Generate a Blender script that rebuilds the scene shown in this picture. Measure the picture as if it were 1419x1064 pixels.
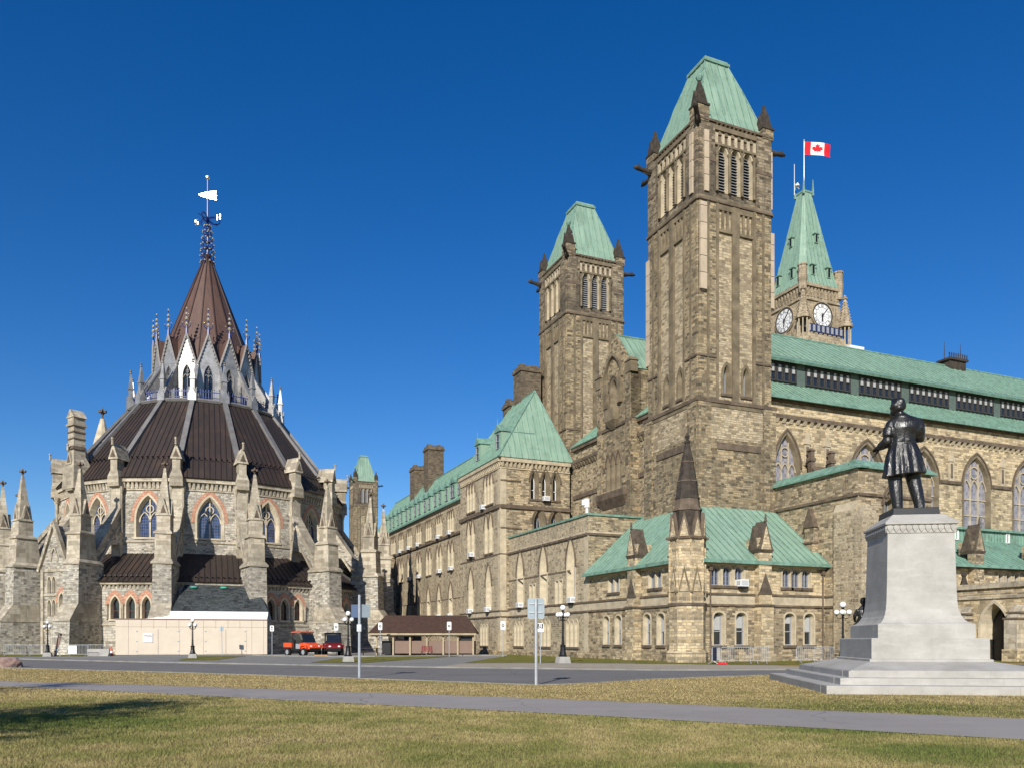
import bpy, bmesh, math, random
import numpy as np
from mathutils import Vector, Matrix
from math import sin, cos, pi, radians, sqrt, atan2
random.seed(7)
for o in list(bpy.data.objects): bpy.data.objects.remove(o)
SC = bpy.context.scene
COL = SC.collection
# ---------------------------------------------------------------- camera
F = 1130.0; HZ = 886.0; EYE = 1.6
cd = bpy.data.cameras.new("camera"); cam = bpy.data.objects.new("camera", cd); COL.objects.link(cam)
cam.location = (0, 0, EYE); cam.rotation_euler = (pi/2, 0, 0)
cd.sensor_width = 36; cd.lens = F/1419*36; cd.shift_y = (HZ-532)/1419; cd.clip_end = 5000; cd.clip_start = 0.2
SC.camera = cam
# ---------------------------------------------------------------- light
SUN_A = radians(-14); SUN_E = radians(28)
w = bpy.data.worlds.new("World"); SC.world = w; w.use_nodes = True
nt = w.node_tree; bg = nt.nodes["Background"]
sky = nt.nodes.new("ShaderNodeTexSky"); sky.sky_type = 'NISHITA'; sky.sun_disc = False
sky.sun_elevation = SUN_E; sky.sun_rotation = pi - SUN_A
sky.altitude = 100; sky.air_density = 1.0; sky.dust_density = 0.05; sky.ozone_density = 4.0
hs = nt.nodes.new("ShaderNodeHueSaturation"); hs.inputs["Saturation"].default_value = 1.33; hs.inputs["Hue"].default_value = 0.511
nt.links.new(sky.outputs[0], hs.inputs["Color"]); nt.links.new(hs.outputs[0], bg.inputs[0]); bg.inputs[1].default_value = 0.099
sd = bpy.data.lights.new("sun", 'SUN'); sd.energy = 5.0; sd.angle = radians(0.5); sd.color = (1.0, 0.945, 0.85)
so = bpy.data.objects.new("sun", sd); COL.objects.link(so)
sv = Vector((sin(SUN_A)*cos(SUN_E), -cos(SUN_A)*cos(SUN_E), sin(SUN_E)))
so.rotation_euler = sv.to_track_quat('Z', 'Y').to_euler(); so.location = (0, -30, 60)
SC.view_settings.view_transform = 'Standard'; SC.view_settings.look = 'None'
SC.view_settings.exposure = 0.22; SC.view_settings.gamma = 1.0
# ---------------------------------------------------------------- materials
def srgb(r, g, b):
    f = lambda c: (c/255/12.92) if c/255 <= 0.04045 else ((c/255+0.055)/1.055)**2.4
    return (f(r), f(g), f(b), 1)
def c4(c): return (c[0], c[1], c[2], 1)
class NT:
    def __init__(s, name):
        s.m = bpy.data.materials.new(name); s.m.use_nodes = True
        s.t = s.m.node_tree; s.b = s.t.nodes["Principled BSDF"]
    def n(s, typ, **kw):
        nd = s.t.nodes.new(typ)
        for k, v in kw.items():
            if k.startswith("i_"): nd.inputs[k[2:].replace("_", " ")].default_value = v
            else: setattr(nd, k, v)
        return nd
    def l(s, a, b): s.t.links.new(a, b)
    def mix(s, fac, a, b, mode='MIX'):
        nd = s.t.nodes.new("ShaderNodeMix"); nd.data_type = 'RGBA'; nd.blend_type = mode
        for sock, v in ((nd.inputs[0], fac), (nd.inputs[6], a), (nd.inputs[7], b)):
            if hasattr(v, "is_linked"): s.l(v, sock)
            else: sock.default_value = v
        return nd.outputs[2]
    def ramp(s, fac, p0, p1, v0=0.0, v1=1.0):
        nd = s.t.nodes.new("ShaderNodeMapRange"); s.l(fac, nd.inputs[0])
        for i, v in enumerate((p0, p1, v0, v1)): nd.inputs[i+1].default_value = v
        return nd.outputs[0]
    def noise(s, vec, scale, detail=4, rough=0.55):
        nd = s.t.nodes.new("ShaderNodeTexNoise"); nd.inputs["Scale"].default_value = scale
        nd.inputs["Detail"].default_value = detail; nd.inputs["Roughness"].default_value = rough
        if vec is not None: s.l(vec, nd.inputs["Vector"])
        return nd.outputs[0]
    def math(s, op, a, b=None):
        nd = s.t.nodes.new("ShaderNodeMath"); nd.operation = op
        for i, v in enumerate((a, b)):
            if v is None: continue
            if hasattr(v, "is_linked"): s.l(v, nd.inputs[i])
            else: nd.inputs[i].default_value = v
        return nd.outputs[0]
    def bump(s, h, strength=0.4, dist=0.03):
        nd = s.t.nodes.new("ShaderNodeBump"); nd.inputs["Strength"].default_value = strength
        nd.inputs["Distance"].default_value = dist; s.l(h, nd.inputs["Height"]); s.l(nd.outputs[0], s.b.inputs["Normal"])
    def fin(s, col=None, rough=0.8, metal=0.0, spec=0.3):
        if col is not None:
            if hasattr(col, "is_linked"): s.l(col, s.b.inputs["Base Color"])
            else: s.b.inputs["Base Color"].default_value = col
        if hasattr(rough, "is_linked"): s.l(rough, s.b.inputs["Roughness"])
        else: s.b.inputs["Roughness"].default_value = rough
        s.b.inputs["Metallic"].default_value = metal
        s.b.inputs["Specular IOR Level"].default_value = spec
        return s.m
def stone(name, dark, light, mortar, bw=0.50, rh=0.17, stain=(0.10, 0.085, 0.065, 1), stain_amt=0.55, bias=0.0, bumpk=0.9, msz=0.018):
    t = NT(name)
    uv = t.n("ShaderNodeUVMap").outputs[0]
    geo = t.n("ShaderNodeTexCoord").outputs["Object"]
    d = t.noise(uv, 1.1, 2)
    vm = t.n("ShaderNodeVectorMath", operation='MULTIPLY_ADD'); t.l(uv, vm.inputs[0]); vm.inputs[1].default_value = (1, 1, 1)
    cmb = t.n("ShaderNodeCombineXYZ"); t.l(t.math('MULTIPLY', t.math('SUBTRACT', d, 0.5), 0.16), cmb.inputs[1])
    t.l(cmb.outputs[0], vm.inputs[2])
    def brick(w_, h_, off):
        b = t.n("ShaderNodeTexBrick"); t.l(vm.outputs[0], b.inputs["Vector"])
        b.offset = off; b.offset_frequency = 2; b.squash = 0.62; b.squash_frequency = 3
        b.inputs["Color1"].default_value = (0, 0, 0, 1); b.inputs["Color2"].default_value = (1, 1, 1, 1); b.inputs["Mortar"].default_value = (0.5, 0.5, 0.5, 1)
        b.inputs["Scale"].default_value = 1; b.inputs["Mortar Size"].default_value = msz; b.inputs["Mortar Smooth"].default_value = 0.25
        b.inputs["Bias"].default_value = bias; b.inputs["Brick Width"].default_value = w_; b.inputs["Row Height"].default_value = h_
        return b
    b1 = brick(bw, rh, 0.5); b2 = brick(bw*1.3, rh*1.45, 0.37)
    sel = t.ramp(t.noise(uv, 0.35, 2), 0.50, 0.53)
    v = t.mix(sel, b1.outputs[0], b2.outputs[0])
    f = t.n("ShaderNodeMix"); t.l(sel, f.inputs[0]); t.l(b1.outputs["Fac"], f.inputs[2]); t.l(b2.outputs["Fac"], f.inputs[3])
    fac = f.outputs[0]
    col = t.mix(t.ramp(v, 0.0, 0.75), dark, light)
    hue = t.noise(geo, 2.3, 3)
    col = t.mix(t.ramp(hue, 0.45, 0.75, 0, 0.30), col, (light[0]*1.05, light[1]*0.86, light[2]*0.62, 1))
    col = t.mix(t.ramp(t.noise(geo, 7, 3), 0.35, 0.75, 0, 0.35), col, (dark[0]*0.8, dark[1]*0.8, dark[2]*0.85, 1))
    col = t.mix(t.ramp(t.noise(geo, 0.22, 6, 0.68), 0.45, 0.66, 0, stain_amt), col, stain)
    mp = t.n("ShaderNodeMapping"); t.l(uv, mp.inputs[0]); mp.inputs["Scale"].default_value = (1.5, 0.10, 1)
    col = t.mix(t.ramp(t.noise(mp.outputs[0], 1.0, 5, 0.65), 0.52, 0.70, 0, 0.6*stain_amt+0.12), col, (stain[0]*0.85, stain[1]*0.85, stain[2]*0.85, 1))
    mp2 = t.n("ShaderNodeMapping"); t.l(uv, mp2.inputs[0]); mp2.inputs["Scale"].default_value = (2.2, 0.22, 1); mp2.inputs["Location"].default_value = (7, 3, 0)
    col = t.mix(t.ramp(t.noise(mp2.outputs[0], 0.8, 4, 0.6), 0.58, 0.72, 0, 0.35), col, (light[0]*1.15, light[1]*1.12, light[2]*1.08, 1))
    col = t.mix(t.math('MULTIPLY', fac, 0.8), col, mortar)
    h = t.math('SUBTRACT', t.math('ADD', t.math('MULTIPLY', t.noise(geo, 9, 4), 0.6), t.math('MULTIPLY', v, 0.4)), fac)
    t.bump(h, bumpk, 0.05)
    return t.fin(col, 0.9, 0, 0.15)
def plain(name, col, rough=0.7, metal=0.0, spec=0.4, var=0.25, scale=3.0, bumpk=0.0, col2=None):
    t = NT(name); geo = t.n("ShaderNodeTexCoord").outputs["Object"]
    c2 = col2 or (col[0]*(1-var), col[1]*(1-var), col[2]*(1-var), 1)
    f = t.ramp(t.noise(geo, scale, 5, 0.6), 0.35, 0.68)
    c = t.mix(f, c4(col), c4(c2))
    if bumpk: t.bump(t.noise(geo, scale*6, 4), bumpk, 0.02)
    return t.fin(c, rough, metal, spec)
def sheet(name, col, col2, streak, rough=0.55, metal=0.0, spec=0.3):
    """patinated sheet metal: streaks running down the slope, blotches"""
    t = NT(name); uv = t.n("ShaderNodeUVMap").outputs[0]; geo = t.n("ShaderNodeTexCoord").outputs["Object"]
    mp = t.n("ShaderNodeMapping"); t.l(uv, mp.inputs[0]); mp.inputs["Scale"].default_value = (3.0, 0.28, 1)
    f = t.ramp(t.noise(mp.outputs[0], 1.0, 4), 0.35, 0.7)
    c = t.mix(f, c4(col), c4(col2))
    b = t.n("ShaderNodeTexBrick"); t.l(uv, b.inputs["Vector"])
    b.inputs["Color1"].default_value = (0, 0, 0, 1); b.inputs["Color2"].default_value = (1, 1, 1, 1); b.inputs["Mortar"].default_value = (0.5, 0.5, 0.5, 1)
    b.inputs["Scale"].default_value = 1; b.inputs["Brick Width"].default_value = 0.9; b.inputs["Row Height"].default_value = 2.3; b.inputs["Mortar Size"].default_value = 0.012
    c = t.mix(0.18, c, t.mix(b.outputs[0], c4([x*0.6 for x in col]), c4([min(1, x*1.35) for x in col])))
    c = t.mix(t.ramp(t.noise(geo, 0.5, 5), 0.52, 0.72, 0, 0.6), c, c4(streak))
    mp3 = t.n("ShaderNodeMapping"); t.l(uv, mp3.inputs[0]); mp3.inputs["Scale"].default_value = (5.0, 0.35, 1)
    c = t.mix(t.ramp(t.noise(mp3.outputs[0], 1.0, 5, 0.7), 0.53, 0.72, 0, 0.7), c, c4([x*0.55 for x in streak]))
    mp4 = t.n("ShaderNodeMapping"); t.l(uv, mp4.inputs[0]); mp4.inputs["Scale"].default_value = (4.0, 0.5, 1); mp4.inputs["Location"].default_value = (3, 9, 0)
    c = t.mix(t.ramp(t.noise(mp4.outputs[0], 1.0, 4, 0.7), 0.58, 0.75, 0, 0.4), c, c4([min(1, x*1.3) for x in col2]))
    t.bump(t.noise(geo, 2.5, 4), 0.25, 0.05)
    return t.fin(c, rough, metal, spec)
def leaded(name, base, line, sx, sy, rough=0.12):
    t = NT(name); uv = t.n("ShaderNodeUVMap").outputs[0]; geo = t.n("ShaderNodeTexCoord").outputs["Object"]
    b = t.n("ShaderNodeTexBrick"); t.l(uv, b.inputs["Vector"]); b.offset = 0
    b.inputs["Color1"].default_value = c4(base); b.inputs["Color2"].default_value = (base[0]*2.6, base[1]*2.4, base[2]*2.2, 1); b.inputs["Mortar"].default_value = c4(line)
    b.inputs["Scale"].default_value = 1; b.inputs["Brick Width"].default_value = sx; b.inputs["Row Height"].default_value = sy; b.inputs["Mortar Size"].default_value = 0.022
    t.bump(t.noise(geo, 3, 2), 0.15, 0.02)
    return t.fin(b.outputs[0], rough, 0, 0.6)
M = {}
MORT = (0.30, 0.26, 0.19, 1)
M['rubble'] = stone("tan rubble sandstone", (0.105, 0.084, 0.058, 1), (0.56, 0.45, 0.285, 1), MORT)
M['rubble2'] = stone("speckled rubble sandstone", (0.09, 0.074, 0.052, 1), (0.56, 0.465, 0.315, 1), (0.42, 0.36, 0.255, 1), bw=0.36, rh=0.2, msz=0.03, bias=0.15)
M['towerstone'] = stone("weathered tower sandstone", (0.075, 0.06, 0.042, 1), (0.48, 0.38, 0.235, 1), (0.22, 0.205, 0.15, 1), stain=(0.09, 0.072, 0.052, 1), stain_amt=0.7)
M['sootstone'] = stone("soot darkened tower stone", (0.07, 0.058, 0.043, 1), (0.36, 0.295, 0.2, 1), (0.17, 0.145, 0.11, 1), stain=(0.06, 0.05, 0.04, 1), stain_amt=0.85)
M['panelstone'] = stone("pale panel sandstone", (0.20, 0.16, 0.105, 1), (0.58, 0.48, 0.32, 1), MORT, stain_amt=0.3)
M['sandstone'] = stone("yellow ashlar sandstone", (0.20, 0.16, 0.105, 1), (0.69, 0.56, 0.35, 1), (0.42, 0.36, 0.26, 1), bw=0.6, rh=0.2, stain_amt=0.35)
M['greyrubble'] = stone("grey rubble limestone", (0.17, 0.155, 0.13, 1), (0.60, 0.56, 0.47, 1), (0.38, 0.355, 0.30, 1), bw=0.5, rh=0.2, stain_amt=0.45)
M['libashlar'] = stone("pale library ashlar", (0.28, 0.245, 0.185, 1), (0.56, 0.50, 0.39, 1), (0.34, 0.30, 0.23, 1), bw=0.8, rh=0.34, stain=(0.19, 0.165, 0.125, 1), stain_amt=0.75, bumpk=0.5, msz=0.014)
M['darkrubble'] = stone("dark chimney stone", (0.07, 0.055, 0.04, 1), (0.24, 0.19, 0.13, 1), (0.16, 0.13, 0.10, 1), stain_amt=0.4)
M['dressed'] = plain("cream dressed stone", (0.55, 0.47, 0.33), 0.85, spec=0.15, var=0.3, scale=1.6, bumpk=0.15)
M['libdressed'] = plain("pale dressed sandstone", (0.60, 0.52, 0.38), 0.85, spec=0.15, var=0.38, scale=1.1, bumpk=0.2)
M['band'] = plain("pale band stone", (0.52, 0.44, 0.31), 0.85, spec=0.15, var=0.35, scale=1.2, bumpk=0.2)
M['darktrim'] = plain("weathered dark stone trim", (0.17, 0.13, 0.095), 0.85, spec=0.15, var=0.5, scale=1.5, bumpk=0.3)
M['blackstone'] = plain("soot black stone", (0.07, 0.058, 0.046), 0.85, spec=0.2, var=0.55, scale=2.5, bumpk=0.4)
M['towertrim'] = plain("brown weathered dressed stone", (0.235, 0.19, 0.125), 0.85, spec=0.15, var=0.55, scale=0.9, bumpk=0.3)
M['redstone'] = stone("red sandstone voussoirs", (0.42, 0.20, 0.13, 1), (0.58, 0.31, 0.21, 1), (0.42, 0.28, 0.2, 1), bw=0.3, rh=0.3, stain_amt=0.15)
M['casing'] = plain("cream protective casing", (0.52, 0.42, 0.30), 0.7, var=0.2, scale=1.0)
M['copper'] = sheet("green copper", (0.21, 0.325, 0.24), (0.29, 0.40, 0.305), (0.15, 0.23, 0.17))
M['copperold'] = sheet("streaked old copper", (0.16, 0.29, 0.22), (0.27, 0.41, 0.32), (0.11, 0.12, 0.085))
M['copperedge'] = plain("copper edge", (0.19, 0.335, 0.26), 0.6, var=0.45, scale=2)
M['brownroof'] = sheet("dark brown copper sheet", (0.030, 0.023, 0.019), (0.048, 0.034, 0.028), (0.075, 0.043, 0.03), rough=0.55, metal=0.0, spec=0.35)
M['spireroof'] = sheet("brown copper spire sheet", (0.105, 0.062, 0.048), (0.14, 0.08, 0.06), (0.08, 0.045, 0.035), rough=0.55, metal=0.0, spec=0.35)
M['silver'] = plain("galvanised lantern cladding", (0.40, 0.39, 0.375), 0.40, 0.45, 0.5, var=0.4, scale=1.2)
M['lead'] = plain("grey lead ribs", (0.20, 0.19, 0.185), 0.6, 0.15, 0.4, var=0.3, scale=1.0)
M['blueiron'] = plain("blue painted iron", (0.014, 0.035, 0.20), 0.4, 0, 0.5)
M['gold'] = plain("gilded metal", (0.98, 0.88, 0.62), 0.32, 0.9, 0.5, var=0.05)
M['slate'] = stone("dark slate shingles", (0.018, 0.021, 0.023, 1), (0.075, 0.085, 0.088, 1), (0.012, 0.012, 0.012, 1), bw=0.55, rh=0.22, stain=(0.10, 0.12, 0.12, 1), stain_amt=0.35, bumpk=0.5)
M['shingle'] = stone("brown asphalt shingles", (0.055, 0.032, 0.025, 1), (0.085, 0.05, 0.038, 1), (0.04, 0.025, 0.02, 1), bw=0.3, rh=0.15, stain_amt=0.1, bumpk=0.3)
M['glass'] = plain("dark window glass", (0.02, 0.024, 0.03), 0.07, 0, 0.7, var=0.5, scale=0.7)
M['leaded'] = leaded("leaded glass", (0.018, 0.03, 0.075), (0.13, 0.13, 0.14), 0.28, 0.34)
M['leadedpale'] = leaded("pale leaded glass", (0.13, 0.13, 0.155), (0.27, 0.26, 0.25), 0.26, 0.36)
M['white'] = plain("white paint", (0.80, 0.80, 0.78), 0.5, var=0.06)
M['panegrey'] = plain("grey blind and lit pane", (0.40, 0.40, 0.39), 0.6, var=0.1)
M['bronzeplate'] = plain("dark bronze plate", (0.018, 0.018, 0.018), 0.42, 0.0, 0.5, var=0.3, scale=2)
M['kerbstone'] = plain("worn kerb concrete", (0.27, 0.26, 0.235), 0.9, spec=0.15, var=0.35, scale=0.7, bumpk=0.2)
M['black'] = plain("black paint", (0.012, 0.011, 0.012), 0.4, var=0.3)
M['greypaint'] = plain("grey frame paint", (0.30, 0.31, 0.33), 0.5, var=0.1)
M['brownpaint'] = plain("brown frame paint", (0.10, 0.035, 0.028), 0.5, var=0.2)
M['orangewood'] = plain("orange varnished door", (0.50, 0.20, 0.035), 0.45, var=0.25, scale=4)
def bronze_mat():
    t = NT("dark bronze"); geo = t.n("ShaderNodeTexCoord").outputs["Object"]
    mp = t.n("ShaderNodeMapping"); t.l(geo, mp.inputs[0]); mp.inputs["Scale"].default_value = (1.0, 1.0, 0.35)
    n1 = t.noise(mp.outputs[0], 2.2, 5, 0.6); c = t.mix(t.ramp(n1, 0.4, 0.7), (0.009, 0.0088, 0.0085, 1), (0.019, 0.017, 0.0145, 1))
    c = t.mix(t.ramp(t.noise(geo, 5, 5), 0.6, 0.76, 0, 0.4), c, (0.022, 0.03, 0.026, 1))
    t.bump(t.math('ADD', t.noise(mp.outputs[0], 3.2, 4, 0.55), t.math('MULTIPLY', t.noise(geo, 16, 3), 0.06)), 0.6, 0.14)
    return t.fin(c, t.ramp(t.noise(geo, 4, 4), 0.3, 0.7, 0.30, 0.52), 0.0, 0.6)
M['bronze'] = bronze_mat()
def granite():
    t = NT("pale grey granite"); geo = t.n("ShaderNodeTexCoord").outputs["Object"]
    mp = t.n("ShaderNodeMapping"); t.l(geo, mp.inputs[0]); mp.inputs["Scale"].default_value = (0.6, 0.6, 3.5)
    c = t.mix(t.ramp(t.noise(geo, 1.0, 6, 0.7), 0.35, 0.7), (0.45, 0.43, 0.39, 1), (0.32, 0.305, 0.27, 1))
    c = t.mix(t.ramp(t.noise(mp.outputs[0], 1.4, 5, 0.65), 0.54, 0.72, 0, 0.55), c, (0.53, 0.51, 0.465, 1))
    c = t.mix(t.ramp(t.noise(geo, 70, 2), 0.4, 0.7, 0, 0.25), c, (0.27, 0.26, 0.245, 1))
    t.bump(t.noise(geo, 40, 3), 0.12, 0.01)
    return t.fin(c, 0.75, 0, 0.25)
M['granite'] = granite()
M['concrete'] = plain("concrete", (0.40, 0.385, 0.35), 0.9, spec=0.15, var=0.25, scale=1.2, bumpk=0.15)
M['tyre'] = plain("tyre rubber", (0.018, 0.018, 0.018), 0.85, spec=0.2, var=0.3)
M['orange'] = plain("orange paint", (0.75, 0.085, 0.022), 0.35, spec=0.5, var=0.08)
M['redpaint'] = plain("dark red paint", (0.17, 0.011, 0.012), 0.35, spec=0.5, var=0.15)
M['galv'] = plain("galvanised steel", (0.50, 0.52, 0.54), 0.45, 0.4, 0.5, var=0.2, scale=6)
M['signback'] = plain("bare aluminium sign back", (0.33, 0.39, 0.42), 0.5, 0.2, 0.4, var=0.12)
M['plywood'] = plain("beige painted plywood panel", (0.62, 0.535, 0.425), 0.8, spec=0.2, var=0.09, scale=0.8)
M['membrane'] = plain("white membrane", (0.82, 0.81, 0.80), 0.6, var=0.06)
M['tanpanel'] = plain("tan panel", (0.215, 0.145, 0.11), 0.8, var=0.12)
M['timber'] = plain("pale timber", (0.42, 0.34, 0.22), 0.8, var=0.3, scale=3)
M['darkwood'] = plain("dark stained wood", (0.06, 0.035, 0.025), 0.7, var=0.4, scale=4)
M['redfab'] = plain("red flag cloth", (0.70, 0.012, 0.025), 0.8, var=0.1)
M['globe'] = plain("opal globe", (0.85, 0.85, 0.84), 0.25, spec=0.5, var=0.03)
M['conecol'] = plain("orange cone plastic", (0.80, 0.10, 0.03), 0.5, var=0.1)
M['navy'] = plain("navy panel", (0.02, 0.03, 0.09), 0.6, var=0.2)
M['boulder'] = plain("pink granite boulder", (0.36, 0.24, 0.20), 0.85, spec=0.2, var=0.5, scale=2.5, bumpk=0.6)
M['bark'] = plain("bark", (0.08, 0.06, 0.045), 0.9, var=0.5, scale=8, bumpk=0.6)
M['leaf'] = plain("autumn leaf", (0.10, 0.10, 0.03), 0.7, var=0.4, scale=5)
M['kerbyellow'] = plain("yellow kerb paint", (0.60, 0.30, 0.06), 0.7, var=0.2)
# ---------------------------------------------------------------- mesh builder
class MB:
    def __init__(s): s.v = []; s.f = []; s.mi = []
    def face(s, pts, m=0):
        i = len(s.v); s.v.extend([(p[0], p[1], p[2]) for p in pts]); s.f.append(tuple(range(i, i+len(pts)))); s.mi.append(m)
    def ring(s, A, B, m=0, closed=True):
        n = len(A)
        for i in range(n if closed else n-1):
            j = (i+1) % n; s.face((A[i], A[j], B[j], B[i]), m)
    def loft(s, rings, m=0, cap=True):
        for a, b in zip(rings, rings[1:]): s.ring(a, b, m)
        if cap: s.face(rings[0][::-1], m); s.face(rings[-1], m)
    def obx(s, O, ex, ey, x0, x1, y0, y1, z0, z1, m=0):
        s.rects(O, ex, ey, [(z0, x0, x1, y0, y1), (z1, x0, x1, y0, y1)], m)
    def rects(s, O, ex, ey, secs, m=0):
        """stack of rectangles lofted; ex, ey right-handed 2D axes"""
        R = []
        for z, x0, x1, y0, y1 in secs:
            R.append([(O[0]+ex[0]*a+ey[0]*b, O[1]+ex[1]*a+ey[1]*b, z) for a, b in ((x0, y0), (x1, y0), (x1, y1), (x0, y1))])
        s.loft(R, m)
    def box(s, x0, x1, y0, y1, z0, z1, m=0): s.obx((0, 0), (1, 0), (0, 1), x0, x1, y0, y1, z0, z1, m)
    def frus(s, cx, cy, z0, z1, r0, r1, n=8, rot=0.0, m=0):
        R = []
        for z, r in ((z0, r0), (z1, r1)):
            R.append([(cx+max(r, 1e-3)*cos(rot+2*pi*i/n), cy+max(r, 1e-3)*sin(rot+2*pi*i/n), z) for i in range(n)])
        s.loft(R, m)
    def lathe(s, cx, cy, prof, n=12, m=0, rot=0.0):
        R = [[(cx+max(r, 1e-3)*cos(rot+2*pi*i/n), cy+max(r, 1e-3)*sin(rot+2*pi*i/n), z) for i in range(n)] for r, z in prof]
        s.loft(R, m)
    def ball(s, c, r, n=12, m=0, sx=1, sy=1, sz=1):
        k = max(4, n//2)
        R = [[(c[0]+sx*r*sin(pi*j/k)*cos(2*pi*i/n), c[1]+sy*r*sin(pi*j/k)*sin(2*pi*i/n), c[2]-sz*r*cos(pi*j/k)) for i in range(n)] for j in range(1, k)]
        s.loft(R, m)
    def tube(s, pts, r, n=6, m=0):
        pts = [Vector(p) for p in pts]; R = []
        for i, p in enumerate(pts):
            d = (pts[min(i+1, len(pts)-1)]-pts[max(i-1, 0)]).normalized()
            a = d.cross(Vector((0, 0, 1)) if abs(d.z) < 0.9 else Vector((1, 0, 0))).normalized(); b = d.cross(a)
            rr = r[i] if isinstance(r, (list, tuple)) else r
            R.append([p+a*rr*cos(2*pi*k/n)+b*rr*sin(2*pi*k/n) for k in range(n)])
        s.loft(R, m)
    def bar(s, a, b, w, h=None, m=0):
        """square bar between two points"""
        a = Vector(a); b = Vector(b); d = (b-a).normalized(); h = h or w
        x = d.cross(Vector((0, 0, 1)) if abs(d.z) < 0.95 else Vector((0, 1, 0))).normalized(); y = x.cross(d)
        R = [[p+x*sx*w/2+y*sy*h/2 for sx, sy in ((-1, -1), (1, -1), (1, 1), (-1, 1))] for p in (a, b)]
        s.loft(R, m)
    def prism(s, poly, O, ex, ez, en, t, m=0):
        """polygon (a,b) in plane O+a*ex+b*ez extruded by t along en"""
        O = Vector(O); ex = Vector(ex); ez = Vector(ez); en = Vector(en)
        A = [O+ex*a+ez*b for a, b in poly]; B = [p+en*t for p in A]
        s.loft([A, B], m)
    def slab(s, pts, t=0.14, m=0, seam=0, ms=None, sh=0.07, sw=0.05):
        """roof plane with thickness and optional standing seams running up the slope"""
        P = [Vector(p) for p in pts]; nrm = Vector((0, 0, 0))
        for i in range(len(P)): nrm += P[i].cross(P[(i+1) % len(P)])
        nrm.normalize()
        if nrm.z < 0: P.reverse(); nrm = -nrm
        Q = [p-nrm*t for p in P]
        s.loft([Q, P], m)
        if seam:
            tx = Vector((-nrm.y, nrm.x, 0)).normalized() if abs(nrm.z) < 0.999 else Vector((1, 0, 0)); ty = nrm.cross(tx)
            us = [p.dot(tx) for p in P]; u = math.ceil(min(us)/seam)*seam+0.001
            while u < max(us)-0.02:
                hit = []
                for i in range(len(P)):
                    a, b = P[i], P[(i+1) % len(P)]; ua, ub = us[i], us[(i+1) % len(P)]
                    if (ua-u)*(ub-u) < 0: hit.append(a+(b-a)*((u-ua)/(ub-ua)))
                if len(hit) == 2 and (hit[0]-hit[1]).length > 0.25:
                    a, b = hit; R = [[p+tx*x+nrm*z for x, z in ((-sw/2, -0.01), (sw/2, -0.01), (sw/2, sh), (-sw/2, sh))] for p in (a, b)]
                    s.loft(R, m if ms is None else ms)
                u += seam
    def build(s, name, mats, parent=None, smooth=False, off=(0, 0, 0)):
        me = mesh_of(s, name, mats, smooth, off)
        o = bpy.data.objects.new(name, me); COL.objects.link(o)
        if parent is not None: o.parent = parent
        return o
def mesh_of(s, name, mats, smooth=False, off=(0, 0, 0)):
    me = bpy.data.meshes.new(name)
    V = np.array(s.v, dtype=np.float64)-np.array(off if len(off) == 3 else (off[0], off[1], 0))
    me.from_pydata(V.tolist(), [], s.f)
    if not isinstance(mats, (list, tuple)): mats = [mats]
    for mm in mats: me.materials.append(M[mm] if isinstance(mm, str) else mm)
    me.polygons.foreach_set("material_index", s.mi)
    if smooth: me.polygons.foreach_set("use_smooth", [True]*len(s.f))
    uvl = me.uv_layers.new(name="UVMap"); uv = np.zeros((len(me.loops), 2)); k = 0
    for f in s.f:
        P = V[list(f)]; n = np.zeros(3)
        for i in range(len(f)):
            a = P[i]; b = P[(i+1) % len(f)]
            n += (a[1]*b[2]-a[2]*b[1], a[2]*b[0]-a[0]*b[2], a[0]*b[1]-a[1]*b[0])
        L = np.linalg.norm(n); n = n/L if L > 1e-12 else np.array((0, 0, 1.0))
        if abs(n[2]) < 0.97:
            t = np.array((-n[1], n[0], 0)); t /= np.linalg.norm(t); b = np.cross(n, t)
            if b[2] < 0: b = -b
        else: t = np.array((1.0, 0, 0)); b = np.array((0, 1.0, 0))
        uv[k:k+len(f), 0] = P@t; uv[k:k+len(f), 1] = P@b; k += len(f)
    uvl.data.foreach_set("uv", uv.ravel())
    if smooth:
        bm = bmesh.new(); bm.from_mesh(me); bmesh.ops.remove_doubles(bm, verts=bm.verts, dist=1e-4); bm.to_mesh(me); bm.free()
    me.update(); return me
def tag(o, label=None, cat=None, group=None, kind=None):
    if label: o["label"] = label
    if cat: o["category"] = cat
    if group: o["group"] = group
    if kind: o["kind"] = kind
    return o
def thing(name, label, cat, loc=(0, 0, 0), rz=0.0, group=None):
    o = bpy.data.objects.new(name, None); COL.objects.link(o); o.location = loc; o.rotation_euler = (0, 0, rz); o.empty_display_size = 0.3
    return tag(o, label, cat, group)
def dup(o, parent=None):
    c = o.copy(); COL.objects.link(c)
    if parent is not None: c.parent = parent
    for ch in list(o.children): dup(ch, c)
    return c
# ---------------------------------------------------------------- building frame (u along the long front, v along the receding side)
EU = (0.9214, 0.3886); EN = (-0.3886, 0.9214); C0 = (12.6, 58.0); TH = atan2(EU[1], EU[0])
def W(u, v, z=0): return (C0[0]+EU[0]*u+EN[0]*v, C0[1]+EU[1]*u+EN[1]*v, z)
def k_(px): return (px-709.5)/F
def pv(px, u): x0 = C0[0]+EU[0]*u; y0 = C0[1]+EU[1]*u; k = k_(px); return (x0-k*y0)/(-EN[0]+k*EN[1])
def pu(px, v): x0 = C0[0]+EN[0]*v; y0 = C0[1]+EN[1]*v; k = k_(px); return (k*y0-x0)/(EU[0]-k*EU[1])
def zz(py, u, v): return EYE+(HZ-py)*(C0[1]+EU[1]*u+EN[1]*v)/F
def g(px, py): Y = EYE*F/(py-HZ); return ((px-709.5)/F*Y, Y)
def at(px, Y): return ((px-709.5)/F*Y, Y)
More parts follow.
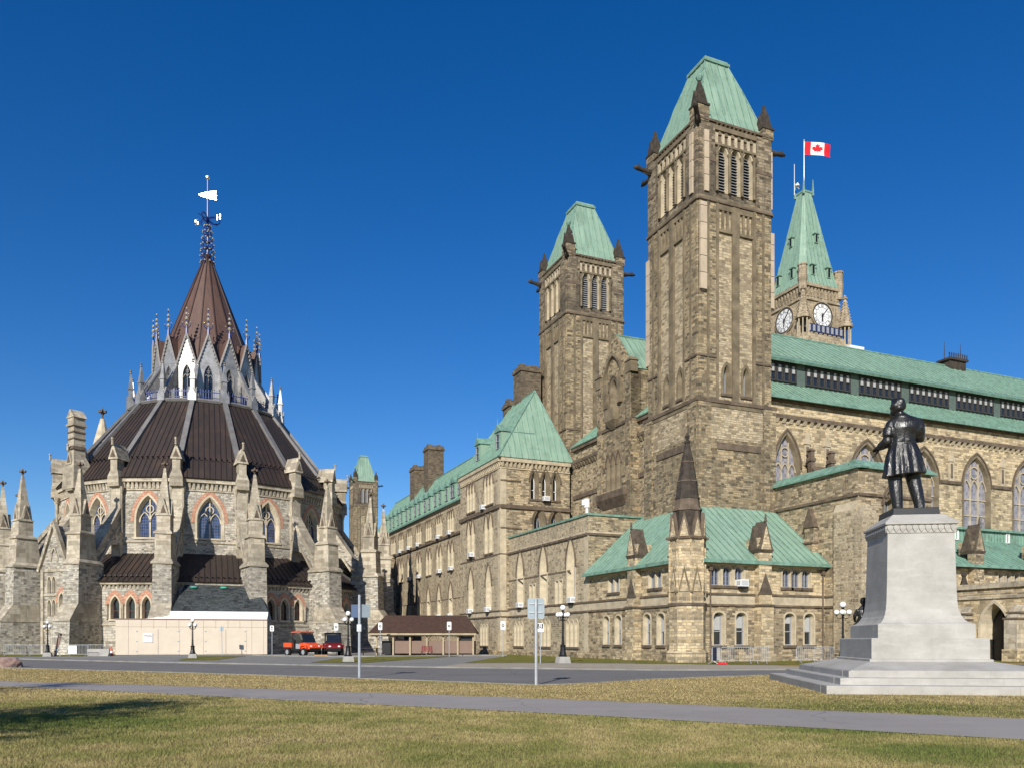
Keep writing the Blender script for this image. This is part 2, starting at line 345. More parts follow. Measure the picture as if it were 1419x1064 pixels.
# ---------------------------------------------------------------- arches, windows, walls
def arch(wd, zs, h, n=6):
    if h <= 0.001: return [(-wd/2, zs), (wd/2, zs)]
    if h <= wd/2+1e-4:
        return [(-wd/2*cos(pi*i/(2*n)), zs+h*sin(pi*i/(2*n))) for i in range(2*n+1)]
    R = (h*h+wd*wd/4)/wd; cx = -wd/2+R; th = math.acos((0-cx)/R); L = []
    for i in range(n+1):
        a = pi+(th-pi)*i/n; L.append((cx+R*cos(a), zs+R*sin(a)))
    return L+[(-x, z) for x, z in L[-2::-1]]
def prof(wd, H, h, n=6): return [(-wd/2, 0)]+arch(wd, H, h, n)+[(wd/2, 0)]
def aheight(wd, H, h, x):
    A = arch(wd, H, h, 10)
    for (x0, z0), (x1, z1) in zip(A, A[1:]):
        if x0 <= x <= x1 and x1 > x0: return z0+(z1-z0)*(x-x0)/(x1-x0)
    return H
WC = {}
def window_mesh(wd, H, h, st):
    key = (round(wd, 2), round(H, 2), round(h, 2), tuple(sorted((k, str(v)) for k, v in st.items())))
    if key in WC: return WC[key]
    t = st.get('t', 0.16); dp = st.get('depth', 0.35); pr = st.get('proud', 0.05); sp = st.get('splay', 0.1)
    fm = st.get('mat', 'dressed'); bar = st.get('bar', 'greypaint'); gl = st.get('glass', 'glass'); lights = st.get('lights', 1)
    mb = MB(); P3 = lambda L, y: [(x, y, z) for x, z in L]
    inn = prof(wd, H, h); out = prof(wd+2*t, H, (h+t*1.25) if h > 0 else 0)
    if h <= 0: out = [(out[0][0], 0), (out[1][0], H+t), (out[2][0], H+t), (out[3][0], 0)]
    w2 = wd-2*sp; h2 = h*w2/wd; deep = prof(w2, H-(sp if h <= 0 else 0), h2)
    mb.ring(P3(out, -pr), P3(inn, -pr), 0, False)
    mb.ring(P3(out, 0.06), P3(out, -pr), 0, False)
    mb.ring(P3(inn, -pr), P3(deep, dp), 0, False)
    mb.face([(-wd/2-t, -pr, 0), (wd/2+t, -pr, 0), (wd/2+t, dp, 0), (-wd/2-t, dp, 0)][::-1], 0)
    if st.get('sill', True): mb.box(-wd/2-t-0.05, wd/2+t+0.05, -pr-0.08, 0.05, -0.2, 0.001, 2)
    if st.get('hood'):
        hp = pr+0.09; o2 = prof(wd+2*t+0.24, H, (h+t*1.25+0.17)); k = len(o2)
        A = o2[1:k-1]; B = out[1:k-1]
        mb.ring(P3(A, -hp), P3(B, -hp), 2, False); mb.ring(P3(A, 0.02), P3(A, -hp), 2, False); mb.ring(P3(B, -hp), P3(B, -pr), 2, False)
    if st.get('vouss'):
        vw = st['vouss']; A = prof(wd+2*t+2*vw, H, h+t*1.25+vw*1.25)[1:-1]; B = out[1:-1]; q = pr*0.6
        mb.ring(P3(A, -q), P3(B, -q), 3, False); mb.ring(P3(A, 0.02), P3(A, -q), 3, False)
        for sx in (-1, 1): mb.box(sx*(wd/2+t)+(0 if sx > 0 else -vw), sx*(wd/2+t)+(vw if sx > 0 else 0), -q, 0.02, H-0.25, H, 3)
    bw = st.get('bw', 0.07); yb = dp-0.10
    for i in range(1, lights):
        x = -w2/2+w2*i/lights; mb.box(x-bw/2, x+bw/2, yb-0.04, dp-0.002, 0, aheight(w2, H, h2, x)-0.02, 1 if not st.get('stonebar') else 0)
    if st.get('tracery'):
        lw = w2/lights; mi = 0 if st.get('stonebar') else 1
        for i in range(lights):
            xc = -w2/2+lw*(i+0.5); zs = H-h2*0.12; A = arch(lw, zs, lw*0.95, 5)
            for (a0, b0), (a1, b1) in zip(A, A[1:]): mb.bar((xc+a0, yb, b0), (xc+a1, yb, b1), bw*0.9, 0.1, mi)
        A = [(0.30*w2/2*cos(a)*1.2, H+h2*0.52+0.30*w2/2*sin(a)*1.2) for a in [2*pi*i/10 for i in range(11)]]
        for (a0, b0), (a1, b1) in zip(A, A[1:]): mb.bar((a0, yb, b0), (a1, yb, b1), bw*0.8, 0.1, mi)
    for fz in st.get('trans', ()): mb.box(-w2/2, w2/2, yb, dp-0.002, H*fz-bw/2, H*fz+bw/2, 1 if not st.get('stonebar') else 0)
    if st.get('frame', True):
        i2 = prof(w2-0.12, H-(0.06+sp if h <= 0 else 0), max(0, h2-0.07) if h > 0 else 0)
        mb.ring(P3(deep, yb), P3(i2, yb), 1, False); mb.ring(P3(i2, yb), P3(i2, dp), 1, False); mb.box(-w2/2, w2/2, yb, dp-0.002, 0, 0.07, 1)
    if st.get('blind'): mb.box(-w2/2+0.06, w2/2-0.06, dp-0.03, dp-0.004, H*st['blind'], H+h2*0.35, 4)
    if st.get('louvre'):
        z = 0.1
        while z < H+h2*0.9:
            hw = w2/2
            if z > H:
                while hw > 0.05 and aheight(w2, H, h2, hw) < z+0.1: hw -= 0.03
            mb.face([(-hw, dp-0.22, z), (hw, dp-0.22, z), (hw, dp-0.03, z+0.16), (-hw, dp-0.03, z+0.16)], 1)
            mb.face([(-hw, dp-0.22, z-0.03), (hw, dp-0.22, z-0.03), (hw, dp-0.22, z), (-hw, dp-0.22, z)], 1); z += 0.24
    pm = MB(); pm.face(P3(deep, dp))
    r = (mesh_of(mb, "window", [fm, bar, st.get('trim', 'darktrim'), 'redstone', 'panegrey']), mesh_of(pm, "pane", [gl]))
    WC[key] = r; return r
class Bld:
    """a building: an Empty, with wall and trim builders and its windows as parts"""
    def __init__(s, name, label, cat='building', u0=0, v0=0, frame=True, loc=None, rz=None, mats=('rubble',), group=None):
        s.o = (u0, v0)
        if frame: s.t = thing(name, label, cat, W(u0, v0), TH, group)
        else: s.t = thing(name, label, cat, loc, rz or 0.0, group)
        s.wall = MB(); s.mats = list(mats)
    def p(s, mb, name, mats, parent=None, smooth=False): return mb.build(name, mats, parent or s.t, smooth, (s.o[0], s.o[1], 0))
    def win(s, P, D, sc, wd, zb, zs, h, st, parent=None, name='window'):
        fm, pm = window_mesh(wd, zs-zb, h, st)
        a = bpy.data.objects.new(name, fm); b = bpy.data.objects.new('louvre' if st.get('louvre') else 'pane', pm)
        COL.objects.link(a); COL.objects.link(b); a.parent = parent or s.t; b.parent = a
        a.location = (P[0]+D[0]*sc-s.o[0], P[1]+D[1]*sc-s.o[1], zb); a.rotation_euler = (0, 0, atan2(D[1], D[0])); return a
    def face(s, P, D, L, z0, z1, wins=(), m=0, s0=0.0):
        """wall plane with real openings; wins = (s, width, sill, spring, rise, style)"""
        wins = sorted(wins, key=lambda q: q[2]); bands = []
        for q in wins:
            top = q[3]+q[4]+0.02
            if bands and q[2] < bands[-1][1]: bands[-1][1] = max(bands[-1][1], top); bands[-1][2].append(q); bands[-1][0] = min(bands[-1][0], q[2])
            else: bands.append([q[2], top, [q]])
        X = lambda a, z: (P[0]+D[0]*a, P[1]+D[1]*a, z); mb = s.wall
        def quad(a0, a1, b0, b1):
            if a1-a0 > 1e-4 and b1-b0 > 1e-4: mb.face([X(a0, b0), X(a1, b0), X(a1, b1), X(a0, b1)], m)
        zc = z0
        for i, (ba, bb, qs) in enumerate(bands):
            zt = z1 if i == len(bands)-1 else (bb+bands[i+1][0])/2
            qs.sort(key=lambda q: q[0]); pos = s0
            for (sc, wd, zb, zs, h, st) in qs:
                quad(pos, sc-wd/2, zc, zt); quad(sc-wd/2, sc+wd/2, zc, zb)
                A = arch(wd, zs, h)
                for (a0, c0), (a1, c1) in zip(A, A[1:]):
                    if a1-a0 > 1e-6: mb.face([X(sc+a0, c0), X(sc+a1, c1), X(sc+a1, zt), X(sc+a0, zt)], m)
                pos = sc+wd/2
                if st is not None: s.win(P, D, sc, wd, zb, zs, h, st)
            quad(pos, L, zc, zt); zc = zt
        if not bands: quad(s0, L, z0, z1)
def nrm_in(D): return (-D[1], D[0])       # inward normal when walking left to right seen from outside
def strip(mb, P, D, s0, s1, z0, z1, proj, m=0, back=0.05):
    ey = nrm_in(D); mb.obx(P, D, ey, s0, s1, -proj, back, z0, z1, m)
def corbels(mb, P, D, s0, s1, z, h, wd, gap, proj, m=0):
    n = max(1, int((s1-s0)/(wd+gap))); step = (s1-s0)/n; ey = nrm_in(D)
    for i in range(n):
        a = s0+step*(i+0.5); mb.rects(P, D, ey, [(z, a-wd/2, a+wd/2, -proj*0.3, 0.04), (z+h, a-wd/2, a+wd/2, -proj, 0.04)], m)
FR = (1, 0); LF = (0, -1); BK = (-1, 0); RT = (0, 1)      # walking directions of front / left / back / right faces
SASH = dict(t=0.11, depth=0.42, splay=0.04, lights=1, trans=(0.5,), bar='greypaint', mat='dressed')
LANC = dict(t=0.16, depth=0.55, splay=0.16, mat='dressed', bar='brownpaint', frame=False, trans=(0.45,), hood=True)
BIGL = dict(t=0.18, depth=0.65, splay=0.30, mat='dressed', bar='greypaint', frame=True, lights=2, trans=(0.4,), hood=True)
SLIT = dict(t=0.14, depth=0.42, splay=0.12, mat='dressed', frame=False, bar='brownpaint', trans=(0.5,))
ROUND = dict(t=0.10, depth=0.3, splay=0.05, mat='dressed', bar='greypaint', lights=2, glass='leaded', bw=0.04, sill=True)
# ================================================================ ground
def sheet_mesh(name, pts, z, mat, kind="structure", h=0):
    mb = MB()
    if h: mb.loft([[(x, y, 0) for x, y in pts], [(x, y, z) for x, y in pts]], 0)
    else: mb.face([(x, y, z) for x, y in pts])
    o = mb.build(name, mat); tag(o, kind=kind); return o
def lawn_mat():
    t = NT("autumn lawn"); geo = t.n("ShaderNodeTexCoord").outputs["Object"]
    big = t.noise(geo, 0.16, 5, 0.65); mid = t.noise(geo, 1.1, 4, 0.6)
    mp = t.n("ShaderNodeMapping"); t.l(geo, mp.inputs[0]); mp.inputs["Scale"].default_value = (1.0, 0.6, 1)
    fine = t.noise(mp.outputs[0], 26, 5, 0.75)
    c = t.mix(t.ramp(mid, 0.36, 0.62), (0.36, 0.27, 0.12, 1), (0.215, 0.19, 0.065, 1))
    c = t.mix(t.ramp(big, 0.50, 0.60, 0, 0.8), c, (0.07, 0.105, 0.014, 1))
    sep = t.n("ShaderNodeSeparateXYZ"); t.l(geo, sep.inputs[0])
    def spot(px, py, rx, ry, warp):
        X, Y = g(px, py); dx = t.math('MULTIPLY', t.math('SUBTRACT', sep.outputs[0], X), 1/rx); dy = t.math('MULTIPLY', t.math('SUBTRACT', sep.outputs[1], Y), 1/ry)
        r2 = t.math('ADD', t.math('MULTIPLY', dx, dx), t.math('MULTIPLY', dy, dy)); return t.ramp(t.math('ADD', r2, t.math('MULTIPLY', t.math('SUBTRACT', mid, 0.5), warp)), 0.6, 1.2, 1.0, 0.0)
    for q in ((1330, 1045, 1.5, 1.2, 5), (1160, 1010, 1.3, 0.7, 6), (980, 1062, 0.7, 0.35, 6), (80, 1000, 2.2, 1.3, 6), (560, 945, 7, 1.2, 4), (1000, 960, 6, 0.6, 5)): c = t.mix(t.math('MULTIPLY', spot(*q), 0.6), c, (0.075, 0.105, 0.025, 1))
    c = t.mix(t.math('MULTIPLY', spot(395, 1027, 0.7, 0.5, 5), 0.7), c, (0.20, 0.15, 0.10, 1))
    dry = t.ramp(sep.outputs[1], 19, 24, 0, 0.92)           # the strip beyond the path is burnt dry
    c = t.mix(dry, c, t.mix(t.ramp(mid, 0.45, 0.68), (0.42, 0.30, 0.13, 1), (0.28, 0.21, 0.08, 1)))
    c = t.mix(t.ramp(fine, 0.40, 0.62, 0, 0.4), c, (0.11, 0.09, 0.035, 1))
    t.bump(fine, 0.8, 0.05)
    return t.fin(c, 0.95, 0, 0.1)
def asphalt_mat(name, col, dirt):
    t = NT(name); geo = t.n("ShaderNodeTexCoord").outputs["Object"]
    c = t.mix(t.ramp(t.noise(geo, 0.25, 6, 0.7), 0.4, 0.7), c4(col), c4([x*0.78 for x in col]))
    mp = t.n("ShaderNodeMapping"); t.l(geo, mp.inputs[0]); mp.inputs["Rotation"].default_value = (0, 0, radians(24)); mp.inputs["Scale"].default_value = (0.06, 0.9, 1)
    c = t.mix(t.ramp(t.noise(mp.outputs[0], 1.2, 4), 0.5, 0.7, 0, 0.4), c, c4(dirt))
    c = t.mix(t.ramp(t.noise(geo, 90, 2), 0.35, 0.7, 0, 0.35), c, c4([x*0.6 for x in col]))
    wv = t.n("ShaderNodeVectorMath", operation='ADD'); t.l(geo, wv.inputs[0]); nz = t.n("ShaderNodeTexNoise"); nz.inputs["Scale"].default_value = 0.7; nz.inputs["Detail"].default_value = 5; t.l(geo, nz.inputs["Vector"]); t.l(nz.outputs["Color"], wv.inputs[1])
    vo = t.n("ShaderNodeTexVoronoi"); vo.feature = 'DISTANCE_TO_EDGE'; vo.inputs["Scale"].default_value = 0.28; t.l(wv.outputs[0], vo.inputs["Vector"])
    c = t.mix(t.math('MULTIPLY', t.ramp(vo.outputs["Distance"], 0.0, 0.008, 1, 0), t.ramp(t.noise(geo, 0.12, 3), 0.42, 0.5, 0, 0.75)), c, c4([x*0.35 for x in col]))
    c = t.mix(t.ramp(t.noise(geo, 0.6, 3), 0.60, 0.68, 0, 0.3), c, c4([x*0.7 for x in col]))
    t.bump(t.noise(geo, 70, 3), 0.3, 0.01)
    return t.fin(c, 0.9, 0, 0.2)
M['lawn'] = lawn_mat()
M['asphalt'] = asphalt_mat("road asphalt", (0.20, 0.19, 0.178), (0.235, 0.22, 0.20))
M['pathasphalt'] = asphalt_mat("path asphalt", (0.36, 0.325, 0.295), (0.40, 0.355, 0.32))
M['apron'] = asphalt_mat("pale parking asphalt", (0.26, 0.25, 0.23), (0.31, 0.295, 0.265))
M['pave'] = asphalt_mat("tan pavement concrete", (0.42, 0.36, 0.27), (0.34, 0.295, 0.23))
def greengrass():
    t = NT("green verge grass"); geo = t.n("ShaderNodeTexCoord").outputs["Object"]
    c = t.mix(t.ramp(t.noise(geo, 0.8, 5, 0.7), 0.38, 0.62), (0.10, 0.13, 0.02, 1), (0.24, 0.19, 0.055, 1))
    t.bump(t.noise(geo, 12, 4), 0.8, 0.06); return t.fin(c, 0.95, 0, 0.1)
M['verge'] = greengrass()
gm = MB()
gm.face([(-400, -60, 0), (500, -60, 0), (500, 700, 0), (-400, 700, 0)]); tag(gm.build("ground", 'lawn'), kind="structure")
lower = [(-75, 72), (-52, 59.5)]+[g(*p) for p in ((0, 924.6), (240, 931), (480, 938.8), (620, 943.8), (743, 948.5), (775, 947.8), (820, 945.5), (900, 940.5), (1000, 936.8), (1062, 934.8))]+[(17, 40.5), (32, 48), (60, 62), (100, 80)]
upper = [(-95, 108), (-66, 84)]+[g(*p) for p in ((0, 912.5), (200, 917.5), (440, 922), (600, 924.8), (743, 926.5), (900, 928.6), (1000, 928.6), (1060, 928))]+[(18, 43.5), (30, 51), (58, 66), (98, 84)]
rm = MB(); rm.face([(x, y, 0.006) for x, y in lower]+[(x, y, 0.006) for x, y in upper[::-1]]); tag(rm.build("road", 'asphalt'), kind="structure")
def kerb(name, pts, wd=0.17, h=0.09, mat='kerbstone'):
    mb = MB()
    for a, b in zip(pts, pts[1:]):
        d = Vector((b[0]-a[0], b[1]-a[1])); L = d.length; d /= L
        mb.obx(a, d, (-d.y, d.x), -0.03, L+0.03, -wd/2, wd/2, 0, h)
    tag(mb.build(name, mat), kind="structure")
kerb("kerb", upper[1:11])
kerb("kerb", lower[1:14], 0.13, 0.03)
# forecourt behind the road
fm_ = MB(); fm_.face([(x, y, 0.010) for x, y in upper[:9]]+[(7.2, 60, 0.010), (-10, 100, 0.01), (-40, 190, 0.010), (-140, 190, 0.010)]); tag(fm_.build("forecourt", 'apron'), kind="structure")
pvm = MB(); pvm.face([(x, y, 0.016) for x, y in upper[5:11]]+[(*g(1075, 921.5), 0.016), (*g(980, 920.5), 0.016), (*g(900, 919.5), 0.016), (*g(743, 918.6), 0.016), (*g(640, 919.0), 0.016)]); tag(pvm.build("pavement", 'pave'), kind="structure")
sheet_mesh("grass_verge", [g(640, 918.4), g(743, 918.0), g(900, 918.9), g(980, 920.0), g(1075, 921.0), (40, 58), (40, 66), (13, 60), (-2, 95), g(700, 908.5)], 0.013, 'verge')
sheet_mesh("grass_verge", [g(246, 914.5), g(300, 914.2), g(342, 908.5), g(276, 908.3)], 0.03, 'verge')
sheet_mesh("grass_verge", [g(430, 917.8), g(500, 918.6), g(560, 914), g(636, 908.6), g(560, 908.0), g(470, 911.5)], 0.03, 'verge')
sheet_mesh("grass_verge", [g(-60, 909.5), g(20, 909.2), g(150, 908.0), (-41, 90), (-72, 100)], 0.03, 'verge')
kerb("kerb", [g(350, 908.0), g(420, 909.6), g(520, 909.8), g(636, 908.4), g(702, 908.2)], 0.3, 0.14)
# footpath across the lawn
pl = [g(-60, 941.6), g(0, 943.5), g(240, 950), g(480, 958.5), g(700, 966), g(860, 972.2), g(1100, 983), g(1419, 996), g(1700, 1009)]
ph = [g(-60, 948.6), g(0, 950.2), g(240, 961.5), g(480, 974.2), g(700, 985), g(860, 993.6), g(1100, 1007), g(1419, 1025), g(1700, 1043)]
pm_ = MB(); pm_.face([(x, y, 0.012) for x, y in ph]+[(x, y, 0.012) for x, y in pl[::-1]]); tag(pm_.build("path", 'pathasphalt'), kind="structure")
# ================================================================ parliament block
# ---- square ventilation towers -------------------------------------------------
TW = 7.2
def gargoyle_mesh():
    mb = MB(); mb.tube([(0, 0.1, 0), (0, -0.6, 0.02), (0, -1.15, 0.1), (0, -1.6, 0.16), (0, -1.95, 0.12)], [0.26, 0.24, 0.19, 0.22, 0.08], 7)
    mb.tube([(0.08, -1.55, 0.25), (0.13, -1.45, 0.5)], [0.07, 0.02], 5); mb.tube([(-0.08, -1.55, 0.25), (-0.13, -1.45, 0.5)], [0.07, 0.02], 5)
    mb.tube([(0, -0.2, -0.25), (0, -1.0, -0.1)], [0.14, 0.06], 5); return mesh_of(mb, "gargoyle", 'blackstone', True)
GARG = gargoyle_mesh()
def stone_tower(label, u0, v0, frame=True, loc=None, casing=True, full=True):
    T = Bld("stone_tower", label, "tower", 0, 0, False, loc or W(u0, v0), TH, ['towerstone', 'panelstone', 'towertrim', 'darktrim', 'sootstone', 'band'])
    b = T.wall; Wd = TW; cor = [((0, 0), FR), ((Wd, 0), RT), ((Wd, Wd), BK), ((0, Wd), LF)]
    Z1, Z2, Z3, ZT = 21.2, 37.3, 38.3, 44.0
    lou = dict(t=0.15, depth=0.45, splay=0.04, mat='band', bar='greypaint', louvre=True, frame=False, glass='black', hood=True, trim='towertrim', sill=False)
    slit = dict(t=0.22, depth=0.5, splay=0.12, mat='towertrim', bar='greypaint', hood=False)
    for i, (P, D) in enumerate(cor):
        vis = i in (0, 3)
        # base stage, a little wider, with a dark sill band and patch panel
        e = 0.28; Pb = (P[0]-D[0]*e-nrm_in(D)[0]*e, P[1]-D[1]*e-nrm_in(D)[1]*e); Lb = Wd+2*e
        T.face(Pb, D, Lb, 0, Z1-0.25, [], 0)
        strip(b, Pb, D, 0, 1.25, 0, Z1-0.25, 0.12, 0); strip(b, Pb, D, Lb-1.25, Lb, 0, Z1-0.25, 0.12, 0)
        strip(b, Pb, D, 1.9, Lb-1.5, 17.2, 17.75, 0.09, 3); strip(b, Pb, D, 1.3, Lb-1.3, 18.0, Z1-0.3, 0.03, 1)
        strip(b, Pb, D, -0.1, Lb+0.1, Z1-0.28, Z1, 0.16, 3); strip(b, Pb, D, -0.05, Lb+0.05, Z1-0.6, Z1-0.28, 0.08, 2)
        # battered plinth of the shaft with two small lancets
        ws = [(Wd*0.385, 0.62, Z1+0.65, Z1+2.3, 0.75, slit), (Wd*0.655, 0.62, Z1+0.65, Z1+2.3, 0.75, slit)] if vis or not full else []
        T.face(P, D, Wd, Z1, Z2, ws, 1)
        strip(b, P, D, 0.0, 1.62, Z1, Z2, 0.14, 0); strip(b, P, D, Wd-1.62, Wd, Z1, Z2, 0.14, 0)
        strip(b, P, D, 1.62, 1.86, Z1, Z2, 0.22, 2); strip(b, P, D, Wd-1.86, Wd-1.62, Z1, Z2, 0.22, 2)
        strip(b, P, D, 0.72, 0.94, Z1, Z2, 0.20, 2); strip(b, P, D, Wd-0.94, Wd-0.72, Z1, Z2, 0.20, 2)
        strip(b, P, D, Wd/2-0.33, Wd/2+0.33, Z1, Z2+0.1, 0.2, 2)
        strip(b, P, D, -0.02, 1.65, Z1+3.4, Z1+3.55, 0.24, 3); strip(b, P, D, Wd-1.65, Wd+0.02, Z1+3.4, Z1+3.55, 0.24, 3)
        for a0, a1 in ((1.86, Wd/2-0.33), (Wd/2+0.33, Wd-1.86)):       # traceried heads of the two long panels
            strip(b, P, D, a0, a1, Z2-0.5, Z2, 0.17, 2); strip(b, P, D, a0, a1, Z2-2.3, Z2-2.08, 0.17, 2)
            for k in range(4):
                x = a0+(a1-a0)*k/3; strip(b, P, D, max(a0, x-0.09), min(a1, x+0.09), Z2-2.1, Z2-0.5, 0.15, 2)
        strip(b, P, D, -0.12, Wd+0.12, Z2, Z2+0.16, 0.27, 3); strip(b, P, D, -0.06, Wd+0.06, Z2+0.16, Z2+0.4, 0.2, 2)
        # belfry
        ws = [(Wd/2+dx, 0.92, Z3, Z3+3.0, 0.9, lou) for dx in (-1.24, 0, 1.24)]
        T.face(P, D, Wd, Z2+0.16, ZT, ws if vis or full else [], 4)
        strip(b, P, D, 0.0, 1.5, Z2+0.4, ZT-0.3, 0.17, 4); strip(b, P, D, Wd-1.5, Wd, Z2+0.4, ZT-0.3, 0.17, 4)
        strip(b, P, D, -0.02, 1.52, Z3+2.3, Z3+2.6, 0.2, 3); strip(b, P, D, Wd-1.52, Wd+0.02, Z3+2.3, Z3+2.6, 0.2, 3)
        for dx in (-1.86, -0.62, 0.62, 1.86):
            q = (P[0]+D[0]*(Wd/2+dx)-nrm_in(D)[0]*0.13, P[1]+D[1]*(Wd/2+dx)-nrm_in(D)[1]*0.13); b.frus(q[0], q[1], Z3, Z3+3.0, 0.13, 0.13, 7, 0, 2); b.frus(q[0], q[1], Z3+2.9, Z3+3.2, 0.14, 0.24, 7, 0, 2)
        for k in range(7):                                             # small blind arcade below the eaves
            x = 1.7+(Wd-3.4)*k/6; strip(b, P, D, x-0.13, x+0.13, ZT-1.75, ZT-0.95, 0.15, 5); b.prism([(-0.32, 0), (0.32, 0), (0.32, 0.3), (0, 0.12), (-0.32, 0.3)], (P[0]+D[0]*x-nrm_in(D)[0]*0.12, P[1]+D[1]*x-nrm_in(D)[1]*0.12, ZT-1.05), (D[0], D[1], 0), (0, 0, 1), (nrm_in(D)[0], nrm_in(D)[1], 0), 0.1, 2)
        strip(b, P, D, 1.5, Wd-1.5, ZT-0.72, ZT-0.35, 0.18, 2); strip(b, P, D, 1.5, Wd-1.5, ZT-1.92, ZT-1.75, 0.16, 2); strip(b, P, D, 1.55, Wd-1.55, ZT-1.74, ZT-0.73, 0.02, 3)  # last strip: dark backing that paints shade into the arcade's holes
        corbels(b, P, D, 1.5, Wd-1.5, ZT-0.38, 0.22, 0.18, 0.24, 0.26, 2)
        strip(b, P, D, -0.1, Wd+0.1, ZT-0.18, ZT, 0.24, 3)
    T.p(b, "wall", T.mats)
    # truncated copper roof, slightly concave
    r = MB(); prf = [(0.05, ZT-0.02), (0.55, ZT+1.2), (1.55, ZT+4.3), (2.45, ZT+6.9)]
    for (i0, z0), (i1, z1) in zip(prf, prf[1:]):
        q0 = [(i0, i0), (Wd-i0, i0), (Wd-i0, Wd-i0), (i0, Wd-i0)]; q1 = [(i1, i1), (Wd-i1, i1), (Wd-i1, Wd-i1), (i1, Wd-i1)]
        for j in range(4):
            a, c, d_, e_ = q0[j], q0[(j+1) % 4], q1[(j+1) % 4], q1[j]
            r.slab([(*a, z0), (*c, z0), (*d_, z1), (*e_, z1)], 0.12, 0, 0.72, 1, 0.06, 0.05)
    for j in range(4):
        pts = [(q[0], q[1]) for q in ((0.05, 0.05), (0.55, 0.55), (1.55, 1.55), (2.45, 2.45))]
        f = [lambda x, y: (x, y), lambda x, y: (Wd-x, y), lambda x, y: (Wd-x, Wd-y), lambda x, y: (x, Wd-y)][j]
        r.tube([(*f(*p), z) for p, (_, z) in zip(pts, prf)], 0.08, 5, 1)
    r.box(2.3, Wd-2.3, 2.3, Wd-2.3, ZT+6.85, ZT+7.1, 1); r.box(2.45, Wd-2.45, 2.45, Wd-2.45, ZT+7.1, ZT+7.3, 0)
    T.p(r, "roof", ['copper', 'copperedge'])
    for j, (x, y) in enumerate(((0.35, 0.35), (Wd-0.35, 0.35), (Wd-0.35, Wd-0.35), (0.35, Wd-0.35))):
        pn = MB(); hh = 1.0 if j == 0 else 0.55
        pn.rects((x, y), (1, 0), (0, 1), [(ZT-0.3, -0.55, 0.55, -0.55, 0.55), (ZT+hh, -0.55, 0.55, -0.55, 0.55)], 0)
        pn.rects((x, y), (1, 0), (0, 1), [(ZT+hh, -0.62, 0.62, -0.62, 0.62), (ZT+hh+0.15, -0.62, 0.62, -0.62, 0.62)], 1)
        pn.frus(x, y, ZT+hh+0.15, ZT+hh+2.3, 0.68, 0.10, 4, pi/4, 1)
        for D in (FR, RT, BK, LF):
            ey = nrm_in(D); pn.prism([(-0.42, 0), (0.42, 0), (0, 1.15)], (x-ey[0]*0.56, y-ey[1]*0.56, ZT+hh+0.15), (D[0], D[1], 0), (0, 0, 1), (ey[0], ey[1], 0), 0.3, 1)
        if j == 0: pn.ball((x, y, ZT+hh+2.5), 0.3, 8, 2); pn.frus(x, y, ZT+hh+2.2, ZT+hh+2.4, 0.16, 0.24, 8, 0, 2)
        T.p(pn, "pinnacle", ['towerstone', 'blackstone', 'copperedge'])
    for j, (x, y, a) in enumerate(((0.1, 0.1, -pi/4), (Wd-0.05, 0.35, pi/2), (0.35, Wd-0.05, pi), (0.05, Wd-0.45, -pi/2))):
        o = bpy.data.objects.new("gargoyle", GARG); COL.objects.link(o); o.parent = T.t; o.location = (x, y, ZT-1.0 if j else ZT-0.5); o.rotation_euler = (0 if j else -0.3, 0, a)
    if casing:                                                        # pale boxed-in corners
        for (x, y, z0, z1) in ((0.30, -0.05, 30.0, 37.1), (Wd+0.1, 0.20, 29.6, 36.0), (0.15, Wd+0.08, 26.0, 35.5), (0.62, -0.1, 38.0, 43.0), (-0.1, 0.62, 38.0, 43.0), (Wd+0.06, 0.2, 38.0, 42.9)):
            c = MB(); hw = 0.30 if z1 < 38 else 0.21; z = z0; n = 0
            while z < z1-0.05:
                zn = min(z1, z+1.35); c.box(x-hw, x+hw, y-hw, y+hw, z, zn-0.05, 0); z = zn
            c.box(x-hw+0.04, x+hw-0.04, y-hw+0.04, y+hw-0.04, z0-0.01, z1-0.06, 1)
            if z1 < 38: c.rects((x, y), (1, 0), (0, 1), [(z0-0.25, -0.1, 0.1, -0.1, 0.1), (z0-0.02, -hw, hw, -hw, hw)], 1)
            T.p(c, "corner_casing", ['casing', 'darktrim'])
    return T
T1 = stone_tower("tallest stone tower with pale boxed corners and copper cap, beside the great hall", 5.1, 6.0)
T1.t.scale = (1, 1, 0.99)
T2 = stone_tower("second stone tower rising behind the hipped copper roof, no pale corner boxes", 7.65, 34.4, casing=False); T2.t.scale = (1.0, 1.0, 1.035)
T3 = stone_tower("small far stone tower with copper cap, just right of the domed round hall", 0, 0, False, (*at(491, 190), 0), casing=False)
T3.t.scale = (0.76, 0.76, 0.88)
# ---- corner pavilion around the foot of the first tower ------------------------
PV = Bld("corner_pavilion", "low two-storey stone corner wing with black spirelet turret and copper roof", "building", 0, 0, mats=['sandstone', 'rubble', 'band', 'darktrim', 'dressed'])
def sash_row(us, z): return [(u, 0.95, z, z+2.05, 0.35, dict(SASH, blind=(0.55, 0.62, 0.8, 0.5)[i % 4])) for i, u in enumerate(us)]
b = PV.wall
fu = [pu(996, 0), pu(1027, 0), pu(1094, 0), pu(1121, 0)]
T_ = dict(ROUND)
upf = [(pu(px, 0), 0.84, 5.55, 6.55, 0.42, T_) for px in (992, 1008, 1024.5, 1090, 1103.5, 1117)]
PV.face((0, 0), FR, 12.5, 0, 4.1, sash_row(fu, 1.2), 1); PV.face((0, 0), FR, 12.5, 4.1, 7.5, upf, 0)
vs = [pv(px, 0) for px in (840.5, 857, 897, 916)]; L = 15.1
PV.face((0, L), LF, L, 0, 4.1, sash_row([L-v for v in vs], 1.2), 1); PV.face((0, L), LF, L, 4.1, 7.5, [(L-pv(px, 0), 0.84, 5.55, 6.55, 0.42, T_) for px in (847, 854.5, 903.5, 912.5)], 0)
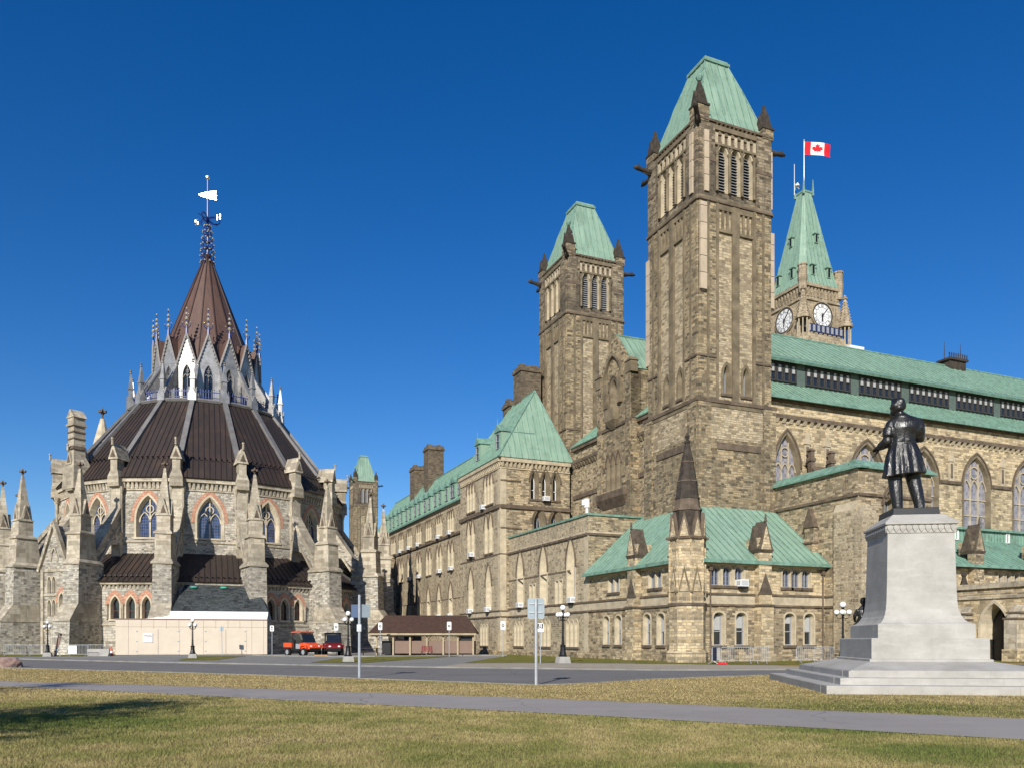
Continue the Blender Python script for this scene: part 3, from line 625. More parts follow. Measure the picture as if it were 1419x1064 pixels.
for P, D, LL in (((0, 0), FR, 12.5), ((0, L), LF, L)):
    strip(b, P, D, 0, LL, 0, 0.55, 0.12, 1); strip(b, P, D, 0.1, LL, 4.05, 4.2, 0.12, 3); strip(b, P, D, 0.1, LL, 4.2, 4.85, 0.05, 2); strip(b, P, D, 0.1, LL, 4.85, 5.0, 0.14, 3)
    strip(b, P, D, 0.1, LL, 7.0, 7.4, 0.1, 4)
PV.p(b, "wall", PV.mats)
r = MB(); e = 0.55; ZR0, ZR1 = 7.35, 12.45
r.slab([(-e, -e, ZR0), (12.48, -e, ZR0), (12.48, 6.0-0.1, ZR1), (5.1-0.1, 6.0-0.1, ZR1)], 0.16, 0, 0.62, 1)
r.slab([(-e, L-0.02, ZR0), (-e, -e, ZR0), (5.0, 5.9, ZR1), (5.0, L-0.02, ZR1)], 0.16, 0, 0.62, 1)
r.tube([(-e, -e, ZR0+0.05), (5.0, 5.9, ZR1+0.05)], 0.09, 6, 1)
r.obx((-e, -e), (1, 0), (0, 1), 0, 12.48+e, -0.1, 0.05, ZR0-0.22, ZR0+0.03, 1); r.obx((-e, -e), (1, 0), (0, 1), -0.1, 0.05, 0.052, L+e-0.02, ZR0-0.22, ZR0+0.03, 1)
r.box(5.0, 12.48, 5.78, 6.0-0.12, ZR1-0.1, ZR1+0.12, 1)
PV.p(r, "roof", ['copper', 'copperedge'])
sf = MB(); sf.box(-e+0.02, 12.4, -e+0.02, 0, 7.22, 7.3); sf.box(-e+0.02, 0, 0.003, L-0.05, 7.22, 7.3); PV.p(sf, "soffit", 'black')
M['gablet'] = plain("weathered gablet stone", (0.125, 0.1, 0.075), 0.85, spec=0.15, var=0.5, scale=2.5, bumpk=0.3)
def gablet_pier(Bd, P, D, s, wd, proj, zt, peak, name="buttress", dark='gablet', st='sandstone', z0=0.0):
    m = MB(); ey = nrm_in(D)
    m.rects(P, D, ey, [(z0, s-wd/2-0.12, s+wd/2+0.12, -proj-0.35, 0.05), (z0+0.6, s-wd/2-0.12, s+wd/2+0.12, -proj-0.35, 0.05)], 0)
    m.rects(P, D, ey, [(z0+0.6, s-wd/2, s+wd/2, -proj-0.2, 0.05), (4.3, s-wd/2, s+wd/2, -proj-0.2, 0.05), (4.9, s-wd/2, s+wd/2, -proj, 0.05), (zt, s-wd/2, s+wd/2, -proj, 0.05)], 0)
    m.rects(P, D, ey, [(4.05, s-wd/2-0.08, s+wd/2+0.08, -proj-0.3, 0.03), (4.2, s-wd/2-0.08, s+wd/2+0.08, -proj-0.3, 0.03)], 1)
    O = (P[0]+D[0]*s, P[1]+D[1]*s)
    for off, ww, zz_, hh in ((proj+0.04, wd*0.5, 4.9, 1.6), (proj+0.06, wd*0.5, zt-0.35, peak-zt+0.2)):
        m.prism([(-ww-0.08, 0), (ww+0.08, 0), (0, hh)], (O[0]-ey[0]*off, O[1]-ey[1]*off, zz_), (D[0], D[1], 0), (0, 0, 1), (ey[0], ey[1], 0), 0.10 if zz_ < 6 else 0.2, 1)
        if zz_ > 6: m.prism([(-ww+0.12, 0.0), (ww-0.12, 0.0), (0, hh-0.4)], (O[0]-ey[0]*(off+0.05), O[1]-ey[1]*(off+0.05), zz_), (D[0], D[1], 0), (0, 0, 1), (ey[0], ey[1], 0), 0.3, 0)
    m.rects(O, D, ey, [(zt-0.6, -wd/2-0.02, wd/2+0.02, -proj-0.02, 0.6), (zt-0.35, -wd/2-0.12, wd/2+0.12, -proj-0.12, 0.6)], 1); m.obx(O, D, ey, -wd/2+0.08, wd/2-0.08, -proj+0.05, 1.0, zt-0.6, zt+0.5, 0)
    # cross gable and finial
    m.prism([(-0.55, 0), (0.55, 0), (0, peak-zt-0.1)], (O[0]-ey[0]*(proj*0.5-0.45)-D[0]*(wd*0.5+0.02), O[1]-ey[1]*(proj*0.5-0.45)-D[1]*(wd*0.5+0.02), zt-0.35), (ey[0], ey[1], 0), (0, 0, 1), (D[0], D[1], 0), wd+0.04, 1)
    m.prism([(-wd*0.5, 0), (wd*0.5, 0), (0, peak-zt+0.2)], (O[0]-ey[0]*(proj-0.1), O[1]-ey[1]*(proj-0.1), zt-0.35), (D[0], D[1], 0), (0, 0, 1), (ey[0], ey[1], 0), 1.0, 1)
    m.frus(O[0]-ey[0]*proj, O[1]-ey[1]*proj, peak-0.2, peak+0.35, 0.12, 0.05, 6, 0, 1)
    return Bd.p(m, name, [st, dark])
gablet_pier(PV, (0, 0), FR, pu(1059, -0.4), 1.15, 0.55, 8.6, 10.5)
gablet_pier(PV, (0, L), LF, L-pv(877, -0.4), 1.15, 0.55, 8.6, 10.5)
t = MB(); cx, cy = -0.05, 0.15
t.lathe(cx, cy, [(1.50, 0), (1.50, 0.7), (1.30, 0.9), (1.30, 4.0)], 8, 0, pi/8); t.lathe(cx, cy, [(1.40, 4.0), (1.40, 4.2)], 8, 1, pi/8)
t.lathe(cx, cy, [(1.24, 4.2), (1.24, 8.8)], 8, 0, pi/8); t.lathe(cx, cy, [(1.40, 8.7), (1.40, 8.88)], 8, 1, pi/8)
for k in range(8): a = 2*pi*k/8+pi/8; t.frus(cx+1.25*cos(a), cy+1.25*sin(a), 4.2, 8.7, 0.10, 0.10, 6, 0, 0); t.ball((cx+1.42*cos(a), cy+1.42*sin(a), 8.8), 0.14, 6, 1); t.ball((cx+1.36*cos(a), cy+1.36*sin(a), 5.0), 0.13, 6, 2)
for k in range(8):                     # gablets ringing the shaft
    a = 2*pi*k/8+pi/8+pi/8; n_ = (cos(a), sin(a)); D = (-n_[1], n_[0])
    for zz_, hh, ww, rr in ((5.0, 1.8, 0.46, 1.12), (8.88, 1.75, 0.46, 1.15)):
        t.prism([(-ww, 0), (ww, 0), (0, hh)], (cx+n_[0]*(rr+0.06), cy+n_[1]*(rr+0.06), zz_), (D[0], D[1], 0), (0, 0, 1), (-n_[0], -n_[1], 0), 0.24, 1 if zz_ > 6 else 2)
        t.prism([(-ww+0.15, 0), (ww-0.15, 0), (0, hh-0.45)], (cx+n_[0]*(rr+0.10), cy+n_[1]*(rr+0.10), zz_), (D[0], D[1], 0), (0, 0, 1), (-n_[0], -n_[1], 0), 0.1, 0)
PV.p(t, "turret", ['sandstone', 'darktrim', 'towertrim'])
t = MB(); t.lathe(cx, cy, [(1.107, 8.880), (1.050, 9.815), (1.000, 10.750)], 8, 0, pi/8); t.lathe(cx, cy, [(1.066, 10.750), (1.066, 10.890)], 8, 1, pi/8)
t.lathe(cx, cy, [(0.951, 10.890), (0.861, 11.592)], 8, 1, pi/8); t.lathe(cx, cy, [(0.902, 11.592), (0.902, 11.704)], 8, 0, pi/8)
t.lathe(cx, cy, [(0.836, 11.704), (0.705, 12.807)], 8, 0, pi/8); t.lathe(cx, cy, [(0.738, 12.807), (0.738, 12.901)], 8, 1, pi/8); t.lathe(cx, cy, [(0.689, 12.901), (0.459, 14.210)], 8, 0, pi/8); t.lathe(cx, cy, [(0.484, 14.210), (0.484, 14.284)], 8, 1, pi/8); t.lathe(cx, cy, [(0.451, 14.284), (0.164, 15.612)], 8, 0, pi/8)
t.lathe(cx, cy, [(0.246, 15.612), (0.246, 15.752), (0.098, 15.846), (0.213, 16.080), (0.041, 16.360)], 6, 0)
PV.p(t, "spirelet", ['blackstone', 'darktrim'])
def drainpipe(Bd, P, D, s, z0, z1):
    m = MB(); ey = nrm_in(D); q = (P[0]+D[0]*s-ey[0]*0.12, P[1]+D[1]*s-ey[1]*0.12)
    m.frus(q[0], q[1], z0, z1, 0.06, 0.06, 7); m.box(q[0]-0.14, q[0]+0.14, q[1]-0.12, q[1]+0.12, z1, z1+0.3); Bd.p(m, "drainpipe", 'darktrim')
drainpipe(PV, (0, 0), FR, 1.75, 0.05, 6.6); drainpipe(PV, (0, 0), FR, 12.2, 0.05, 6.6)
ACW = []
def ac_unit(Bd, P, D, s, z, out=0.25):
    if not ACW:
        m = MB(); m.box(-0.36, 0.36, -0.5, 0.15, 0, 0.5, 0)
        for k in range(6): m.box(-0.31, 0.31, -0.512, -0.495, 0.07+k*0.065, 0.10+k*0.065, 1)
        for k in range(4): m.box(-0.372, -0.35, -0.42+k*0.1, -0.36+k*0.1, 0.1, 0.4, 1); m.box(0.35, 0.372, -0.42+k*0.1, -0.36+k*0.1, 0.1, 0.4, 1)
        m.box(-0.32, 0.32, -0.45, 0.1, -0.14, 0.0, 2); ACW.append(mesh_of(m, "air_conditioner", ['white', 'greypaint', 'black']))
    o = bpy.data.objects.new("air_conditioner", ACW[0]); COL.objects.link(o); o.parent = Bd.t; ey = nrm_in(D)
    o.location = (P[0]+D[0]*s-ey[0]*(out-0.25)-Bd.o[0], P[1]+D[1]*s-ey[1]*(out-0.25)-Bd.o[1], z); o.rotation_euler = (0, 0, atan2(D[1], D[0]))
ac_unit(PV, (0, 0), FR, pu(1026, 0), 5.5)
# ---- flat-roofed annex with parapet --------------------------------------------
AX = Bld("stone_annex", "flat-roofed stone annex with tall lancets and green-topped parapet, between the two nearer towers", "building", 0, 15.1, mats=['rubble2', 'rubble', 'band', 'darktrim', 'copperedge'])
b = AX.wall; A0, A1 = 15.1, 33.3; LA = A1-A0; ZP = 12.7; sA = lambda px: A1-pv(px, 0)
big = [(sA(px), 1.55, 5.0, 8.3, 2.5, BIGL) for px in (721.5, 753.5, 791.5)]
small = [(sA(px)+d, 0.55, 5.0, 7.2, 0.0, SLIT) for px in (738, 774.5) for d in (-0.42, 0.42)]
grd = [(sA(px)+d, 0.55, 0.95, 2.9, 0.5, SLIT) for px in (719, 755.5, 793) for d in (-0.85, 0, 0.85)]
AX.face((0, A1), LF, LA, 0, ZP, big+small+grd, 0)
AX.face((0, A0), FR, 8.5, 0, ZP, [], 1)
for P, D, LL in (((0, A1), LF, LA), ((0, A0), FR, 8.5)):
    strip(b, P, D, 0, LL, 0, 0.5, 0.12, 1); strip(b, P, D, 0, LL, 4.05, 4.2, 0.12, 3); strip(b, P, D, 0, LL, 4.2, 4.85, 0.05, 2); strip(b, P, D, 0, LL, 4.85, 5.0, 0.14, 3)
    strip(b, P, D, 0, LL, 10.85, 11.05, 0.16, 3); strip(b, P, D, 0, LL, 11.05, 11.2, 0.08, 2); strip(b, P, D, -0.05, LL+0.1, 12.6, 12.78, 0.14, 4, 0.5); strip(b, P, D, LL-0.8, LL, 0.5, 10.85, 0.03, 2) if D == LF else None
strip(b, (0, A1), LF, 0, LA-3.6, 7.9, 8.05, 0.03, 3)
b.face([(0, A0, 12.4), (8.5, A0, 12.4), (8.5, A1, 12.4), (0, A1, 12.4)], 3)
AX.p(b, "wall", AX.mats)
for px in (722, 794): ac_unit(AX, (0, A1), LF, sA(px)+0.1, 5.0)
pj = MB(); q = (1.2, A0+2.5); pj.frus(q[0], q[1], 12.4, 13.7, 0.14, 0.14, 8); pj.frus(q[0], q[1], 13.7, 14.5, 0.26, 0.24, 8); pj.box(q[0]-0.5, q[0]-0.2, q[1]-0.1, q[1]+0.1, 13.9, 14.4); AX.p(pj, "floodlight", 'white')
# ---- great hall with clerestory ----------------------------------------------
HV = 8.0; HL0, HL1 = 12.0, 78.0
HC = Bld("great_hall", "long stone hall with tall traceried windows under green copper clerestory roof, behind the statue", "building", HL0, HV, mats=['sandstone', 'rubble', 'band', 'darktrim', 'copperedge'])
b = HC.wall; P = (HL0, HV)
hw = dict(t=0.26, depth=0.34, splay=0.10, mat='towertrim', bar='band', glass='leadedpale', lights=3, tracery=True, trans=(0.36, 0.72), hood=True, bw=0.09, stonebar=False, frame=False)
hu = [15.85-HL0, 25.2-HL0, 32.4-HL0, 39.6-HL0, 46.8-HL0, 54-HL0, 61.2-HL0, 68.4-HL0]
HC.face(P, FR, HL1-HL0, 0, 22.7, [(u, 2.5 if i == 0 else 3.5, 12.3, 16.7, 2.95, hw) for i, u in enumerate(hu)], 0)
strip(b, P, FR, 0, HL1-HL0, 20.9, 21.25, 0.28, 3); corbels(b, P, FR, 0, 60, 20.55, 0.35, 0.34, 0.42, 0.28, 2)
strip(b, P, FR, 0, 60, 22.35, 22.7, 0.2, 3)
prev = 0
for i, u in enumerate(hu):
    strip(b, P, FR, prev, u-2.25, 16.75, 17.05, 0.16, 3); prev = u+2.25
strip(b, P, FR, 0, 66, 11.9, 12.15, 0.3, 4)
b.face([(HL0, HV+18, 0), (HL0, HV, 0), (HL0, HV, 22.7), (HL0, HV+18, 22.7)], 1)
HC.p(b, "wall", HC.mats)
for u in [h+3.6 for h in hu[1:]]+[hu[0]+2.2, hu[0]+4.5]:      # little gabled niches on the piers
    m = MB(); q = (HL0+u, HV); m.box(q[0]-0.30, q[0]+0.30, q[1]-0.16, q[1]+0.05, 17.05, 18.9, 0); m.prism([(-0.38, 0), (0.38, 0), (0, 1.1)], (q[0], q[1]-0.24, 18.9), (1, 0, 0), (0, 0, 1), (0, 1, 0), 0.26, 0)
    m.box(q[0]-0.15, q[0]+0.15, q[1]-0.18, q[1]-0.15, 17.3, 18.7, 1); HC.p(m, "niche", ['band', 'darktrim'])
for u in (hu[0]+2.2, hu[0]+4.5):                               # carved broken flyers above the parapet
    m = MB(); q = HL0+u
    m.tube([(q, HV-0.2, 17.6), (q-0.05, HV-1.1, 16.5), (q+0.2, HV-2.2, 15.2), (q+0.7, HV-3.6, 14.0), (q+1.3, HV-5.2, 13.0)], [0.22, 0.25, 0.22, 0.22, 0.22], 7); m.rects((q-0.2, HV-0.8), FR, RT, [(16.3, -0.16, 0.16, -0.2, 0.2), (17.2, -0.2, 0.2, -0.22, 0.22), (17.25, -0.3, 0.3, -0.3, 0.3), (17.5, -0.3, 0.3, -0.3, 0.3), (17.6, -0.18, 0.18, -0.2, 0.2), (18.1, -0.2, 0.2, -0.22, 0.22), (18.15, -0.3, 0.3, -0.3, 0.3), (18.4, -0.12, 0.12, -0.12, 0.12)], 0); HC.p(m, "carved_buttress", 'darktrim', smooth=False)
r = MB(); U0, U1 = HL0, HL1
r.slab([(U0, HV-0.55, 22.72), (U1, HV-0.55, 22.72), (U1, HV+3.0, 25.15), (U0, HV+3.0, 25.15)], 0.14, 0, 0.6, 1)
r.box(U0, U1, HV-0.7, HV-0.5, 22.5, 22.78, 1)
r.slab([(U0, HV+2.2, 27.15), (U1, HV+2.2, 27.15), (U1, HV+3.2, 27.75), (U0, HV+3.2, 27.75)], 0.25, 1)
r.slab([(U0, HV+3.2, 27.80), (U1, HV+3.2, 27.80), (U1, HV+10.2, 32.85), (U0, HV+10.2, 32.85)], 0.14, 0, 0.85, 1)
r.slab([(U0, HV+10.2, 32.85), (U1, HV+10.2, 32.85), (U1, HV+17.2, 27.8), (U0, HV+17.2, 27.8)], 0.14, 0)
r.tube([(U0, HV+10.2, 32.9), (U1, HV+10.2, 32.9)], 0.12, 6, 1)
HC.p(r, "roof", ['copper', 'copperedge'])
cl = MB(); cl.box(U0, U1, HV+3.02, HV+3.6, 25.1, 27.2, 0)
pn_u = []; u = 13.0
while u < 60:
    cl.box(u, u+1.0, HV+2.9, HV+3.05, 25.15, 27.1, 1); u0 = u+1.0
    for k in range(7): pn_u.append(u0+0.40+k*0.80)
    u = u0+7*0.80
M['clerpanel'] = plain("dull green panel", (0.10, 0.135, 0.115), 0.6, var=0.2)
HC.p(cl, "clerestory", ['clerpanel', 'clerpanel'])
fmw = MB()
fmw.box(-0.36, -0.25, -0.16, 0.0, 0, 1.75, 0); fmw.box(0.25, 0.36, -0.16, 0, 0, 1.75, 0); fmw.box(-0.27, 0.27, -0.16, 0, 1.62, 1.75, 0); fmw.box(-0.27, 0.27, -0.16, 0, 0, 0.1, 0); fmw.box(-0.27, 0.27, -0.12, 0, 0.82, 0.88, 0)
M['clerframe'] = plain("grey brown window frame", (0.055, 0.052, 0.05), 0.6, var=0.3)
fmwm = mesh_of(fmw, "clerestory_window", 'clerframe'); pp = MB(); pp.face([(-0.27, -0.05, 0.1), (0.27, -0.05, 0.1), (0.27, -0.05, 1.62), (-0.27, -0.05, 1.62)]); pp.box(-0.12, 0.20, -0.10, -0.06, 0.85, 1.55, 1); ppm = mesh_of(pp, "pane", ['glass', 'panegrey'])  # pale box paints the lit half of each clerestory pane
for u in pn_u[:56]:
    a = bpy.data.objects.new("clerestory_window", fmwm); c = bpy.data.objects.new("pane", ppm); COL.objects.link(a); COL.objects.link(c); a.parent = HC.t; c.parent = a; a.location = (u-HL0, HV+3.0-HV, 25.3)
m = MB(); q = (pu(1322, HV+10), HV+10.2); m.box(q[0]-1.3, q[0]+1.3, q[1]-0.7, q[1]+0.7, 31.2, 33.4, 0); m.box(q[0]-1.5, q[0]+1.5, q[1]-0.9, q[1]+0.9, 33.4, 33.65, 0)
for k in range(9): m.box(q[0]-1.4+k*0.35-0.04, q[0]-1.4+k*0.35+0.04, q[1]-0.8, q[1]-0.7, 33.65, 34.2, 0)
for s_ in (-1.3, 1.3): m.frus(q[0]+s_, q[1], 33.65, 35.7, 0.06, 0.02, 5, 0, 0)
HC.p(m, "roof_vent", 'blackstone')
m = MB(); q = (pu(1194, HV+10), HV+10.6); m.box(q[0]-1.0, q[0]+1.0, q[1], q[1]+1.0, 32.4, 33.5, 0); HC.p(m, "skylight", 'white')
# gabled cross bay and wall between the towers (faces the side)
GB = Bld("gabled_bay", "tall stepped stone gable with oriel and copper roof, wedged between the two nearer towers", "building", 7.2, 13.2, mats=['towerstone', 'rubble', 'towertrim', 'darktrim'])
b = GB.wall; P = (7.2, 32.0); LW = 32.0-13.2
GB.face(P, LF, LW, 0, 22.7, [], 1)
strip(b, P, LF, 0, LW, 20.9, 21.2, 0.3, 3); corbels(b, P, LF, 0, LW, 20.4, 0.45, 0.3, 0.3, 0.35, 2); strip(b, P, LF, 0, LW, 17.0, 17.45, 0.12, 3); strip(b, P, LF, 0, LW, 22.3, 22.7, 0.3, 3)
va, vb = 18.3, 24.75; PG = (6.3, vb); wg = vb-va
tri = dict(t=0.14, depth=0.35, splay=0.1, mat='towertrim', bar='greypaint', frame=False, hood=True, sill=False)
GB.face(PG, LF, wg, 0, 27.4, [(wg/2+d, 0.62, 16.2, 18.8, 1.0, tri) for d in (-1.0, 0, 1.0)]+[(wg/2, 1.25, 23.3, 26.2, 1.0, dict(BIGL, mat='towertrim', t=0.22))], 0)
b.face([(6.3, va, 0), (7.4, va, 0), (7.4, va, 27.4), (6.3, va, 27.4)], 0); b.face([(7.4, vb, 0), (6.3, vb, 0), (6.3, vb, 27.4), (7.4, vb, 27.4)], 0)
b.face([(6.3, va, 22.7), (15, va, 22.7), (15, va, 27.4), (6.3, va, 27.4)], 0)
strip(b, PG, LF, 0, wg, 22.4, 22.65, 0.14, 3); strip(b, PG, LF, 0, 0.9, 0, 27.2, 0.12, 0); strip(b, PG, LF, wg-0.9, wg, 0, 27.2, 0.12, 0)
b.rects(PG, LF, nrm_in(LF), [(14.6, 0.9, wg-0.9, -0.05, 0.1), (15.5, 0.5, wg-0.5, -0.55, 0.1), (16.1, 0.5, wg-0.5, -0.6, 0.1), (16.2, 0.6, wg-0.6, -0.05, 0.1)], 3)
b.rects(PG, LF, nrm_in(LF), [(22.3, wg/2-0.4, wg/2+0.4, -0.1, 0.1), (23.1, wg/2-0.9, wg/2+0.9, -0.6, 0.1), (24.3, wg/2-0.9, wg/2+0.9, -0.6, 0.1), (24.4, wg/2-0.9, wg/2+0.9, -0.05, 0.1)], 2)
gp = [(0, 0), (wg, 0), (wg, 0.15), (wg/2+0.15, 4.0), (wg/2-0.15, 4.0), (0, 0.15)]
b.prism(gp, (6.3, vb, 27.4), (0, -1, 0), (0, 0, 1), (1, 0, 0), 0.4, 0)
for s_ in (0.25, wg-0.25): b.rects((6.5, vb-s_), LF, nrm_in(LF), [(27.0, -0.5, 0.5, -0.4, 0.4), (28.0, -0.5, 0.5, -0.4, 0.4), (28.05, -0.6, 0.6, -0.5, 0.5), (28.4, -0.3, 0.3, -0.3, 0.3)], 2)
for s_ in (wg/2-1.35, wg/2+1.35): strip(b, PG, LF, s_-0.32, s_+0.32, 24.6, 27.0, 0.3, 2)
aa = arch(3.4, 27.0, 2.6, 8)
for (x0, z0), (x1, z1) in zip(aa, aa[1:]): b.bar((6.22, vb-wg/2-x0, z0), (6.22, vb-wg/2-x1, z1), 0.35, 0.25, 2)
GB.p(b, "wall", GB.mats)
r = MB(); vm_ = (va+vb)/2
r.slab([(6.6, va-0.1, 27.4), (17, va-0.1, 27.4), (17, vm_, 31.5), (6.6, vm_, 31.5)], 0.12, 0, 0.75, 1); r.slab([(6.6, vb+0.1, 27.4), (17, vb+0.1, 27.4), (17, vm_, 31.5), (6.6, vm_, 31.5)], 0.12, 0, 0.75, 1)
r.slab([(6.75, 13.2, 22.72), (6.75, va-0.02, 22.72), (10, va-0.02, 25.4), (10, 13.2, 25.4)], 0.12, 0, 0.7, 1); r.slab([(6.75, vb+0.02, 22.72), (6.75, 32, 22.72), (10, 32, 25.4), (10, vb+0.02, 25.4)], 0.12, 0, 0.7, 1)
r.tube([(6.6, vm_, 31.55), (17, vm_, 31.55)], 0.1, 6, 1)
GB.p(r, "roof", ['copper', 'copperedge'])
# ---- projecting block right of the corner pavilion -----------------------------
BK_ = Bld("projecting_block", "windowless stone block with sloping green coping, behind the pedestal's left side", "building", 12.5, -3.3, mats=['rubble', 'rubble2', 'band', 'darktrim', 'copperedge'])
b = BK_.wall; PB = (12.5, HV); LB = HV+3.3
BK_.face(PB, LF, LB, 0, 14.2, [], 0)
BK_.face((12.5, -3.3), FR, 7.4, 0, 14.2, [(3.2, 1.3, 9.4, 11.6, 1.3, dict(BIGL, mat='towertrim'))], 0)
b.face([(19.9, -3.3, 0), (19.9, HV, 0), (19.9, HV, 14.2), (19.9, -3.3, 14.2)], 0)
for P, D, LL in ((PB, LF, LB), ((12.5, -3.3), FR, 7.4)):
    strip(b, P, D, 0, LL, 4.05, 4.2, 0.12, 3); strip(b, P, D, 0, LL, 4.2, 4.85, 0.05, 2); strip(b, P, D, 0, LL, 4.85, 5.0, 0.14, 3); strip(b, P, D, 0, LL, 12.2, 12.4, 0.14, 3); strip(b, P, D, 0, LL, 0, 0.55, 0.12, 0)
    b.rects(P, D, nrm_in(D), [(14.2, -0.1, LL+0.3, -0.3, 0.8), (14.35, -0.1, LL+0.3, -0.3, 0.8), (14.9, -0.1, LL-0.5, 0.3, 0.8)], 4)
strip(b, PB, LF, LB-2.2, LB-0.02, 0.5, 11.2, 0.22, 1); b.rects(PB, LF, nrm_in(LF), [(11.2, LB-2.2, LB-0.02, -0.22, 0.03), (11.8, LB-2.2, LB-0.02, 0.0, 0.03)], 2)
b.rects((12.5, -3.3), FR, RT, [(0, -0.3, 1.4, -0.6, 0.1), (10.6, -0.3, 1.4, -0.6, 0.1), (11.6, 0, 1.4, 0, 0.1)], 1)
BK_.p(b, "wall", BK_.mats)
m = MB(); s_ = LB-4.6; m.rects(PB, LF, nrm_in(LF), [(5.0, s_-0.55, s_+0.55, -0.55, 0.05), (9.2, s_-0.55, s_+0.55, -0.55, 0.05), (9.6, s_-0.5, s_+0.5, -0.35, 0.05), (10.4, s_-0.5, s_+0.5, -0.35, 0.05)], 0)
m.rects(PB, LF, nrm_in(LF), [(9.1, s_-0.62, s_+0.62, -0.66, 0.05), (9.25, s_-0.62, s_+0.62, -0.66, 0.05)], 1)
m.prism([(-0.62, 0), (0.62, 0), (0, 1.5)], (12.5-0.45, HV-s_, 10.4), (0, -1, 0), (0, 0, 1), (1, 0, 0), 0.5, 1); BK_.p(m, "buttress", ['rubble', 'darktrim'])
# ---- lean-to aisle below the hall and entrance porch ---------------------------
LT = Bld("lean_to_range", "low stone range under a green copper lean-to roof, right of the pedestal", "building", 19.9, 1.0, mats=['sandstone', 'band', 'darktrim', 'copperold'])
b = LT.wall; P = (19.9, 1.0); ul = [pu(px, 1.0)-19.9 for px in (1386.5, 1397.5, 1408.5)]
ul2 = [x+7.5 for x in ul]+[x+15 for x in ul]
LT.face(P, FR, 50, 0, 8.2, [(x, 0.62, 6.3, 7.2, 0.31, dict(ROUND, lights=1)) for x in ul+ul2], 0)
strip(b, P, FR, 0, 50, 5.7, 5.95, 0.14, 2)
LT.p(b, "wall", LT.mats)
m = MB(); m.box(19.9, 70, 5.9, 6.2, 10.9, 12.1, 0)
for k in range(120): m.box(20+k*0.42, 20.06+k*0.42, 5.84, 5.9, 10.95, 12.0, 1)
m.box(19.9, 70, 5.6, 7.9, 12.0, 12.2, 1); LT.p(m, "copper_strip", ['copperold', 'copperedge'])
r = MB(); r.slab([(19.9, 0.3, 8.0), (70, 0.3, 8.0), (70, 5.95, 11.0), (19.9, 5.95, 11.0)], 0.16, 0, 0.65, 1); r.box(19.9, 70, 0.15, 0.35, 7.8, 8.06, 1); LT.p(r, "roof", ['copperold', 'copperedge'])
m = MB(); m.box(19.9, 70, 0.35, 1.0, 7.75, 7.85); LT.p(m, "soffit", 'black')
stw = dict(t=0.05, depth=0.1, splay=0.02, mat='white', bar='white', sill=False, proud=0.02)
for px in (1326, 1397): LT.win((19.9, 5.82), FR, pu(px, 5.8)-19.9, 0.42, 11.0, 11.9, 0, stw)
for px in (1357, 1445): gablet_pier(LT, (19.9, 1.0), FR, pu(px, 0.4)-19.9, 1.2, 0.6, 9.6, 11.7, st='rubble')
PO = Bld("entrance_porch", "pale stone entrance porch with deep pointed arch, at the right edge", "porch", 23.9, 1.0, mats=['sandstone', 'libashlar', 'darktrim', 'blackstone', 'band'])
b = PO.wall; P = (23.9, 1.0); LP = 14.0; ud = 1.0+5.55
dk = dict(t=0.22, depth=1.1, splay=0.12, mat='libdressed', frame=False, sill=False, glass='black', bar='black', proud=0.07, bw=0.01, lights=2)  # black pane paints the shade of the open archway, no glazing there
PO.face(P, LF, LP, 0, 5.7, [(ud, 2.2, 0.02, 2.5, 1.9, dk)], 0); PO.face((23.9, -13.0), FR, 9, 0, 5.7, [], 0)
b.face([(23.9, -13, 5.55), (33, -13, 5.55), (33, 1, 5.55), (23.9, 1, 5.55)], 4)
for P_, D, LL in ((P, LF, LP), ((23.9, -13.0), FR, 9)): strip(b, P_, D, -0.1, LL+0.1, 5.55, 5.95, 0.2, 1, 0.5); strip(b, P_, D, 0, LL, 4.75, 4.95, 0.12, 1); strip(b, P_, D, 0, LL, 5.1, 5.2, 0.04, 1)
for s_ in (ud-2.35, ud+2.0):
    b.rects(P, LF, nrm_in(LF), [(0, s_-0.5, s_+0.5, -1.0, 0.05), (3.1, s_-0.5, s_+0.5, -1.0, 0.05), (3.25, s_-0.45, s_+0.45, -0.8, 0.05), (3.7, s_-0.45, s_+0.45, -0.55, 0.05), (4.2, s_-0.45, s_+0.45, -0.05, 0.05)], 1)
    for z in (3.1, 3.55): strip(b, P, LF, s_-0.58, s_+0.58, z, z+0.14, 1.06-(z-3.1)*0.75, 2)
    strip(b, P, LF, s_-0.6, s_+0.6, 0, 0.9, 1.1, 0)
PO.p(b, "wall", PO.mats)
m = MB(); q = (24.0, 1-3.9); m.frus(q[0], q[1], 5.95, 6.6, 0.3, 0.12, 6); m.ball((q[0], q[1], 6.75), 0.22, 8); PO.p(m, "finial", 'blackstone')
m = MB(); m.box(21.2, 23.4, -2.0, 0.6, 6.4, 6.6, 0); m.prism([(-1.3, 0), (1.3, 0), (0, 0.9)], (21.1, -0.7, 6.6), (0, -1, 0), (0, 0, 1), (1, 0, 0), 2.4, 0); m.box(22.9, 23.05, -1.9, -1.75, 0, 6.4, 0); m.box(21.4, 21.55, -1.9, -1.75, 0, 6.4, 0); PO.p(m, "canopy", 'blackstone')
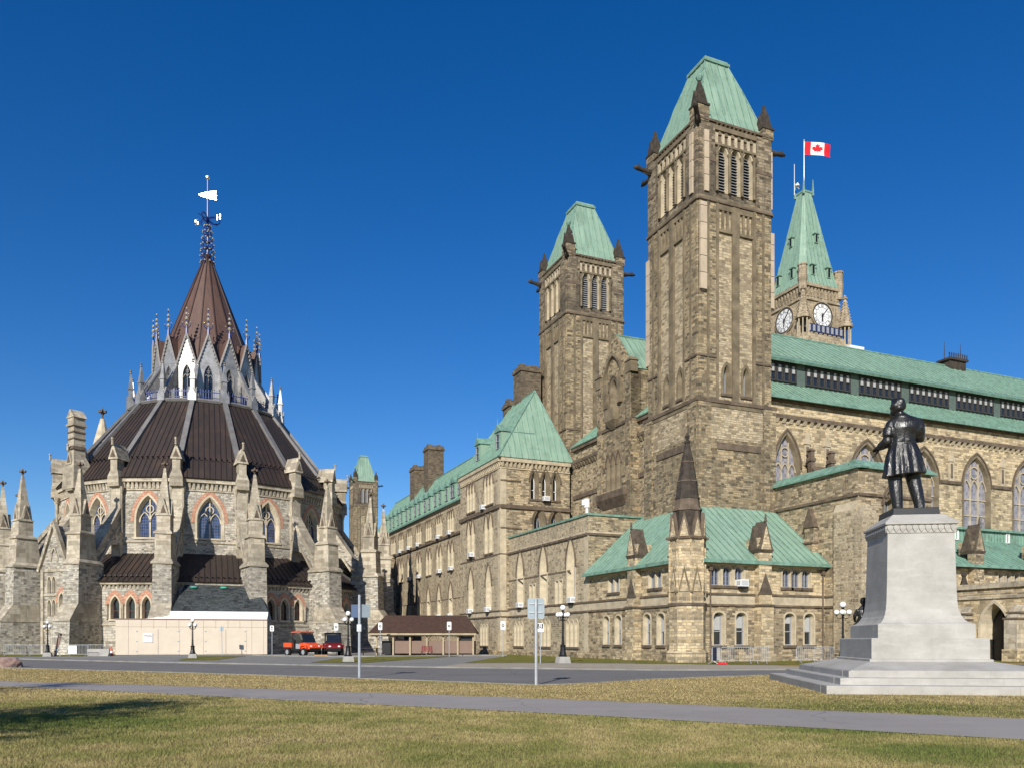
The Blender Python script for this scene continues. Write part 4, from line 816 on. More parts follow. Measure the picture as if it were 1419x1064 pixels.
# ---- hip-roofed side pavilion and the long side range ----------------------------
NP = Bld("hipped_pavilion", "three-storey stone pavilion with steep hipped copper roof, left of the second tower", "building", -1, 33.3, mats=['rubble2', 'rubble', 'band', 'darktrim', 'dressed'])
b = NP.wall; V0, V1 = 33.3, 46.4; LN = V1-V0; ZE = 21.4; P = (-1, V1); sN = lambda px: V1-pv(px, -1)
wn = []
for px in (653, 677.5):
    s_ = sN(px); wn += [(s_, 1.5, 4.9, 7.6, 2.3, BIGL)]+[(s_+d, 0.85, 11.3, 14.1, 1.5, LANC) for d in (-0.72, 0.72)]+[(s_+d, 0.62, 16.75, 18.9, 1.1, LANC) for d in (-0.95, 0, 0.95)]
wn += [(sN(px)+d, 0.5, 0.95, 2.9, 0.4, SLIT) for px in (653, 671) for d in (-0.85, 0, 0.85)]
NP.face(P, LF, LN, 0, ZE, wn, 0)
wf = [(pu(px, V0)+1, 0.80, 17.1, 19.0, 1.2, dict(LANC, frame=True, bar='white', trans=(0.55,), mat='towertrim')) for px in (740, 755.5, 770)]+[(pu(px, V0)+1, 1.3, 12.6, 14.4, 1.6, dict(BIGL, mat='towertrim')) for px in (747, 770)]
NP.face((-1, V0), FR, 8.4, 0, ZE, wf, 1)
b.face([(-1, V1, 0), (0.6, V1, 0), (0.6, V1, ZE), (-1, V1, ZE)][::-1], 1)
for P_, D, LL in ((P, LF, LN), ((-1, V0), FR, 8.4)):
    strip(b, P_, D, 0, LL, 0, 0.5, 0.12, 1); strip(b, P_, D, 0, LL, 4.05, 4.2, 0.12, 3); strip(b, P_, D, 0, LL, 4.2, 4.7, 0.05, 2); strip(b, P_, D, 0, LL, 4.7, 4.82, 0.14, 3)
    strip(b, P_, D, 0, LL, 15.9, 16.3, 0.22, 3); strip(b, P_, D, 0, LL, 20.2, 20.32, 0.1, 2); strip(b, P_, D, 0, LL, 20.95, 21.4, 0.3, 2); corbels(b, P_, D, 0, LL, 20.4, 0.55, 0.22, 0.26, 0.24, 2)
    strip(b, P_, D, -0.0, LL, 10.85, 11.0, 0.05, 3); strip(b, P_, D, LL-0.7, LL, 0.5, 20.2, 0.04, 2) if D == LF else strip(b, P_, D, 0, 0.7, 0.5, 20.2, 0.04, 2)
strip(b, (-1, V0), FR, 0, 2.4, 18.85, 19.0, 0.1, 3); strip(b, (-1, V0), FR, 0, 2.5, 13.7, 13.85, 0.1, 3)
NP.p(b, "wall", NP.mats)
r = MB(); x0, x1, y0, y1 = -1.4, 7.6, V0-0.4, V1+0.3; rz_ = 30.0; xr = 4.5; ya, yb = 36.4, 43.0
r.slab([(x0, y0, ZE), (x1, y0, ZE), (xr, ya, rz_)], 0.14, 0, 0.72, 1); r.slab([(x0, y1, ZE), (x0, y0, ZE), (xr, ya, rz_), (xr, yb, rz_)], 0.14, 0, 0.72, 1)
r.slab([(x1, y0, ZE), (x1, y1, ZE), (xr, yb, rz_), (xr, ya, rz_)], 0.14, 0); r.slab([(x1, y1, ZE), (x0, y1, ZE), (xr, yb, rz_)], 0.14, 0)
r.tube([(x0, y0, ZE), (xr, ya, rz_+0.05), (xr, yb, rz_+0.05)], 0.1, 6, 1); r.tube([(x1, y0, ZE), (xr, ya, rz_+0.05)], 0.1, 6, 1)
NP.p(r, "roof", ['copper', 'copperedge'])
def dormer(Bd, u, v, z, dep=1.8, hgt=1.7, wd=1.25):
    """copper dormer looking out along -u"""
    m = MB(); h = wd/2; m.box(u, u+dep, v-h, v+h, z, z+hgt, 0)
    m.prism([(-h-0.15, 0), (h+0.15, 0), (0, 0.85)], (u-0.2, v, z+hgt), (0, -1, 0), (0, 0, 1), (1, 0, 0), dep+1.2, 1)
    m.tube([(u-0.1, v, z+hgt+0.8), (u-0.1, v, z+hgt+1.5)], [0.05, 0.02], 5, 1)
    d = Bd.p(m, "dormer", ['copper', 'copperedge'])
    a = Bd.win((u-0.02, v+5), LF, 5, wd*0.6, z+0.15, z+hgt-0.2, 0, dict(t=0.08, depth=0.0, splay=0.02, mat='copperedge', bar='greypaint', sill=False, proud=0.1, trans=(0.5,)), d)
NP_d = [(pv(px, 0.3), ) for px in (664, 682)]
for px in (662, 690): dormer(NP, -0.55, pv(px, -0.6), ZE+1.1, 3.0, 2.0, 1.5)
for px, z in ((653, 4.75), (677.5, 4.75), (671.5, 16.4)): ac_unit(NP, P, LF, sN(px), z)
ac_unit(NP, P, LF, sN(655), 11.4); ac_unit(NP, (-1, V0), FR, pu(755.5, V0)+1, 16.95)
NR = Bld("side_range", "long stone side range with copper dormered roof receding behind the brown shelter", "building", 0.5, 46.4, mats=['rubble2', 'rubble', 'band', 'darktrim', 'dressed'])
b = NR.wall; R0, R1 = 46.4, 100.0; LR = R1-R0; ZE = 19.6; P = (0.5, R1)
wn = []; bays = [54.5+5*k for k in range(9)]
for v in bays:
    s_ = R1-v
    if v < 83: wn += [(s_, 1.35, 4.6, 7.2, 1.9, BIGL)]+[(s_+d, 0.80, 10.9, 13.2, 1.3, LANC) for d in (-0.72, 0.72)]
    wn += [(s_+d, 0.6, 15.85, 17.7, 0.95, LANC) for d in (-0.9, 0, 0.9)]
NR.face(P, LF, LR, 0, ZE, wn, 0)
strip(b, P, LF, 0, LR, 4.05, 4.2, 0.12, 3); strip(b, P, LF, 0, LR, 15.3, 15.6, 0.2, 3); strip(b, P, LF, 0, LR, 19.25, 19.6, 0.32, 2); corbels(b, P, LF, 0, LR, 18.85, 0.4, 0.2, 0.25, 0.22, 2)
strip(b, P, LF, 0, LR, 7.0, 7.12, 0.03, 3)
NR.p(b, "wall", NR.mats)
r = MB(); r.slab([(0.05, R1, ZE), (0.05, R0, ZE), (5, R0, 27.0), (5, R1, 27.0)], 0.14, 0, 0.8, 1); r.slab([(10, R0, ZE), (10, R1, ZE), (5, R1, 27.0), (5, R0, 27.0)], 0.14, 0); r.tube([(5, R0, 27.05), (5, R1, 27.05)], 0.12, 6, 1)
r.box(-0.05, 0.15, R0, R1, ZE-0.15, ZE+0.1, 1); NR.p(r, "roof", ['copper', 'copperedge'])
for v in [51.5]+bays[:-1]: dormer(NR, 0.35, v-0.9, ZE+0.5, 2.4, 2.0, 1.3); dormer(NR, 0.35, v+1.3, ZE+0.5, 2.4, 2.0, 1.3)
for i, v in enumerate(bays):
    if i in (0, 1, 2): ac_unit(NR, P, LF, R1-v, 4.6)
    if i in (0, 1, 3, 4): ac_unit(NR, P, LF, R1-v+0.7, 10.8)
    if i in (0, 1, 3, 4, 5): ac_unit(NR, P, LF, R1-v, 15.6)
def chimney(Bd, u, v, wu, wv, z0, z1):
    m = MB(); m.box(u-wu/2, u+wu/2, v-wv/2, v+wv/2, z0, z1-0.9, 0); m.box(u-wu/2-0.15, u+wu/2+0.15, v-wv/2-0.15, v+wv/2+0.15, z1-0.9, z1-0.55, 0); m.box(u-wu/2, u+wu/2, v-wv/2, v+wv/2, z1-0.55, z1-0.2, 0)
    for a in (-0.3, 0.3): m.box(u+a*wu-0.3, u+a*wu+0.3, v-0.4, v+0.4, z1-0.2, z1+0.15, 0)
    Bd.p(m, "chimney", 'darkrubble')
chimney(NR, 5, 76.5, 2.6, 2.4, 23, 32.6); chimney(NR, 5, 84.5, 2.6, 2.6, 23, 30.9)
chimney(NP, 5.6, 41.0, 2.6, 2.2, 26, 34.3); chimney(NP, 4.9, 44.2, 1.4, 2.2, 25, 31.0)
# ---- corridor joining the round hall ---------------------------------------------
CO = Bld("linking_corridor", "shaded stone corridor with pointed window linking the round hall to the side range", "building", -17, 83.2, mats=['rubble', 'band', 'darktrim'])
b = CO.wall; P = (-17, 83.2); CO.face(P, FR, 17.4, 0, 15.4, [(pu(531, 83.2)+17, 2.2, 9.2, 11.6, 1.7, dict(BIGL, glass='leadedpale', lights=3))], 0)
strip(b, P, FR, 0, 17.4, 15.1, 15.5, 0.2, 1); strip(b, P, FR, 0, 17.4, 8.4, 8.6, 0.15, 2); b.face([(-17, 83.2, 15.4), (0.4, 83.2, 15.4), (0.4, 92, 15.4), (-17, 92, 15.4)], 2); b.rects((-2.2, 83.2), FR, RT, [(0, -0.8, 0.8, -1.2, 0.1), (13.5, -0.8, 0.8, -1.2, 0.1), (15.2, -0.8, 0.8, -0.1, 0.1)], 0)
CO.p(b, "wall", CO.mats)
# ================================================================ round library hall
LC = (-41.8, 112.0)
LB_ = Bld("round_library", "round stone hall with flying buttresses, dark brown roof, silver lantern and brown spire", "building", 0, 0, False, (LC[0], LC[1], 0), 0.0, ['greyrubble', 'libashlar', 'redstone', 'darktrim'])
b = LB_.wall
def rad(phi): return (sin(phi), -cos(phi))
def tan_(phi): return (cos(phi), sin(phi))
def pp_(phi, R): return (R*sin(phi), -R*cos(phi))
STEP = radians(22.5); PH = [radians(10)+STEP*k for k in range(16)]
GOTH = dict(t=0.22, depth=0.6, splay=0.18, mat='libdressed', bar='libdressed', glass='leaded', lights=2, tracery=True, frame=False, stonebar=True, bw=0.16, vouss=0.42, proud=0.06, trim='libdressed')
LOWW = dict(t=0.17, depth=0.5, splay=0.10, mat='libdressed', bar='brownpaint', vouss=0.42, trans=(0.62,), proud=0.07, trim='libdressed')
RD, RA = 17.8, 22.0
vis = lambda k: (((math.degrees(PH[k])+11.25+180) % 360)-180)
for k in range(16):
    a, c = PH[k], PH[(k+1) % 16]; mid = a+STEP/2; D = tan_(mid); seen = -100 < vis(k) < 120
    P = pp_(a, RD); L = 2*RD*sin(STEP/2)
    LB_.face(P, D, L, 8.0, 20.3, [(L/2, 2.8, 13.5, 15.6, 2.75, GOTH)] if seen else [], 0)
    strip(b, P, D, 0, L, 19.9, 20.45, 0.45, 1); strip(b, P, D, 0, L, 18.95, 19.1, 0.12, 1); strip(b, P, D, 0.3, L-0.3, 12.9, 13.15, 0.12, 1)
    if seen: corbels(b, P, D, 0.5, L-0.5, 19.15, 0.72, 0.26, 0.22, 0.3, 1)
    P = pp_(a, RA); L = 2*RA*sin(STEP/2); m = L/2
    LB_.face(P, D, L, 0, 8.15, [(m+d, 1.0, 3.9, 5.4, 1.05, LOWW) for d in (-1.75, 0, 1.75)] if seen else [], 0)
    if seen:
        strip(b, P, D, 0, L, 7.75, 8.15, 0.35, 1); corbels(b, P, D, 0.8, L-0.8, 7.35, 0.4, 0.22, 0.22, 0.24, 1); strip(b, P, D, 0, L, 3.2, 3.45, 0.12, 1); strip(b, P, D, 0, L, 0, 0.6, 0.15, 0)
        for d in (-2.63, -0.875, 0.875, 2.63):
            q = (P[0]+D[0]*(m+d)-nrm_in(D)[0]*0.1, P[1]+D[1]*(m+d)-nrm_in(D)[1]*0.1); b.frus(q[0], q[1], 3.9, 5.3, 0.12, 0.12, 6, 0, 1); b.frus(q[0], q[1], 5.2, 5.55, 0.13, 0.27, 6, 0, 1)
LB_.p(b, "wall", LB_.mats)
def facet_roof(name, R0, z0, R1, z1, mats, seam, rng=range(16), t=0.12, parts=None):
    r = parts or MB()
    for k in rng:
        a, c = PH[k], PH[k]+STEP
        p = [(*pp_(a, R0), z0), (*pp_(c, R0), z0), (*pp_(c, R1), z1), (*pp_(a, R1), z1)]
        r.slab(p, t, 0, seam, 1, 0.06, 0.06)
    return r
M['seam'] = plain("dark seam", (0.016, 0.012, 0.011), 0.5, var=0.2)
M['seambrown'] = plain("brown seam", (0.06, 0.035, 0.028), 0.5, var=0.2)
r = facet_roof("", 18.5, 20.4, 16.6, 22.9, None, 0.62); facet_roof("", 16.62, 22.85, 9.7, 31.7, None, 0.62, parts=r)
for k in range(16):                                       # snow guards along the eaves break
    a = PH[k]; D = tan_(a+STEP/2); q = pp_(a, 16.75); L = 2*16.75*sin(STEP/2)
    for j in range(int(L/0.62)): x = 0.3+j*0.62; r.bar((q[0]+D[0]*x, q[1]+D[1]*x, 22.95), (q[0]+D[0]*x+rad(a+STEP/2)[0]*0.35, q[1]+D[1]*x+rad(a+STEP/2)[1]*0.35, 23.1), 0.14, 0.1, 1)
LB_.p(r, "main_roof", ['brownroof', 'seam'])
r = facet_roof("", 22.6, 8.1, 17.7, 11.7, None, 0.62); 
for k in range(16):
    a = PH[k]; D = tan_(a+STEP/2); q = pp_(a, 22.0); L = 2*22*sin(STEP/2)
    for j in range(int(L/0.6)): x = 0.3+j*0.6; e_ = rad(a+STEP/2); r.bar((q[0]+D[0]*x, q[1]+D[1]*x, 8.65), (q[0]+D[0]*x+e_[0]*0.3, q[1]+D[1]*x+e_[1]*0.3, 8.75), 0.16, 0.12, 1)
LB_.p(r, "aisle_roof", ['brownroof', 'seam'])
# ribs
for k in range(16):
    a = PH[k]; m = MB(); p0 = pp_(a, 17.0); p1 = pp_(a, 9.7)
    m.bar((*p0, 22.6), (*p1, 31.85), 0.6, 0.35, 0); LB_.p(m, "roof_rib", 'lead')
# corner piers with gablets at the eaves
for k in range(16):
    if not -125 < vis(k)-11.25 < 130: continue
    a = PH[k]; er, et = rad(a), tan_(a); m = MB(); O = (0, 0)
    m.rects(O, et, er, [(8.5, -0.58, 0.58, 17.2, 18.3), (19.3, -0.58, 0.58, 17.2, 18.3)], 0)
    for s_ in (-0.66, 0.66): q = (er[0]*18.15+et[0]*s_, er[1]*18.15+et[1]*s_); m.frus(q[0], q[1], 14, 18.6, 0.13, 0.13, 7, 0, 0); m.frus(q[0], q[1], 18.5, 19.3, 0.14, 0.34, 7, 0, 0)
    m.rects(O, et, er, [(19.3, -0.72, 0.72, 17.0, 18.75), (20.4, -0.72, 0.72, 17.0, 18.75), (21.2, -0.44, 0.44, 17.4, 18.6), (22.6, -0.44, 0.44, 17.4, 18.6)], 0)
    m.prism([(-0.66, 0), (0.66, 0), (0, 1.85)], (er[0]*18.75, er[1]*18.75, 22.4), (*et, 0), (0, 0, 1), (-er[0], -er[1], 0), 2.2, 0)
    m.prism([(-0.34, 0.15), (0.34, 0.15), (0, 1.0)], (er[0]*18.8, er[1]*18.8, 22.5), (*et, 0), (0, 0, 1), (-er[0], -er[1], 0), 0.1, 1); m.frus(er[0]*18.85, er[1]*18.85, 24.0, 24.7, 0.14, 0.1, 6, 0, 0); m.ball((er[0]*18.85, er[1]*18.85, 24.7), 0.18, 6, 0)
    LB_.p(m, "eaves_pier", ['libashlar', 'darktrim'])
def cross_finial(m, x, y, z, s=1.0, mi=0):
    m.frus(x, y, z, z+0.55*s, 0.12*s, 0.09*s, 6, 0, mi); m.ball((x, y, z+0.6*s), 0.2*s, 7, mi); m.box(x-0.42*s, x+0.42*s, y-0.14*s, y+0.14*s, z+0.68*s, z+0.92*s, mi); m.box(x-0.14*s, x+0.14*s, y-0.42*s, y+0.42*s, z+0.682*s, z+0.918*s, mi); m.frus(x, y, z+0.9*s, z+1.2*s, 0.18*s, 0.05*s, 6, 0, mi)
# outer buttresses with flyers
for k in range(16):
    if not -115 < vis(k)-11.25 < 125: continue
    a = PH[k]; er, et = rad(a), tan_(a); m = MB(); O = (0, 0); R = lambda *s: m.rects(O, et, er, *s)
    m.rects(O, et, er, [(0, -1.08, 1.08, 21.0, 26.8), (3.7, -1.06, 1.06, 21.0, 26.6), (5.4, -0.98, 0.98, 21.0, 25.3), (9.75, -0.95, 0.95, 21.5, 25.2)], 0)
    m.rects(O, et, er, [(3.6, -1.11, 1.11, 22.5, 26.72), (3.75, -1.10, 1.10, 22.5, 26.65), (5.5, -1.01, 1.01, 22.5, 25.36)], 1)
    m.rects(O, et, er, [(9.75, -1.12, 1.12, 21.6, 25.35), (9.95, -1.12, 1.12, 21.6, 25.35), (10.3, -0.9, 0.9, 22.0, 25.0)], 1)
    m.rects(O, et, er, [(10.3, -0.84, 0.84, 22.3, 24.95), (13.0, -0.80, 0.80, 22.6, 24.85)], 1)
    m.rects(O, et, er, [(13.0, -0.95, 0.95, 22.7, 25.0), (13.18, -0.95, 0.95, 22.7, 25.0), (13.4, -0.75, 0.75, 23.0, 24.7)], 1); m.rects(O, et, er, [(13.4, -0.70, 0.70, 23.05, 24.6), (15.0, -0.70, 0.70, 23.05, 24.6)], 1)
    m.rects(O, et, er, [(15.0, -0.82, 0.82, 23.0, 24.7), (15.15, -0.82, 0.82, 23.0, 24.7)], 1)
    cx, cy = er[0]*23.85, er[1]*23.85; m.frus(cx, cy, 15.15, 20.2, 0.95, 0.16, 4, a+pi/4, 1)
    for aa in (0, pi/2, pi, 3*pi/2):
        n_ = rad(a+aa); d_ = tan_(a+aa); m.prism([(-0.52, 0), (0.52, 0), (0, 1.75)], (cx+n_[0]*0.80, cy+n_[1]*0.80, 15.15), (*d_, 0), (0, 0, 1), (-n_[0], -n_[1], 0), 0.5, 1)
        m.prism([(-0.28, 0.12), (0.28, 0.12), (0, 1.05)], (cx+n_[0]*0.83, cy+n_[1]*0.83, 15.15), (*d_, 0), (0, 0, 1), (-n_[0], -n_[1], 0), 0.2, 2)
    cross_finial(m, cx, cy, 20.0, 0.85, 2)
    LB_.p(m, "buttress", ['greyrubble', 'libashlar', 'darktrim'])
    m = MB(); ex = (er[0], er[1], 0)                       # flyer: sloping wall over an arched opening
    low = [(17.6, 12.6)]+[(18.3+4.2*sin(t_), 8.4+4.2*cos(t_)) for t_ in [0.0, 0.3, 0.6, 0.9, 1.2, 1.5]]
    top = [(22.6, 10.2), (17.6, 17.2)]
    m.prism([(x, z) for x, z in low]+top, (-et[0]*0.55, -et[1]*0.55, 0), ex, (0, 0, 1), (*et, 0), 1.1, 0)
    m.prism([(17.6, 17.15), (22.8, 9.95), (23.0, 10.45), (17.6, 17.85)], (-et[0]*0.72, -et[1]*0.72, 0), ex, (0, 0, 1), (*et, 0), 1.44, 1)
    m.prism([(17.6, 15.6), (22.4, 8.9), (22.4, 9.35), (17.6, 16.05)], (-et[0]*0.64, -et[1]*0.64, 0), ex, (0, 0, 1), (*et, 0), 1.28, 1)
    LB_.p(m, "flying_buttress", ['greyrubble', 'libashlar'])
# lantern: platform, cladding drum with gables, spire
m = MB(); N16 = lambda R: [pp_(a, R) for a in PH]
m.loft([[(*p, 31.5) for p in N16(9.95)], [(*p, 31.75) for p in N16(10.1)], [(*p, 31.95) for p in N16(9.95)]], 0); LB_.p(m, "platform", 'lead')
LT_ = Bld.__new__(Bld); LT_.o = (0, 0); LT_.t = LB_.t; LT_.wall = MB()
LAN = dict(t=0.12, depth=0.28, splay=0.06, mat='silver', bar='lead', glass='glass', lights=2, tracery=True, frame=False, proud=0.05, sill=False)
RL = 6.9
for k in range(16):
    a = PH[k]; mid = a+STEP/2; D = tan_(mid); P = pp_(a, RL); L = 2*RL*sin(STEP/2); ey = nrm_in(D)
    LT_.face(P, D, L, 31.8, 37.4, [(L/2, 1.1, 32.6, 35.6, 1.5, LAN)] if -110 < vis(k) < 120 else [], 0)
    for s_ in (0.0, L): LT_.wall.obx(P, D, ey, s_-0.15, s_+0.15, -0.18, 0.1, 31.8, 37.2, 0)
    LT_.wall.prism([(0.02, 37.3), (L-0.02, 37.3), (L/2, 41.0)], (P[0]-ey[0]*0.02, P[1]-ey[1]*0.02, 0), (*D, 0), (0, 0, 1), (*ey, 0), 0.25, 0)
    for s0_, s1_ in ((0.0, L/2), (L, L/2)):                # raking gable trim with beads
        A = Vector((P[0]+D[0]*s0_-ey[0]*0.1, P[1]+D[1]*s0_-ey[1]*0.1, 37.0)); B = Vector((P[0]+D[0]*s1_-ey[0]*0.1, P[1]+D[1]*s1_-ey[1]*0.1, 41.1))
        LT_.wall.bar(A, B, 0.22, 0.2, 1)
        for j in range(1, 9): q = A.lerp(B, j/9); LT_.wall.box(q.x-0.09, q.x+0.09, q.y-0.16, q.y, q.z-0.35, q.z-0.14, 1)
LT_.p(LT_.wall, "lantern", ['silver', 'lead'])
r = MB()
for k in range(16):
    a = PH[k]; mid = a+STEP/2; D = tan_(mid); P = pp_(a, RL); L = 2*RL*sin(STEP/2); ap = Vector((0, 0, 54.4)); er = rad(mid); ra = RL*cos(STEP/2)
    # spire facet plus the little roof running back from each gable
    r.slab([(*pp_(a, 6.7), 37.3), (*pp_(a+STEP, 6.7), 37.3), (*pp_(a+STEP, 0.28), 54.2), (*pp_(a, 0.28), 54.2)], 0.1, 0)
    r.bar((*pp_(a, 6.75), 37.3), (*pp_(a, 0.3), 54.3), 0.13, 0.12, 1)
    top = (er[0]*ra, er[1]*ra, 41.0); back = (er[0]*5.15, er[1]*5.15, 41.0)
    for s_ in (0, L): q = (P[0]+D[0]*s_, P[1]+D[1]*s_, 37.3); r.face([q, top, back] if s_ == 0 else [top, q, back], 0)
LB_.p(r, "spire", ['spireroof', 'seambrown'])
for k in range(16):
    a = PH[k]; er, et = rad(a), tan_(a); m = MB()           # outer pinnacle and its flying strut
    if vis(k)-11.25 < -125 or vis(k)-11.25 > 135: continue
    m.rects((0, 0), et, er, [(31.6, -0.5, 0.5, 9.15, 10.15), (32.5, -0.5, 0.5, 9.15, 10.15), (32.9, -0.26, 0.26, 9.39, 9.91), (34.4, -0.26, 0.26, 9.39, 9.91)], 0)
    for aa in (0, pi/2, pi, 3*pi/2):
        n_ = rad(a+aa); d_ = tan_(a+aa); m.prism([(-0.4, 0), (0.4, 0), (0, 0.9)], (er[0]*9.65+n_[0]*0.5, er[1]*9.65+n_[1]*0.5, 32.5), (*d_, 0), (0, 0, 1), (-n_[0], -n_[1], 0), 0.6, 0)
    m.frus(er[0]*9.65, er[1]*9.65, 34.3, 34.45, 0.5, 0.5, 4, a+pi/4, 0); m.frus(er[0]*9.65, er[1]*9.65, 34.45, 36.4, 0.4, 0.1, 4, a+pi/4, 0); m.frus(er[0]*9.65, er[1]*9.65, 36.4, 36.55, 0.17, 0.17, 6, 0, 1); m.ball((er[0]*9.65, er[1]*9.65, 36.75), 0.14, 7, 1)
    LB_.p(m, "lantern_pinnacle", ['silver', 'lead'])
    m = MB(); m.prism([(6.9, 34.6), (9.4, 32.2), (9.5, 32.9), (6.9, 37.0), (6.9, 35.6)], (-et[0]*0.16, -et[1]*0.16, 0), (*er, 0), (0, 0, 1), (*et, 0), 0.32, 0); m.bar((*pp_(a, 9.55), 32.85), (*pp_(a, 6.9), 37.1), 0.45, 0.16, 0); LB_.p(m, "strut", 'silver')
    q = pp_(a+STEP/2, RL*cos(STEP/2)+0.05); m = MB(); m.frus(q[0], q[1], 41.0, 42.3, 0.12, 0.06, 6, 0, 0); m.frus(q[0], q[1], 41.0, 41.7, 0.2, 0.16, 6, 0, 0)
    for z in (42.3, 43.0, 43.6): m.ball((q[0], q[1], z), 0.24 if z < 43.5 else 0.2, 7, 1)
    m.frus(q[0], q[1], 42.4, 44.3, 0.06, 0.03, 5, 0, 0); m.ball((q[0], q[1], 44.3), 0.12, 6, 1)
    for d in (-0.5, 0.5):
        e2 = tan_(a+STEP/2); m.tube([(q[0], q[1], 41.6), (q[0]+e2[0]*d, q[1]+e2[1]*d, 42.0), (q[0]+e2[0]*d*1.1, q[1]+e2[1]*d*1.1, 42.4)], 0.05, 4, 0); m.ball((q[0]+e2[0]*d*1.1, q[1]+e2[1]*d*1.1, 42.5), 0.1, 5, 1)
    LB_.p(m, "gable_finial", ['blueiron', 'gold'])
m = MB()                                                  # blue cresting railing round the platform
for k in range(16):
    A, B = pp_(PH[k], 9.3), pp_(PH[k]+STEP, 9.3)
    for z in (32.3, 33.0): m.bar((*A, z), (*B, z), 0.08, 0.08, 0)
    for j in range(11):
        f = (j+0.5)/11; x, y = A[0]+(B[0]-A[0])*f, A[1]+(B[1]-A[1])*f; m.bar((x, y, 31.9), (x, y, 33.3), 0.05, 0.05, 0)
        if j % 2: m.ball((x, y, 33.35), 0.07, 5, 0)
LB_.p(m, "cresting_rail", ['blueiron'])
m = MB()                                                  # crown of blue ironwork and the gilded vane
m.frus(0, 0, 54, 61, 0.16, 0.08, 6, 0, 0); rng_ = random.Random(3)
for z, R in ((53.0, 0.95), (53.8, 0.95), (54.6, 0.9), (55.4, 0.85), (56.3, 0.75), (57.2, 0.62), (58.0, 0.45)):
    for j in range(9):
        a = 2*pi*j/9+z*1.3; x, y = R*cos(a), R*sin(a)
        m.tube([(0.15*cos(a), 0.15*sin(a), z-0.3), (x*0.7, y*0.7, z-0.15), (x, y, z+0.2), (x*0.8, y*0.8, z+0.5)], 0.085, 4, 0); m.ball((x, y, z+0.3), 0.13, 5, 1)
LB_.p(m, "iron_crown", ['blueiron', 'gold'])
m = MB(); zc = 59.2
m.frus(0, 0, 58, 65.0, 0.14, 0.08, 6, 0, 0); m.ball((0, 0, 58.6), 0.24, 8, 0)
for j in range(3):
    a0 = 2*pi*j/3+0.4; c_ = (0.85*cos(a0), 0.85*sin(a0)); pts = [(c_[0]+0.75*cos(t_)*cos(a0), c_[1]+0.75*cos(t_)*sin(a0), zc+0.5*sin(t_)) for t_ in [2*pi*i/12 for i in range(13)]]; m.tube(pts, 0.10, 4, 0)
for ax in (Vector((0.93, -0.36, 0)), Vector((0.36, 0.93, 0))):
    m.bar(ax*-1.9+Vector((0, 0, zc)), ax*1.9+Vector((0, 0, zc)), 0.07, 0.07, 0)
LB_.p(m, "vane_shaft", ['blueiron'])
m = MB()                                                  # compass letters N and S, ball and swallow-tailed vane
ax = Vector((0.93, -0.36, 0)); 
for sgn, strokes in ((1, [((-0.25, -0.35), (-0.25, 0.35)), ((-0.25, 0.35), (0.25, -0.35)), ((0.25, -0.35), (0.25, 0.35))]), (-1, [((0.25, 0.32), (-0.2, 0.32)), ((-0.2, 0.32), (-0.2, 0.02)), ((-0.2, 0.02), (0.2, -0.02)), ((0.2, -0.02), (0.2, -0.32)), ((0.2, -0.32), (-0.25, -0.32))])):
    c_ = ax*1.9*sgn+Vector((0, 0, zc))
    lt_ = MB()
    for (x0, z0), (x1, z1) in strokes: lt_.bar(c_+ax*x0+Vector((0, 0, z0)), c_+ax*x1+Vector((0, 0, z1)), 0.12, 0.1, 0)
    LB_.p(lt_, "compass_letter", ['gold'])
bl_ = MB(); bl_.ball((0, 0, 65.0), 0.28, 10, 0); LB_.p(bl_, "ball_finial", ['gold'])
m.prism([(x*0.74, z*0.74) for x, z in ((-1.75, 0.05), (-1.4, -0.25), (-0.2, -0.6), (1.5, -0.95), (1.35, -0.45), (1.55, -0.1), (1.3, 0.25), (1.5, 0.75), (0.3, 0.6), (-1.1, 0.3))], (0.1, -0.04, 62.6), (0.9984, 0.057, 0), (0, 0, 1), (-0.057, 0.9984, 0), 0.06, 0)
LB_.p(m, "weather_vane", ['gold'])
# stair chimney, spirelet and the gabled frontispiece with its side door on the left
a = PH[14]; er, et = rad(a), tan_(a); m = MB()
m.rects((0, 0), et, er, [(19.5, -1.5, 1.2, 16.4, 18.8), (22.2, -1.4, 1.1, 16.6, 18.7), (23.4, -0.72, 0.72, 17.1, 18.5), (27.0, -0.66, 0.66, 17.15, 18.45)], 0)
m.rects((0, 0), et, er, [(24.2, -0.85, 0.85, 17.0, 18.65), (24.6, -0.75, 0.75, 17.1, 18.5)], 1); m.rects((0, 0), et, er, [(27.0, -0.85, 0.85, 17.0, 18.65), (27.25, -0.85, 0.85, 17.0, 18.65), (27.3, -0.68, 0.68, 17.15, 18.5), (28.0, -0.68, 0.68, 17.15, 18.5)], 0); m.prism([(-0.9, 0), (0.9, 0), (0, 1.0)], (er[0]*18.6, er[1]*18.6, 28.0), (*et, 0), (0, 0, 1), (-er[0], -er[1], 0), 1.6, 0)
for z_ in (25.4, 26.2): m.rects((0, 0), et, er, [(z_, -0.76, 0.76, 17.08, 18.55), (z_+0.15, -0.76, 0.76, 17.08, 18.55)], 1)
LB_.p(m, "stair_chimney", ['libashlar', 'darktrim'])
m = MB(); q = (at(142, 116)[0]-LC[0], 4.0); m.lathe(q[0], q[1], [(2.0, 20), (2.0, 26.5), (1.75, 27.2), (0.28, 33.0)], 10, 0); cross_finial(m, q[0], q[1], 33.0, 1.3, 1); LB_.p(m, "stone_spirelet", ['libdressed', 'darktrim'])
mid = PH[14]+STEP/2; D = tan_(mid); ey = nrm_in(D); c_ = pp_(mid, 22.9); P = (c_[0]-D[0]*2.1, c_[1]-D[1]*2.1)
FP = Bld.__new__(Bld); FP.o = (0, 0); FP.t = LB_.t; FP.wall = MB(); FP.mats = LB_.mats
lt = dict(t=0.10, depth=0.25, splay=0.06, mat='libdressed', bar='brownpaint', frame=False, sill=False)
